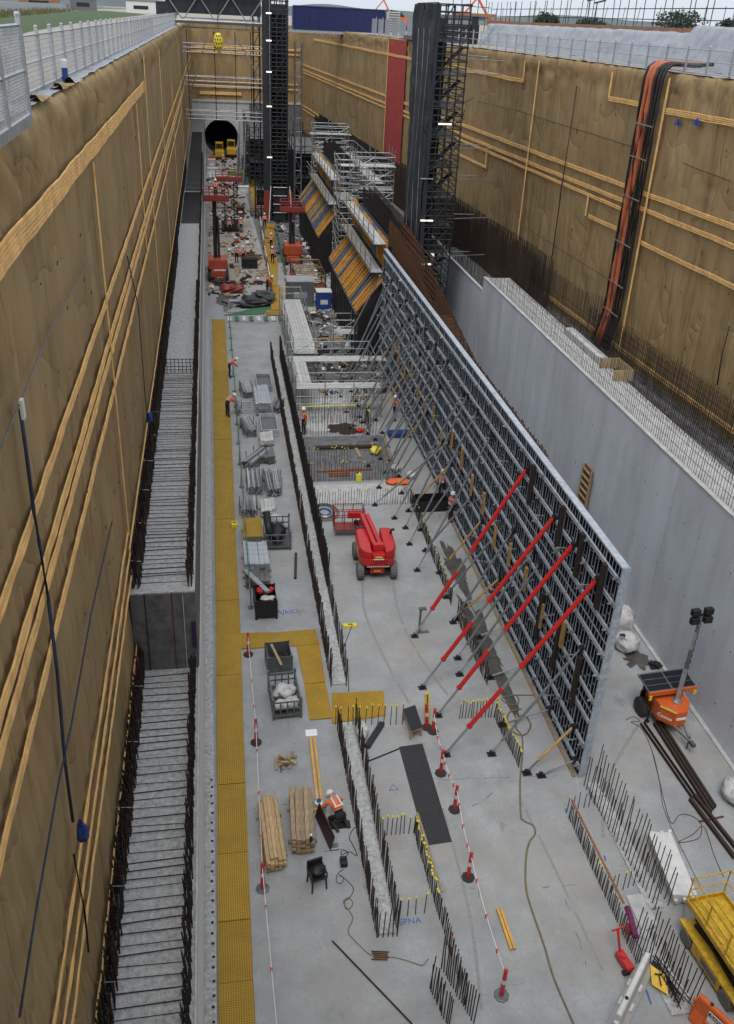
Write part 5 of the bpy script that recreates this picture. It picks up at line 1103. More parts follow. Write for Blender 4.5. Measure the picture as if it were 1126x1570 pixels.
def boom_lift(label, loc, rz):
    r = thing('boom_lift', label, 'boom lift', loc, rz)
    for x in (-.78,.78):
        for y in (-.88,.92): wheel(.40,.30,r,(x,y,.40))
    MB().box((-.34,-1.1,.34),(.34,1.15,.66)).build('chassis', redlift, r, world=False, bevel=.03)
    MB().bar((-.7,-.88,.40),(.7,-.88,.40),.14).bar((-.7,.92,.40),(.7,.92,.40),.14).build('axle', black, r, world=False)
    MB().box((-.16,-1.115,.44),(.16,-1.102,.54)).build('rear_label', yellowlamp, r, world=False)
    MB().lathe((0,-.05,.66), [(.42,0),(.42,.14)], 20).build('slew_ring', black, r, world=False)
    pl = [(-.86,.85),(-.86,-.75),(-.72,-1.15),(-.38,-1.34),(.38,-1.34),(.72,-1.15),(.86,-.75),(.86,.85),(.6,.95),(-.6,.95)]
    MB().prism(pl, .82, 1.28).build('turret', redlift, r, world=False, bevel=.06)
    MB().prism([(-.86,.85),(-.86,-.75),(-.72,-1.15),(-.38,-1.32),(-.30,-1.32),(-.26,.95),(-.6,.95)], 1.281, 1.62).build('side_hood', redlift, r, world=False, bevel=.07)
    MB().prism([(.30,-1.32),(.38,-1.32),(.72,-1.15),(.86,-.75),(.86,.85),(.6,.95),(.30,.95)], 1.281, 1.66).build('side_hood', redlift, r, world=False, bevel=.07)
    MB().box((-.29,-1.33,1.281),(.29,-1.0,1.50)).build('counterweight', redlift, r, world=False, bevel=.04)
    text('LGMG', black, r, (.02,-1.352,1.07), (math.pi/2,0,0), .30); MB().box((-.17,-1.35,1.33),(.17,-1.337,1.42)).build('label_plate', yellowlamp, r, world=False); MB().box((-.24,-1.352,1.24),(.24,-1.342,1.285)).build('label_plate', paper, r, world=False)
    for k in range(12): MB().box((-.52+.09*k,-1.352,.845),(-.475+.09*k,-1.342,.89)).build('hazard_mark', paper, r, world=False)
    for s, y0 in ((-1,-.3),(-1,.4)): MB().box((-.872,y0,1.0),(-.862,y0+.22,1.22)).build('label_plate', yellowlamp, r, world=False)
    MB().tube((.74,.3,1.66),(.78,.32,1.86),.05,8).bar((.78,.32,1.86),(.92,.28,1.9),.09).build('exhaust', black, r, world=False)
    MB().bar((-.12,-.95,1.62),(-.44,1.9,1.78),.2,.26).build('lower_boom', redlift, r, world=False, bevel=.02); MB().bar((.14,-.95,1.66),(-.20,1.85,1.80),.2,.24).build('upper_boom', redlift, r, world=False, bevel=.02)
    MB().box((-.24,-1.0,1.5),(.28,-.72,1.84)).build('knuckle', redlift, r, world=False, bevel=.03); MB().bar((-.3,1.2,1.55),(-.36,2.0,.9),.12).build('cylinder', black, r, world=False)
    MB().bar((-.32,1.85,1.78),(-.45,2.35,1.05),.18,.2).build('jib', redlift, r, world=False); MB().bar((-.45,2.35,1.05),(-.62,2.75,.95),.2,.2).build('jib_end', black, r, world=False)
    b = V(-.72,3.2,.42); MB().box((b.x-.95,b.y-.4,.42),(b.x+.55,b.y+.4,.48)).build('basket_floor', reddark, r, world=False)
    m = MB()
    for z in (.85, 1.18, 1.52):
        for a, c in (((-.95,-.4),(.55,-.4)),((.55,-.4),(.55,.4)),((.55,.4),(-.95,.4)),((-.95,.4),(-.95,-.4))): m.tube((b.x+a[0],b.y+a[1],z),(b.x+c[0],b.y+c[1],z),.022,6)
    for x, y in ((-.95,-.4),(-.45,-.4),(.1,-.4),(.55,-.4),(.55,.4),(.05,.4),(-.45,.4),(-.95,.4),(-.95,0),(.55,0)): m.tube((b.x+x,b.y+y,.45),(b.x+x,b.y+y,1.52),.022,6)
    m.build('basket_rails', reddark, r, world=False); MB().box((b.x-.3,b.y-.5,1.15),(b.x+.4,b.y-.2,1.5)).build('control_box', redlift, r, world=False, bevel=.05)
    return r
boom_lift('red boom lift parked on the slab with its basket lowered', (6.98, 35.85, 0), math.radians(-2))
# far lifts
def far_lift(label, u, v, hgt, m_, style):
    p = F(u, v); r = thing('boom_lift' if style == 'mast' else 'scissor_lift', label, 'lift', (p.x,p.y,0))
    for x in (-.85,.85):
        for y in (-1.1,1.1): wheel(.42,.3,r,(x,y,.42),m_=tyrem)
    MB().box((-.7,-1.5,.35),(.7,1.5,1.0)).build('chassis', m_ if style == 'mast' else black, r, world=False, bevel=.04)
    if style == 'mast':
        MB().box((-.9,-1.3,1.05),(.9,.9,2.0)).build('turret', m_, r, world=False, bevel=.06)
        MB().bar((-.2,-.3,1.9),(-.15,-.1,hgt),.32,.32).build('mast', black, r, world=False); MB().bar((.15,-.3,1.9),(.12,-.1,hgt*.8),.2,.2).build('mast', black, r, world=False)
    else:
        m = MB(); n = 4
        for k in range(n):
            a, b = 1.05+(hgt-1.05)*k/n, 1.05+(hgt-1.05)*(k+1)/n
            for x in (-.55,.55): m.bar((x,-1.2,a),(x,1.2,b),.09,.12).bar((x,1.2,a),(x,-1.2,b),.09,.12)
            m.bar((-1.0,-.9,(a+b)/2),(1.0,-.9,(a+b)/2),.08)
            m.bar((-.95,-.95,a),(.95,-.95,b),.10,.1).bar((.95,-.95,a),(-.95,-.95,b),.10,.1)
        m.build('scissor_arms', black, r, world=False)
    w_ = 1.2 if style == 'mast' else 1.5; MB().box((-w_,-.7,hgt),(w_,.9,hgt+.1)).build('basket_floor', reddark, r, world=False); m = MB()
    for z in (hgt+.55, hgt+1.1):
        for a, c in (((-w_,-.7),(w_,-.7)),((w_,-.7),(w_,.9)),((w_,.9),(-w_,.9)),((-w_,.9),(-w_,-.7))): m.tube((*a,z),(*c,z),.04,5)
    for x in (-w_,-w_/2,0,w_/2,w_):
        for y in (-.7,.9): m.tube((x,y,hgt),(x,y,hgt+1.1),.04,5)
    m.build('basket_rails', reddark, r, world=False); MB().box((-w_,-.74,hgt+.1),(w_,-.71,hgt+.5)).build('toe_panel', reddark, r, world=False); return r
far_lift('tall orange boom lift at the left wall with its basket raised', 335, 425, 7.3, rustlift, 'mast')
far_lift('dark scissor lift with crossed arms and a raised red platform', 353, 352, 5.6, reddark, 'scissor')
far_lift('orange boom lift standing by the near stair tower', 448, 402, 5.2, rustlift, 'mast')
p = F(333,318,7.6); person('person in orange standing in the raised basket at the left wall', (OY(331,300,90).x, 90, 7.4), 0, {})
# light tower
cr_ = [F(u,v,1.5) for u,v in [(995.5,1063),(1067.5,1053),(1029,1032.5),(958,1041.6)]]
e1 = (cr_[1]-cr_[0]); rz = math.atan2(e1.y, e1.x); c0 = (cr_[0]+cr_[1])/2; WP = e1.length; e2 = (cr_[3]-cr_[0]); DP = abs(-math.sin(rz)*e2.x+math.cos(rz)*e2.y)
lt = thing('light_tower', 'orange solar light tower trailer parked against the concrete wall', 'light tower', (c0.x,c0.y,0), rz)
hp = WP/2
MB().add([(-hp,0,1.48),(hp,0,1.48),(hp,DP,1.62),(-hp,DP,1.62),(-hp,0,1.53),(hp,0,1.53),(hp,DP,1.67),(-hp,DP,1.67)], [(0,3,2,1),(4,5,6,7),(0,1,5,4),(1,2,6,5),(2,3,7,6),(3,0,4,7)]).build('panel_frame', greym, lt, world=False)
for k in range(2):
    for j in range(3):
        x0 = -hp+.04+k*hp; y0 = .05+j*(DP-.08)/3; d = (DP-.08)/3-.03; zz = lambda y: 1.535+.14*y/DP
        MB().add([(x0,y0,zz(y0)+.002),(x0+hp-.06,y0,zz(y0)+.002),(x0+hp-.06,y0+d,zz(y0+d)+.002),(x0,y0+d,zz(y0+d)+.002)], [(0,1,2,3)]).build('solar_cell', solar, lt, world=False)
MB().box((-hp-.02,-.07,1.36),(hp+.02,-.005,1.56)).build('front_beam', orangep, lt, world=False, bevel=.02)
for s in (-1,1): MB().box((s*(hp-.06)-.06,-.10,1.22),(s*(hp-.06)+.06,-.072,1.42)).build('marker_lamp', yellowlamp, lt, world=False)
MB().prism([(-hp*.62,.7),(-hp*.62,-.35),(-.22,-.85),(.22,-.85),(hp*.62,-.35),(hp*.62,.7)], .45, 1.15).build('body', orangep, lt, world=False, bevel=.04)
MB().prism([(-hp*.66,DP*.95),(-hp*.66,.72),(hp*.66,.72),(hp*.66,DP*.95)], .5, 1.3).build('battery_box', black, lt, world=False)
MB().bar((-hp*.64,-.36,1.12),(-.24,-.87,1.12),.03,.05).build('yellow_stripe', hazyellow, lt, world=False)
text('Coates', paper, lt, (-.58,-.66,.86), (math.pi/2,0,math.atan2(-.5,hp*.62-.22)), .2); MB().box((-.2,-.875,.78),(.2,-.855,.88)).build('plate', paper, lt, world=False)
MB().lathe((.12,-.25,1.15), [(.2,0),(.2,.04)], 12).build('mast_base', galv, lt, world=False)
mt = OX(1080,935,17.35); mr = math.hypot(1,1)
top = Matrix.Rotation(-rz,3,'Z')@(V(F(1083,935,5.0).x, F(1083,935,5.0).y, 5.0)-V(c0.x,c0.y,0))
a = V(.12,-.25,1.15); top = V(a.x+.05, a.y+.05, 5.0)
for k, (t0, t1, ww) in enumerate([(0,.4,.16),(.25,.62,.13),(.5,.82,.10),(.75,1,.08)]): MB().bar(a.lerp(top,t0), a.lerp(top,t1), ww).build('mast_section', greym if k % 2 else galv, lt, world=False)
MB().path([a.lerp(top,t)+V(.10,.03*math.sin(t*90),0) for t in [i/60 for i in range(61)]], .018, 5).build('spiral_cable', black, lt, world=False)
MB().bar(top+V(-.34,0,.05), top+V(.34,0,.05), .06).build('lamp_bar', black, lt, world=False)
for x in (-.26,.26):
    for z, y in ((.2,-.05),(-.12,-.1)): MB().box(top+V(x-.16,y-.1,z-.12), top+V(x+.16,y+.1,z+.14)).build('lamp_head', black, lt, world=False, bevel=.03)
for s in (-1,1): wheel(.36,.22,lt,(s*hp*.78,.55,.36),m_=tyrem)
for s in (-1,1):
    for y in (.1,DP*.9): MB().tube((s*hp*.7,y,0),(s*hp*.7,y,.9),.04,6).lathe((s*hp*.7,y,0), [(.1,0),(.1,.02)], 8).build('jack_leg', black, lt, world=False)
MB().bar((-.2,-.8,.5),(0,-1.7,.45),.07).bar((.2,-.8,.5),(0,-1.7,.45),.07).build('drawbar', galv, lt, world=False); MB().tube((0,-1.55,0),(0,-1.55,.6),.035,6).build('jockey_stand', greym, lt, world=False); MB().box((-.07,-1.9,.38),(.07,-1.65,.52)).build('coupling', greym, lt, world=False)
# bulk bags
def bulk(label, c, r, seed):
    ro = thing('bulk_bag', label, 'bulk bag', (c[0],c[1],0)); MB().blob((c[0],c[1],r[2]*.9),r,seed,.16,24,16,.9).build('body', whitebag, ro, smooth=True)
    for a in (0,1.57,3.14,4.71): x, y = c[0]+r[0]*.7*math.cos(a+.7), c[1]+r[1]*.7*math.sin(a+.7); MB().path([(x-.1,y,r[2]*1.5),(x,y+.03,r[2]*1.95),(x+.1,y,r[2]*1.5)], .025, 5).build('loop', whitebag, ro)
p = F(965,1004); bulk('white bulk bag slumped between formwork and concrete wall, nearer one', (p.x,p.y+.4), (.52,.55,.42), 3)
p = F(965,985); bulk('taller white bulk bag behind the slumped one', (p.x-.1,p.y+.75), (.5,.45,.7), 5)
p = F(1122,1232); bulk('white bag at the right edge beside the steel beams', (p.x+.2,p.y+.2), (.5,.55,.38), 9)
o = MB().blob((F(955,975,.9).x,F(955,975,.9).y,.93),(.12,.1,.05),2,.3).build('black_glove', black, None, smooth=True); tag(o, 'small black rag lying on the slumped bulk bag', 'rag')
# steel beams on the slab
bd = thing('steel_beams', 'bundle of long dark steel beams lying beside the light tower', 'steel beams', F(1000,1120))
for (u0,v0,u1,v1,ww) in [(1003,1112,1090,1248,.09),(1007,1110,1093,1243,.08),(1012,1108,1096,1240,.09),(1058,1228,1126,1318,.11),(1064,1222,1132,1308,.10),(982,1112,1062,1228,.02),(987,1110,1066,1224,.02)]:
    a, b = F(u0,v0), F(u1,v1); MB().bar((a.x,a.y,.09),(b.x,b.y,.09),ww,.14).build('beam', rebar, bd)
o = MB().bar(F(1072,1260,.03),F(1110,1252,.03),.05,.04).build('steel_bar', rebarrust); tag(o, 'short rusty bar crossing the end of the steel beams', 'bar')
o = MB().blob((F(1005,1022).x,F(1005,1022).y,.08),(.25,.22,.08),6,.6,flat=.9).build('rag_heap', black); tag(o, 'dark rag heap on the slab between bulk bags and light tower', 'rags')
# scissor lift
sl = thing('scissor_lift', 'dirty yellow scissor lift at the lower right corner', 'scissor lift', (13.42, 14.12, 0), math.radians(6))
for x in (-.62,.62):
    for y in (-.95,.95): wheel(.24,.17,sl,(x,y,.24),m_=tyregrey)
MB().box((-.54,-1.35,.2),(.54,1.35,.5)).build('chassis', yellowp, sl, world=False, bevel=.02)
for s in (-1,1):
    MB().box((s*.60-.09,-1.38,.5),(s*.60+.09,1.38,.56)).build('side_tray', yellowp, sl, world=False); MB().box((s*.68-.012,-.65,.16),(s*.68+.012,.65,.50)).build('side_panel', yellowp, sl, world=False)
m = MB()
for k in range(2):
    a, b = .55+.28*k, .83+.28*k
    for x in (-.38,.38): m.bar((x,-1.1,a),(x,1.1,b),.06,.1).bar((x*.9,1.1,a),(x*.9,-1.1,b),.06,.1)
m.build('scissor_arms', rebardark, sl, world=False)
MB().box((-.60,-1.32,1.16),(.60,1.42,1.22)).build('deck', yellowp, sl, world=False); MB().box((-.45,-1.2,1.221),(.45,-.1,1.25)).build('deck_extension', yellowp, sl, world=False)
for k in range(4): MB().box((-.42+.22*k,-.05,1.221),(-.38+.22*k,1.3,1.26)).build('deck_rib', yellowp, sl, world=False)
for s in (-1,1): MB().box((s*.60-.02,-1.32,1.221),(s*.60+.02,1.42,1.36)).build('toe_board', yellowp, sl, world=False); 
for y in (-1.30,1.40): MB().box((-.58,y-.02,1.221),(.58,y+.02,1.36)).build('toe_board', yellowp, sl, world=False)
m = MB()
for z in (1.75, 2.22):
    for a, c in (((-.6,-1.3),(-.6,1.4)),((.6,-1.3),(.6,1.4)),((-.6,1.4),(.6,1.4)),((-.6,-1.3),(.6,-1.3))): m.tube((*a,z),(*c,z),.022,6)
for x in (-.6,.6):
    for y in (-1.3,-.4,.5,1.4): m.tube((x,y,1.22),(x,y,2.22),.022,6)
m.build('guard_rails', yellowp, sl, world=False); MB().box((.1,-1.28,1.7),(.4,-1.02,2.1)).build('control_box', black, sl, world=False); MB().box((-.7,-.5,.25),(-.694,.2,.45)).build('label_plate', greym, sl, world=False)
MB().tube((.62,.7,1.9),(.62,1.0,1.92),.035,8).build('red_tag', tapered, sl, world=False)
# barriers
def barrier(label, a, b, m_, h=.9, tilt=0.0, knobs=True, sign=None):
    a = Vector(a); b = Vector(b); d = b-a; L = d.length; r = thing('road_barrier', label, 'barrier', a, math.atan2(d.y,d.x))
    prof = [(-.24,0),(-.24,.12),(-.12,.42),(-.08,h-.05),(-.05,h),(.05,h),(.08,h-.05),(.12,.42),(.24,.12),(.24,0)]
    o = MB().xprism(prof, 0, L).build('shell', m_, r, world=False, bevel=.03); ct, st = math.cos(tilt), math.sin(tilt)
    kids = [o]
    for k in range(3): kids.append(MB().box((L+.0,-.07,.14+.26*k),(L+.1,.07,.26+.26*k)).build('hinge_lug', m_, r, world=False, bevel=.02)); kids.append(MB().box((-.1,-.07,.02+.26*k),(0,.07,.13+.26*k)).build('hinge_lug', m_, r, world=False, bevel=.02))
    kids.append(MB().lathe((L*.25,0,h), [(.05,0),(.05,.03)], 10).build('filler_cap', black, r, world=False))
    for x in (L*.35, L*.65): kids.append(MB().box((x-.12,-.2,.28),(x+.12,.2,.40)).build('hand_slot', m_, r, world=False, bevel=.02))
    if sign:
        kids.append(MB().box((L*.28,-.135,.32),(L*.78,-.12,.78)).build('sign_plate', paper, r, world=False)); kids.append(MB().box((L*.29,-.138,.62),(L*.77,-.136,.77)).build('sign_band', black, r, world=False))
        kids.append(text('CAMPBELL', paper, r, (L*.53,-.141,.69), (math.pi/2,0,0), .13)); kids.append(text('NO', black, r, (L*.53,-.139,.48), (math.pi/2,0,0), .2))
    if tilt:
        for k in kids:
            k.rotation_euler = (Matrix.Rotation(tilt,3,'X')@k.rotation_euler.to_matrix()).to_euler(); k.location = Matrix.Rotation(tilt,3,'X')@Vector(k.location)+V(0,0,.22)
    return r
a, b = F(940,1588), F(985,1492); barrier('white plastic barrier standing at the bottom edge by the red trolley jack', (a.x,a.y,0), (b.x,b.y,0), white)
a, b = F(1063,1556), F(1135,1625); barrier('orange plastic barrier with a sign at the lower right corner', (a.x,a.y,0), (b.x,b.y,0), orangep, sign=True)
a, b = F(1030,1388), F(992,1290); barrier('white plastic barrier lying beyond the tall bars, lower right', (a.x,a.y,0), (b.x,b.y,0), white, .75, math.radians(78))
p = F(955,1478); jk = thing('trolley_jack', 'red trolley jack on the slab beside the lower right kicker', 'trolley jack', (p.x,p.y,0), .2)
MB().box((-.12,-.35,.08),(.12,.25,.28)).build('body', redp, jk, world=False, bevel=.02); MB().tube((-.2,-.3,.08),(.2,-.3,.08),.08,10).build('wheel', black, jk, world=False); MB().bar((0,.2,.25),(0,.5,.85),.05).bar((-.2,.5,.86),(.2,.5,.86),.04).build('handle', redp, jk, world=False); MB().lathe((0,.05,.28), [(.09,0),(.09,.05)], 10).build('saddle', redp, jk, world=False)
p = F(1008,1510); ws = thing('warning_sign', 'yellow diamond warning sign lying among the tall bars', 'sign', (p.x,p.y,.05))
MB().add([(p.x-.2,p.y-.05,.1),(p.x+.1,p.y-.42,.14),(p.x+.2,p.y+.05,.3),(p.x-.08,p.y+.42,.28),(p.x-.2,p.y-.05,.12),(p.x+.1,p.y-.42,.16),(p.x+.2,p.y+.05,.32),(p.x-.08,p.y+.42,.3)], [(0,3,2,1),(4,5,6,7),(0,1,5,4),(1,2,6,5),(2,3,7,6),(3,0,4,7)]).build('plate', yellowlamp, ws); MB().bar((p.x-.08,p.y+.12,.31),(p.x+.1,p.y+.05,.33),.03).bar((p.x-.02,p.y-.2,.24),(p.x+.02,p.y+.05,.30),.03).build('symbol', black, ws)
for k in range(3): MB().bar((p.x+.12+.08*k,p.y+.5,.3),(p.x+.55+.06*k,p.y-.5,.12),.03,.02).build('leg', white, ws)
a, b = F(1000,1480), F(1045,1545); bmb = thing('bar_bundle', 'crossed bundle of short dark bars lying between the tall bars', 'bar bundle', (a.x,a.y,0))
for k in range(9): MB().tube((a.x+rnd(-.15,.25),a.y+rnd(-.1,.1),.15+.03*k),(b.x+rnd(-.2,.2),b.y+rnd(-.2,.2),.12+.03*k),.016,5).build('bar', rebardark, bmb)
pc = F(970,1420,.55); o = MB().path([F(962,1392,.75),F(968,1408,.8),F(972,1425,.75),F(976,1440,.6)], .09, 8).build('patterned_cloth', purple, None, smooth=True); tag(o, 'purple patterned cloth draped on the lower right kicker rail', 'cloth')
o = MB().blob((F(964,1430,.4).x,F(964,1430,.4).y,.45),(.12,.14,.3),7,.3).build('red_bottle_bag', reddark, None, smooth=True); tag(o, 'dark red bag hanging under the patterned cloth', 'bag')
a, b = F(975,1378), F(1000,1425); o = MB().prism([F(960,1375)[:2],F(985,1372)[:2],F(1010,1420)[:2],F(985,1430)[:2]], .006, .05).build('plywood_sheet', concpale); tag(o, 'pale sheet lying across the lower right kicker', 'sheet')
# panel form leaning on concrete wall
fa = OX(884,712,17.6); fb2 = OX(914,712,17.6); lb = thing('timber_form', 'narrow reddish timber form panel leaning on the concrete wall', 'formwork', (17.6, 37.5, 0))
y0, y1, zt = OX(900,790,17.6).y-.5, OX(900,790,17.6).y+.75, OX(900,712,17.6).z
yc = OX(898,745,17.7).y; zt = OX(898,710,17.7).z; y0, y1 = yc-.55, yc+.55
MB().box((17.70,y0,0),(17.74,y1,zt)).build('sheet', timberred, lb)
for y in (y0,y1-.07): MB().box((17.6,y,0),(17.699,y+.07,zt)).build('stile', timberw, lb)
for k in range(12): MB().box((17.61,y0+.07,.1+k*(zt-.2)/11.5),(17.699,y1-.07,.17+k*(zt-.2)/11.5)).build('batten', timberw, lb)
# hoses over the right edge
ho = thing('hose_run', 'two orange and three black hoses hanging down the right fabric wall', 'hoses', (RW(47)-.5, 47, 8))
for k, (dy, m_, r_) in enumerate([(1.05,black,.075),(.66,orangehose,.13),(.24,orangehose,.13),(-.16,black,.085),(-.50,black,.085),(-.84,black,.085)]):
    y = 47.4+dy; x = RW(y); pts = [(x+2.0,y-.4,21.62+.03*k),(x+1.2,y-.2,21.68),(x+.5,y,21.7),(x+.05,y,21.66),(x-.22,y,21.45),(x-.34,y,21.0)]+[(x-.34,y+.015*math.sin(z*.7+k*2),z) for z in (19.5,18,16,14,12,10.5,9)]+[(x-.5,y+.05,8.0),(x-.7,y+.1,7.0)]
    MB().path(pts, r_, 8).build('hose', m_, ho, smooth=True)
for z in (18.8, 17.2, 15.2, 12.8, 10.6, 9.0): MB().box((RW(47.4)-.5,46.4,z),(RW(47.4)-.44,48.4,z+.05)).build('clamp', galv, ho)
# ropes and hanging bags on the left wall
def rope(name, label, pts, m_, r=.02): o = MB().path(pts, r, 5).build(name, m_, None, smooth=True); return tag(o, label, 'rope')
X = -2.86
def LP(u, v): return OX(u, v, X)
rope('rope', 'dark blue rope hanging down the left fabric wall', [LP(30,620),LP(40,690),LP(52,785),(LP(60,830)),LP(75,925),LP(88,1030),LP(100,1170),LP(112,1260)], bluerope, .03)
rope('rope', 'thin grey rope looping over the left fabric wall', [LP(0,690),LP(28,625),LP(70,520),LP(135,402)], greym, .015)
rope('rope', 'grey line slanting down the lower left fabric', [LP(172,800),LP(140,940),LP(110,1110),LP(90,1200),LP(55,1400),LP(30,1560)], bluerope, .018)
rope('rope', 'thin dark line down the left fabric above the bars', [LP(195,392),LP(212,470),LP(222,600),LP(226,640)], bluerope, .02)
rope('rope', 'black line from the blue bag to the starter bars', [LP(113,1310),LP(130,1400),LP(136,1460)], black, .02)
rope('rope', 'dark chain hanging on the right fabric wall', [V(RW(57)-.2,57,20),V(RW(57)-.22,57.1,14),V(RW(57)-.25,57,9)], darkscaf, .04)
def RP(u, v):
    d = ray(u, v); t = (23+.051*38)/(d.x+.051*d.y); q = CAM+d*t; return q+V(-.16,0,0)
rope('rope', 'thin dark line sagging across the right fabric left of the hoses', [RP(735,155),RP(800,170),RP(842,184),RP(905,203),RP(985,228)], darkscaf, .02)
rope('rope', 'thin dark line sagging across the right fabric beyond the hoses', [RP(1053,250),RP(1075,259),RP(1100,268),RP(1126,278)], darkscaf, .02)
rope('rope', 'dark rope hanging low on the right fabric at the picture edge', [RP(1124,500),RP(1112,545),RP(1105,590)], bluerope, .035)
rope('rope', 'thin dark line low across the right fabric below the battens', [RP(812,350),RP(860,380),RP(905,408),RP(945,432)], darkscaf, .015)
p = LP(117,1285); o = MB().blob((X+.12,p.y,p.z),(.10,.13,.40),5,.22).build('blue_bag', bluebag, None, smooth=True); tag(o, 'blue bag hanging on a rope against the left fabric wall', 'bag')
p = LP(226,645); o = MB().blob((X+.1,p.y,p.z),(.12,.2,.35),6,.4).build('blue_bag', bluebag, None, smooth=True); tag(o, 'small blue bundle above the dark bars on the left wall', 'bag')
p = LP(31,622); o = MB().box((X,p.y-.06,p.z-.2),(X+.05,p.y+.06,p.z+.1)).build('rope_hook', white); tag(o, 'white hook where the blue rope hangs on the fabric', 'hook')
for k, (u,v) in enumerate([(1044,192),(1074,192)]):
    d = ray(u,v); t = (23+.051*38)/(d.x+.051*d.y); p = CAM+d*t; o = MB().blob((p.x-.2,p.y,p.z),(.06,.25,.28),k+2,.5).build('blue_flag', bluebag, None); tag(o, ['left blue scrap pinned below the right hand batten','right blue scrap pinned below the right hand batten'][k], 'scrap')
# safety line with green posts beside the walkway
sl_ = thing('safety_line', 'green topped safety line of slim posts beside the stacked material', 'barrier', (.95, 50, 0))
for k in range(15):
    y = 33+k*2.9; MB().tube((1.0+rnd(-.05,.05),y,0),(1.0,y,1.0),.025,6).lathe((1.0,y,0), [(.14,0),(.14,.04)], 8).build('post', green if k % 2 else greym, sl_)
pts = [(1.0,33+k*1.45,.95-(.12 if k % 2 else 0)) for k in range(29)]; MB().path(pts, .025, 5).build('line', green, sl_)
MB().path([(p_[0],p_[1],.5) for p_ in pts], .02, 5).build('line', galv, sl_)
p = F(360,808); yb = thing('yellow_box', 'small yellow box on the kerb side of the safety line', 'box', (p.x,p.y,0)); MB().box((p.x-.15,p.y-.18,0),(p.x+.15,p.y+.18,.25)).build('case', hazyellow, yb, bevel=.02); MB().bar((p.x-.1,p.y,.28),(p.x+.1,p.y,.28),.03).build('handle', black, yb)

# ================================================================== SCAFFOLDS AND TOWERS
def scaffold(name, label, x0, x1, y0, y1, zb, zt, nx, ny, lift, m_, decks=(), r=.035, brace=True, rails=True, faces=('f','l','r','b'), deckm=plankm, group=None):
    ro = thing(name, label, 'scaffold', ((x0+x1)/2, y0, zb), 0, group)
    xs = [x0+(x1-x0)*i/nx for i in range(nx+1)]; ys = [y0+(y1-y0)*j/ny for j in range(ny+1)]
    for i, x in enumerate(xs):
        for j, y in enumerate(ys):
            if 0 < i < nx and 0 < j < ny: continue
            MB().tube((x,y,zb),(x,y,zt),r,6).build('standard', m_, ro)
    z = zb+lift; k = 0
    while z <= zt+.01:
        m = MB()
        for y in (y0, y1): m.tube((x0-.1,y,z),(x1+.1,y,z),r*.85,5)
        for x in (x0, x1): m.tube((x,y0-.1,z+.05),(x,y1+.1,z+.05),r*.85,5)
        if rails:
            for y in (y0, y1): m.tube((x0,y,z-lift/2),(x1,y,z-lift/2),r*.7,5)
            for x in (x0, x1): m.tube((x,y0,z-lift/2),(x,y1,z-lift/2),r*.7,5)
        m.build('ledger', m_, ro)
        if brace:
            i = k % nx; MB().tube((xs[i],y0-.05,z-lift),(xs[i+1],y0-.05,z),r*.7,5).build('brace', m_, ro); j = k % ny; MB().tube((x0-.05,ys[j],z-lift),(x0-.05,ys[j+1],z),r*.7,5).build('brace', m_, ro)
        z += lift; k += 1
    for (dz, a, b, c, d) in decks:
        n = max(1, int(round((b-a)/.24))) if (d-c) > (b-a) else max(1, int(round((d-c)/.24)))
        for q in range(n):
            if (d-c) > (b-a): MB().box((a+(b-a)*q/n+.008,c,dz),(a+(b-a)*(q+1)/n-.008,d,dz+.05)).build('plank', deckm, ro)
            else: MB().box((a,c+(d-c)*q/n+.008,dz),(b,c+(d-c)*(q+1)/n-.008,dz+.05)).build('plank', deckm, ro)
    return ro
# access scaffold beyond the dark slab
sc = scaffold('access_scaffold', 'silver access scaffold with pale plank decks behind the dark slab', 4.8, 10.4, 54.0, 60.2, 0, 3.2, 3, 2, 1.05, silver, [(2.05,4.8,10.3,54.0,55.0),(2.05,4.8,11.6,59.2,60.2),(2.05,4.9,5.9,55.02,59.18)], .03, rails=True)
sc2 = scaffold('access_scaffold', 'silver scaffold wing with a long plank deck on the left side', 5.2, 6.9, 60.8, 74.5, 0, 3.3, 1, 5, 1.05, silver, [(2.1,5.2,6.9,60.8,74.4)], .03)
sc3 = scaffold('access_scaffold', 'silver scaffold bay with a high plank near the formwork', 8.6, 11.7, 65.2, 67.0, 0, 3.4, 2, 1, 1.05, silver, [(2.1,8.6,11.7,65.2,66.3)], .03)
# near net tower on the right
TX0, TX1, TY0, TY1 = 14.32, 16.45, 63.0, 69.2
st = scaffold('stair_tower', 'tall black stair tower with a dark net down its left side', TX0, TX1, TY0, TY1, 0, 24.0, 4, 3, .8, darkscaf, [(1.9*k+1.0,TX0+.1,TX1-.1,TY0+.2,TY1-.2) for k in range(12)], .05, deckm=greym)
m = MB()
def net(t, s):
    z = .2+23.8*t; y = TY0-.15+(TY1-TY0+.3)*s; return (TX0-.16-.18*nz(z*.35, y*.8, 2)-.10*nz(z*1.1, y*1.6, 5)-.1*math.sin(s*9+z*.2), y, z)
m.grid(net, 110, 40).build('debris_net', netm, st, smooth=True)
m = MB(); m.grid(lambda t, s: (TX0-.15+.3*s, TY0-.12-.1*nz(t*20, s*4, 8), .2+23.8*t), 90, 8); m.build('debris_net', netm, st, smooth=True)
for k in range(3): MB().path([(TX0-.42-.05*k, TY0+.3+1.3*k+.25*math.sin(z*.5+k), z) for z in [1+1.2*i for i in range(19)]], .022, 5).build('net_rope', silver, st)
for k, (u,v) in enumerate([(683,190),(655,338),(655,274),(652,405)]):
    p = OY(u, v, TY0-.2); MB().tube((p.x-.45,TY0-.2,p.z),(p.x-.05,TY0-.2,p.z),.05,8).tube((p.x+.02,TY0-.2,p.z),(p.x+.42,TY0-.2,p.z),.05,8).build('lit_tube', lampglow if k != 2 else silver, st)
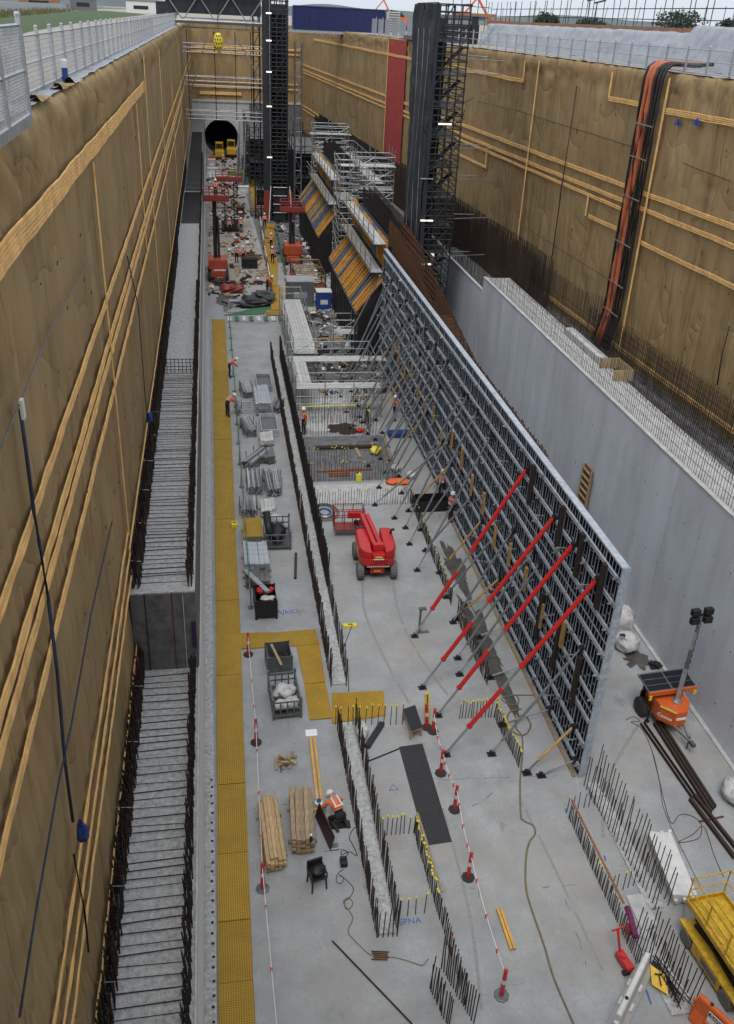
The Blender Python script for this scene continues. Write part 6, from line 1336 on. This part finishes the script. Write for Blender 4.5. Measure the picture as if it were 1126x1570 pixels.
for k in range(40):
    x, y, z = rnd(TX0,TX1), TY0-.06, rnd(1,23); MB().tube((x,y,z),(x+rnd(-.9,.9),y,z+rnd(.3,1.1)),.03,4).build('brace', darkscaf, st)
for k in range(11):
    MB().bar((TX0+.2,TY0+.5,1.0+1.9*k),(TX1-.2,TY0+.6,1.0+1.9*k+1.6),.6,.08).build('stair_flight', darkscaf, st)
m = MB(); m.grid(lambda t, s: (TX0+.8+(TX1-TX0-.8)*s, TY1-.3, .2+23*t), 30, 4); m.build('back_net', netm, st)
for k, z in enumerate((21.0, 20.2, 15.6, 13.6, 11.0, 8.4)):
    o = MB().tube((TX1-.4,TY0+.1,z),(TX1+2.9,TY0+1.2,z-.08),.035,6).tube((TX1-.4,TY0+.9,z+.2),(TX1+1.8,TY0+1.2,z+.12),.03,6).build('tie_tube', silver, st)
# stair and hoist towers further back
def lattice(name, label, x0, x1, y0, y1, zt, m_, r=.06, step=1.5, z0=0):
    ro = thing(name, label, 'tower', ((x0+x1)/2,(y0+y1)/2,z0))
    for x in (x0,x1):
        for y in (y0,y1): MB().tube((x,y,z0),(x,y,zt),r,6).build('chord', m_, ro)
    z = z0; k = 0; m = MB()
    while z < zt-.1:
        a, b = (x0,x1) if k % 2 else (x1,x0); m.tube((a,y0,z),(b,y0,min(zt,z+step)),r*.6,5).tube((x0,y0,z),(x1,y0,z),r*.6,5); c, d = (y0,y1) if k % 2 else (y1,y0); m.tube((x0,c,z),(x0,d,min(zt,z+step)),r*.6,5).tube((x1,c,z),(x1,d,min(zt,z+step)),r*.6,5); z += step; k += 1
    m.build('lacing', m_, ro); return ro
scaffold('stair_tower', 'dark scaffold stair tower at the far middle beside the yellow walkway', 7.3, 9.25, 118, 121.5, 0, 24.6, 3, 2, .9, darkscaf, [(2.0*k+1.0,7.4,9.1,118.1,121.3) for k in range(12)], .065, deckm=darkscaf)
nt_ = thing('net_column', 'narrow black netted column left of the far stair tower', 'tower', (6.8,118.5,0))
MB().box((6.35,118.2,0),(7.05,119.4,24.4)).build('net', netm, nt_); MB().tube((7.15,118,0),(7.15,118,24.4),.05,6).build('standard', silver, nt_)
for k, v in enumerate((20,62,110,163,241)): p = OY(416,v,117.9); MB().tube((6.75,117.9,p.z),(7.35,117.9,p.z),.07,8).build('lit_tube', lampglow, nt_)
lattice('hoist_mast', 'dark lattice hoist mast standing left of the netted column', 5.3, 6.05, 119, 119.8, 22.6, darkscaf, .07)
lattice('hoist_mast', 'dark lattice hoist mast standing right of the far stair tower', 10.2, 11.0, 118.5, 119.3, 20.3, greym, .08)
MB_ = MB().box((9.3,118,.1),(9.9,120,3.4)); o = MB_.build('hoist_gate', reddark); tag(o, 'dark red hoist gate panel at the foot of the stair tower', 'panel')
o = MB().box((6.3,117.6,.1),(7.0,118.1,3.6)).build('hoist_gate', reddark); tag(o, 'dark red gate panel below the netted column', 'panel')
hk = thing('hoist_cage', 'black open hoist cage at the foot of the far stair tower', 'hoist', (8.3,117,0))
for x in (7.3,9.2): MB().bar((x-.2*(1 if x < 8 else -1),116.6,4.4),(x-.5*(1 if x < 8 else -1)*(1 if x<8 else 1),115.6,.3),.09).build('leg', white, hk)
MB().box((7.5,117,.2),(9.0,117.6,4.2)).build('cage', darkscaf, hk)
for z in (1.2,2.2,3.2,4.2): MB().tube((7.4,116.9,z),(9.1,116.9,z),.05,5).build('rail', silver, hk)
# scaffold bridges across to the left wall
br = thing('scaffold_bridge', 'silver scaffold walkways spanning from the left wall to the hoist mast', 'scaffold', (1.5,119,8))
for k, v in enumerate((43,81,131,183)):
    p = OY(345,v,118.5); z = p.z
    for dz in (0,.45,.9): MB().tube((-2.8,118.5,z+dz),(6.2,118.5,z+dz-.1),.05,6).build('rail', silver, br)
    MB().box((-2.8,118.6,z-.1),(6.2,119.6,z-.02)).build('deck', greym, br); MB().tube((-2.8,119.6,z+.9),(6.2,119.6,z+.9),.05,6).build('rail', silver, br)
    if k < 3:
        for x in (-1.5,1.5,4.5): MB().tube((x,118.5,z-.1),(x,118.5,z+.9),.04,5).build('standard', silver, br)
for x, a, b in ((-2.3,8,21),(.8,6.6,20.8),(3.2,0,21),(5.0,0,21)): MB().tube((x,118.8,OY(300,183,118.8).z),(x,118.8,b),.05,6).build('standard', darkscaf, br)
MB().tube((-2.7,118.4,13.0),(.2,118.4,21.0),.05,5).build('brace', silver, br); MB().tube((3.2,118.4,20.6),(5.8,118.4,16.5),.05,5).build('brace', silver, br)
tr = thing('gantry_truss', 'dark roof gantry with silver diagonals over the far end of the pit', 'gantry', (1,118,21))
MB().box((-4.5,118.2,22.6),(6.2,119.2,24.6)).build('screen', netm, tr)
for z in (21.9,24.4): MB().tube((-4.5,117.9,z),(6.3,117.9,z),.09,6).build('chord', silver, tr)
for k in range(6): a = -4.4+k*1.8; MB().tube((a,117.9,21.9 if k % 2 else 24.4),(a+1.8,117.9,24.4 if k % 2 else 21.9),.06,5).build('diagonal', silver, tr)
MB().box((-4.5,118,21.6),(6.3,119.4,21.8)).build('deck', greym, tr)
for x in (-4.4,): MB().box((x-.15,118.3,GZ),(x+.15,118.9,22.6)).build('leg', greym, tr)
for x in (-3.9, 5.9): MB().box((x-.1,118.4,21.8),(x+.1,118.8,22.6)).build('post', greym, tr)
p = OY(335,65,117); hb = thing('hook_block', 'yellow chequered crane hook block hanging over the far pit', 'hook block', (p.x,117,p.z-1))
MB().lathe((p.x,117,p.z-.95), [(.12,0),(.45,.45),(.55,1.1),(.45,1.7),(.15,1.95)], 12).build('block', hazyellow, hb); MB().tube((p.x,117,p.z+.9),(p.x,117,28),.04,5).build('cable', black, hb); MB().path([(p.x,117,p.z-.9),(p.x+.2,117,p.z-1.2),(p.x+.1,117,p.z-1.5),(p.x-.15,117,p.z-1.4)], .06, 6).build('hook', greym, hb)
for j in range(4):
    for i in range(3): MB().box((p.x-.42+.28*i+(.14 if j % 2 else 0),116.43,p.z-.55+.4*j),(p.x-.30+.28*i+(.14 if j % 2 else 0),116.5,p.z-.38+.4*j)).build('chequer', black, hb)
# wall formwork segments beyond the long one, their raking bars and platforms
def segment(tag_, y0, y1, ztop, zlow, pat, lab1, lab2, lab3):
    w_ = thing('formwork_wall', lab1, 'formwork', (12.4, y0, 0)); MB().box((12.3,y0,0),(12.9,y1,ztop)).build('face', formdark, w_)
    y = y0+.15
    while y < y1: MB().box((12.14,y,zlow+.2),(12.295,y+.16,ztop+.35)).build('soldier', orangeprop if int(y*.45) % 3 != 1 else blueprop, w_); y += .62
    y = y0
    m = MB()
    while y < y1:
        for x in (13.0,13.5,14.0): m.tube((x,y,ztop-.6),(x,y,ztop+1.4),.03,4)
        m.bar((12.9,y,ztop+.3),(14.1,y,ztop+.5),.09,.06); y += .42
    stuff(m.build('cage_bars', rebardark, w_))
    rk = thing('raking_shores', lab2, 'shoring', (10.3, y0, 0)); y = y0+.1; k = 0
    while y < y1:
        c = pat[k % len(pat)]; MB().bar((10.15,y,3.95+rnd(-.1,.1)),(12.05,y+rnd(-.08,.08),6.45),.30,.14).build('bar', {'o':orangeprop,'b':blueprop,'y':yellowbar}[c], rk); y += .78; k += 1
    MB().box((10.1,y0,3.75),(10.3,y1,3.9)).build('sill_beam', greym, rk)
    m = MB(); y = y0+.4
    while y < y1: m.tube((10.2,y,0),(10.2,y,3.75),.05,6).tube((10.2,y,.3),(12.2,y,3.0),.04,5); y += 1.5
    m.build('support_posts', darkscaf, rk); MB().add([(10.35,y0,0),(12.2,y0,0),(12.2,y0,5.7),(10.35,y0,3.35),(10.35,y1,0),(12.2,y1,0),(12.2,y1,5.7),(10.35,y1,3.35)], [(0,1,2,3),(7,6,5,4),(0,4,5,1),(1,5,6,2),(2,6,7,3),(3,7,4,0)]).build('shade_fill', black, rk)  # black solid added for the shade under and between the raking bars
    for z, xx, nm_ in ((zlow,11.05,'lower'),(ztop+.1,11.2,'upper')):
        pf_ = thing('work_platform', lab3 % nm_, 'platform', (xx,y0,z)); n = int((y1-y0)/2.4)
        for i in range(n):
            for q in range(3): MB().box((xx+.32*q,y0+2.4*i+.02,z),(xx+.32*q+.30,y0+2.4*i+2.38,z+.06)).build('plank', plankm, pf_)
            MB().tube((xx,y0+2.4*i,z),(xx,y0+2.4*i,z+1.1),.035,5).build('post', silver, pf_)
            MB().box((xx-.02,y0+2.4*i+.02,z+.06),(xx,y0+2.4*i+2.38,z+.24)).build('toe_board', timberw, pf_)
        for h in (.55,1.05): MB().tube((xx,y0,z+h),(xx,y1,z+h),.035,5).build('rail', yellowbar if h > 1 else silver, pf_)
        for i in range(n): MB().bar((xx+.05,y0+2.4*i+.3,z-.06),(12.25,y0+2.4*i+.3,z-.06),.08,.1).build('bracket', greym, pf_)
segment('near', 64.6, 81.5, 8.75, 6.85, 'ooobboooooooob', 'dark formwork wall with orange and blue soldiers beyond the long steel wall', 'rows of orange raking bars leaning beyond the steel formwork', '%s plank platform on the formwork beyond the long steel wall')
segment('far', 90.5, 112, 9.1, 6.95, 'oooobbbbobbyyyb', 'farther dark formwork wall segment behind the silver scaffold', 'rows of brown and blue raking bars behind the silver scaffold', '%s plank platform on the farther formwork segment')
scaffold('silver_scaffold', 'dense silver scaffold tower between the two raking bar rows', 11.2, 12.9, 83.4, 87.5, 0, 12.2, 2, 2, 1.0, silver, [(8.6,11.2,12.8,83.5,87.3)], .045)
scaffold('silver_scaffold', 'silver scaffold bridge with plank decks across the wall line', 12.6, 16.2, 84.2, 87.2, 7.2, 12.9, 2, 2, 1.0, silver, [(11.4,11.2,16.3,83.9,85.3),(9.4,12.6,16.2,84.2,85.6)], .045)
scaffold('silver_scaffold', 'distant silver scaffold with a plank deck under the container', 12.0, 16.0, 112.5, 116, 3, 12.4, 2, 2, 1.1, silver, [(10.9,11.5,16.3,112.3,113.8)], .05)
scaffold('silver_scaffold', 'silver walkway scaffold running along the right fabric behind the raking bars', 14.9, 16.2, 88.5, 110, 6.7, 10.6, 1, 7, 1.3, silver, [(9.3,14.9,16.1,88.6,109.8)], .04, brace=False)
scaffold('dark_scaffold', 'dark scaffold bays beside the stair tower', 10.4, 14.5, 122, 140, 0, 9.5, 3, 5, 1.2, darkscaf, [(7.5,10.5,14.4,122.2,139.8),(4.5,10.5,14.4,122.2,139.8)], .06, deckm=greym)
scaffold('dark_scaffold', 'dark scaffold bays before the tunnel beside the long stair', 5.6, 9.6, 142, 168, 0, 8.4, 3, 5, 1.2, darkscaf, [(6.8,5.7,9.5,142.2,167.8),(3.6,5.7,9.5,142.2,167.8)], .06, deckm=greym)
bw = thing('bar_wall', 'dark mass of reinforcement standing behind the far formwork segments', 'reinforcement', (15,90,0)); m = MB(); y = 64.5
while y < 118:
    if not (TY0-.3 < y < TY1+.3):
        for x in (13.2,14.2,15.4,16.6): m.tube((x,y,0),(x+rnd(-.1,.1),y,6.5+rnd(-.08,.1)),.04,4)
    y += .3
stuff(m.build('bars', rebardark, bw)); m = MB()
for z in (2,4,5.5,6.3):
    for x in (13.2,14.2,15.4,16.6): m.tube((x,69.8,z),(x,118,z),.04,4)
stuff(m.build('lacing_bars', rebarrust, bw))
# long stair beside the tunnel
lst = thing('long_stair', 'long dark metal stair climbing toward the tunnel side', 'stair', (4.6,142,0))
a, b = OY(366,262,140), OY(371,190,158)
a = V(4.0,141,.1); b = V(5.2,158,7.6)
for dx in (-.55,.55): MB().bar(a+V(dx,0,.1), b+V(dx,0,.1), .08,.3).build('stringer', greym, lst); MB().tube(a+V(dx,0,1.1), b+V(dx,0,1.1), .05,5).build('handrail', silver, lst)
for k in range(30): q = a.lerp(b,(k+.5)/30); MB().box((q.x-.5,q.y-.15,q.z),(q.x+.5,q.y+.15,q.z+.05)).build('tread', silver, lst)
for k in range(1,5): q = a.lerp(b,k/5); MB().tube((q.x-.5,q.y,0),(q.x-.5,q.y,q.z),.06,6).tube((q.x+.5,q.y,0),(q.x+.5,q.y,q.z),.06,6).build('post', greym, lst)

# ================================================================== FAR FLOOR CLUTTER
def loader(label, u, v, m_, s=1.0):
    p = F(u, v); r = thing('wheel_loader', label, 'loader', (p.x,p.y,0))
    for x in (-.9*s,.9*s):
        for y in (-1.1*s,1.2*s): wheel(.55*s,.45*s,r,(x,y,.55*s),m_=tyrem)
    MB().box((-.8*s,-2.0*s,.6*s),(.8*s,.3*s,1.5*s)).build('body', m_, r, world=False, bevel=.05); MB().box((-.65*s,-.2*s,1.5*s),(.65*s,1.0*s,2.7*s)).build('cab', m_, r, world=False, bevel=.05)
    MB().box((-.55*s,-.23*s,1.7*s),(.55*s,-.205*s,2.5*s)).build('window', black, r, world=False); MB().bar((0,.8*s,1.2*s),(0,2.4*s,.7*s),.5*s,.25*s).build('arm', m_, r, world=False); MB().box((-.95*s,2.3*s,.15*s),(.95*s,3.0*s,.9*s)).build('bucket', m_, r, world=False)
loader('yellow loader parked before the tunnel mouth', 337, 243, yellowp); loader('second yellow machine beside the long stair', 355, 240, yellowp, 1.05)
def boxy(name, label, u, v, w_, l_, h_, m_, cat, lid=None, bev=.03):
    p = F(u, v); r = thing(name, label, cat, (p.x,p.y,0)); MB().box((p.x-w_/2,p.y,.0),(p.x+w_/2,p.y+l_,h_)).build('body', m_, r, bevel=bev)
    MB().box((p.x-w_/2-.04,p.y-.04,h_),(p.x+w_/2+.04,p.y+l_+.04,h_+.08)).build('top', lid or m_, r); MB().box((p.x-w_/4,p.y-.02,h_*.35),(p.x+w_/4,p.y-.004,h_*.6)).build('label_plate', lid or paper, r); return r
boxy('water_tank','dark blue tank at the corner of the distant walkway',384,266,2.6,2.2,2.4,bluecont,'tank'); boxy('site_shelter','white roofed shelter box beyond the scaffold wing',461,470,2.4,2.0,2.2,greym,'shelter',sheetm); boxy('site_shelter','small blue sided box beside the white roofed shelter',497,476,1.3,1.2,1.6,bluep,'shelter',white)
boxy('tool_box','dark open site box before the two talking people',383,412,1.6,1.1,.9,black,'box',rebardark); boxy('waste_bin','grey rubbish bin with white lid at the left wall',338,431,1.1,1.2,1.0,greym,'bin',white); boxy('site_box','low grey box lying on the green barrier mats',364,471,1.3,.8,.4,galv,'box')
boxy('control_cabinet','white spotted cabinet at the foot of the raking bars',470,356,1.2,1.2,2.0,white,'cabinet',greym); boxy('site_box','black box with yellow sticker below the netted column',401,318,1.2,1.2,2.2,black,'box',greym); boxy('pallet_load','white wrapped pallet load near the left wall',326,268,1.6,1.6,.9,white,'pallet load')
boxy('pallet_load','white wrapped load beyond the raised basket',325,258,1.2,1.2,1.3,whitebag,'pallet load'); boxy('pallet_load','pale load behind the red lift platform',374,296,1.4,1.2,.8,white,'pallet load'); boxy('site_box','dark motor box right of the scissor lift',369,330,1.0,1.2,.9,rebar,'box')
def heap(name, label, u, v, r, m_, cat, seed, amp=.5):
    p = F(u, v); o = MB().blob((p.x,p.y,r[2]*.8),r,seed,amp,16,9,.8).build(name, m_, None); return tag(o, label, cat)
heap('green_netting','heap of green netting on the far floor',364,268,(1.5,1.0,.5),mat('bright_green',(.10,.34,.07),.8,var=.4,scale=6),'netting',1); heap('tarpaulin','dark grey tarpaulin heap beside the far walkway',403,462,(1.1,1.0,.55),mat('grey_tarp',(.07,.08,.085),.6,var=.4,scale=5),'tarpaulin',2); heap('tarpaulin','black crumpled sheeting near the green barriers',385,470,(1.6,.6,.35),black,'sheeting',3)
heap('white_sheeting','white plastic sheeting heap beside the raking bars',494,388,(1.6,1.0,.5),whitebag,'sheeting',4); heap('white_sheeting','white plastic sheeting heap near the raised basket',327,276,(1.0,1.6,.6),whitebag,'sheeting',5); heap('white_sack','white sack beyond the scaffold decks',547,536,(.9,.6,.4),whitebag,'sack',6,.3); heap('red_bundle','red bundled fittings on the floor behind the grey tarpaulin',356,447,(1.1,.8,.35),reddark,'bundle',7); heap('orange_bundle','orange bundle by the reel near the raking bars',489,352,(.6,.6,.4),vest,'bundle',8)
heap('red_bag','red and white bag pile beside the far walkway edge',448,432,(.5,.6,.45),redp,'bag',9,.3); heap('white_sack','pale sack under the distant raking bars',470,378,(.5,.5,.3),whitebag,'sack',10,.3)
def timbers(label, u, v, n, l_, m_, rz, seed):
    p = F(u, v); r = thing('timber_pile', label, 'timber pile', (p.x,p.y,0), rz); random.seed(seed)
    for k in range(n): a = V(rnd(-l_/2,-l_/4), rnd(-.5,.5), .08+.05*(k//3)); MB().bar(a, a+V(l_*rnd(.5,.9), rnd(-.25,.25), rnd(-.02,.02)), .14, .09).build('length', m_, r, world=False)
timbers('rusty steel lengths heaped behind the two talking people',377,392,10,3.2,rebarrust,.05,1); timbers('brown timber heap along the barrier panels',388,398,9,2.4,timberred,.4,2); timbers('dark timber baulks lying before the site box',388,434,4,2.6,rebar,.05,3); timbers('dark long lengths lying by the rubbish bin',345,436,5,3.4,rebar,.0,4); timbers('scattered lengths on the far floor near the loader',340,285,7,3.0,rebar,.1,5); timbers('grey lengths left of the scissor lift',336,352,6,2.6,greym,.2,6); timbers('pale boards by the green netting',377,285,6,3.0,plankm,.0,7); timbers('mixed lengths before the tunnel mouth',330,222,9,3.4,greym,.1,8)
timbers('brown boards under the scaffold bays',520,520,8,4.0,timberw,.05,9); timbers('dark lengths under the scaffold wing',485,540,7,4.0,rebar,.0,10); timbers('silver tubes lying between the props and scaffold',575,590,9,3.6,galvp,1.3,11); timbers('rusty lengths beside the trench box',470,395,8,2.4,timberw,.6,12); timbers('pale lengths near the spotted cabinet',478,366,6,2.2,galv,.3,13)
random.seed(5)
# trench box in the middle of the far floor
tb = thing('trench_box', 'rusty braced trench frame beside the far walkway', 'frame', (8.6,86,0))
for (x0,x1,y0,y1) in ((7.4,10.2,84.2,90.5),):
    for x in (x0,x1):
        for y in (y0,(y0+y1)/2,y1): MB().box((x-.07,y-.07,0),(x+.07,y+.07,1.7)).build('post', rebarrust, tb)
    for z in (.5,1.1,1.65):
        for y in (y0,(y0+y1)/2,y1): MB().bar((x0,y,z),(x1,y,z),.09).build('rail', timberw, tb)
        for x in (x0,x1): MB().bar((x,y0,z),(x,y1,z),.09).build('rail', rebarrust, tb)
    MB().box((x0+.1,y0+.05,.02),(x1-.1,y0+.12,.95)).build('panel', timberred, tb); MB().box((x0+.3,y0+1,.3),(x1-.3,y1-.8,.34)).build('deck', concpale, tb)
    for k in range(6): MB().bar((x0+.3+.4*k,y1-.5,.05),(x0+.6+.35*k,y1+.4,1.2),.08).build('brace', timberw, tb)
# barrier panels and green mats by the walkway
bp = thing('crowd_barrier', 'row of pale barrier panels with green feet across the slab', 'barrier', (3,74,0))
for k in range(8):
    x = .75+k*.62; 
    for z in (.15,.95): MB().bar((x,74.6+.25*math.sin(k*1.1),z),(x+.58,74.6+.25*math.sin((k+1)*1.1),z),.04).build('rail', silver, bp)
    for q in range(5): MB().bar((x+.12*q,74.6+.25*math.sin(k*1.1+.22*q),.15),(x+.12*q,74.6+.25*math.sin(k*1.1+.22*q),.95),.02).build('upright', silver, bp)
    MB().box((x+.1,75.2,.01),(x+.45,76.4,.12)).build('foot', green if k % 2 else white, bp)
gm = MB().prism([F(344,484)[:2],F(405,482)[:2],F(420,470)[:2],F(418,460)[:2],F(385,474)[:2]], .01, .06).build('green_mat', green); tag(gm, 'green mats laid at the corner of the far walkway', 'mat')
sw = thing('walkway_barrier', 'white and red barrier boards lining the left of the far walkway', 'barrier', (5.2,90,0))
for k in range(12):
    y = 84+k*2.6; MB().box((5.05+.05*k,y,.25),(5.12+.05*k,y+2.4,1.05)).build('board', white if k % 3 else reddark, sw); MB().box((4.95+.05*k,y+.1,0),(5.3+.05*k,y+.2,.25)).build('foot', black, sw)
gw = thing('green_rail', 'green railing along the right of the far walkway', 'railing', (7.2,85,0))
for k in range(12): y = 78+k*2.6; MB().tube((6.55+.06*k,y,0),(6.55+.06*k,y,1.1),.04,5).build('post', green, gw); MB().tube((6.55+.06*k,y,1.05),(6.61+.06*k,y+2.6,1.05),.04,5).tube((6.55+.06*k,y,.55),(6.61+.06*k,y+2.6,.55),.035,5).build('rail', green, gw)
rl = F(492,352); rd = thing('cable_reel', 'red spoked reel with tan drum at the foot of the raking bars', 'reel', (rl.x,rl.y,0)); MB().lathe((rl.x-.6,rl.y,.8), [(.8,0),(.8,.06)], 16, 'x').build('flange', redp, rd); MB().lathe((rl.x-.5,rl.y,.8), [(.4,0),(.4,1.5)], 12, 'x').build('drum', timbergold, rd); MB().lathe((rl.x+1.0,rl.y,.8), [(.8,0),(.8,.06)], 16, 'x').build('flange', timbergold, rd)
# material on the slab left of the walkway corner, far wall clutter near portal
for k, (u,v,s,m_) in enumerate([(322,232,1.0,greym),(331,215,1.2,darkscaf),(345,215,1.0,rebar),(352,207,.9,greym),(326,248,.8,orangep)]):
    p = F(u, v); r = thing('site_crate', ['grey crate near the left wall before the tunnel','dark crate at the tunnel mouth','brown crate in the tunnel mouth centre','grey crate beside the long stair head','orange crate below the tunnel left side'][k], 'crate', (p.x,p.y,0)); MB().box((p.x-s*.7,p.y,0),(p.x+s*.7,p.y+s,s)).build('body', m_, r); MB().box((p.x-s*.75,p.y-.05,s),(p.x+s*.75,p.y+s+.05,s+.1)).build('lid', m_, r)

# small site debris nobody could count, strewn over the far floor and under the scaffold
for lab, m_, n_, zones in (('dark scraps strewn over the far pit floor', rebar, 420, ((-.6,4.6,80,172),(7,11.8,58,80),(5.5,12,96,140))), ('grey metal scraps strewn over the far pit floor', galvp, 300, ((-.6,4.6,84,172),(7,11.8,58,95),(8,12,96,140))), ('pale scraps of packaging on the far pit floor', white, 130, ((-.6,4.6,84,172),(8,12,70,100))), ('brown timber scraps on the far pit floor', timberw, 220, ((-.6,4.6,82,140),(7,11.8,56,95))), ('red scraps on the far pit floor', reddark, 60, ((-.6,4.6,86,150),(8,12,80,110)))):
    m = MB()
    for k in range(n_):
        x0, x1, y0, y1 = random.choice(zones); x, y = rnd(x0,x1), rnd(y0,y1); a = rnd(0,3.14); l_ = rnd(.15,1.1); q = rnd(.04,.16)
        if random.random() < .6: m.bar((x,y,q), (x+l_*math.cos(a),y+l_*math.sin(a),q+rnd(0,.15)), rnd(.05,.16), rnd(.04,.2))
        else: s_ = rnd(.1,.32); m.blob((x,y,s_*.5),(s_,s_,s_*.7),k,.5,7,5,.7)
    stuff(tag(m.build('site_debris', m_), lab, 'debris'))
# dark sheets added to darken the far scaffolds
for k, (a, b) in enumerate((((5.7,148,0),(9.5,148.1,6.5)), ((10.5,126,0),(14.4,126.1,7.4)), ((9.3,122,0),(10.3,122.1,8.0)), ((7.4,121.2,0),(9.2,121.3,24)))):
    o = MB().box(a, b).build('darkening_sheet', netm); tag(o, ['added dark sheet darkening the scaffold bays by the long stair','added dark sheet darkening the scaffold bays right of the stair tower','added dark sheet darkening the gap between stair tower and scaffold bays','added dark sheet darkening the far stair tower from behind'][k], 'screen')
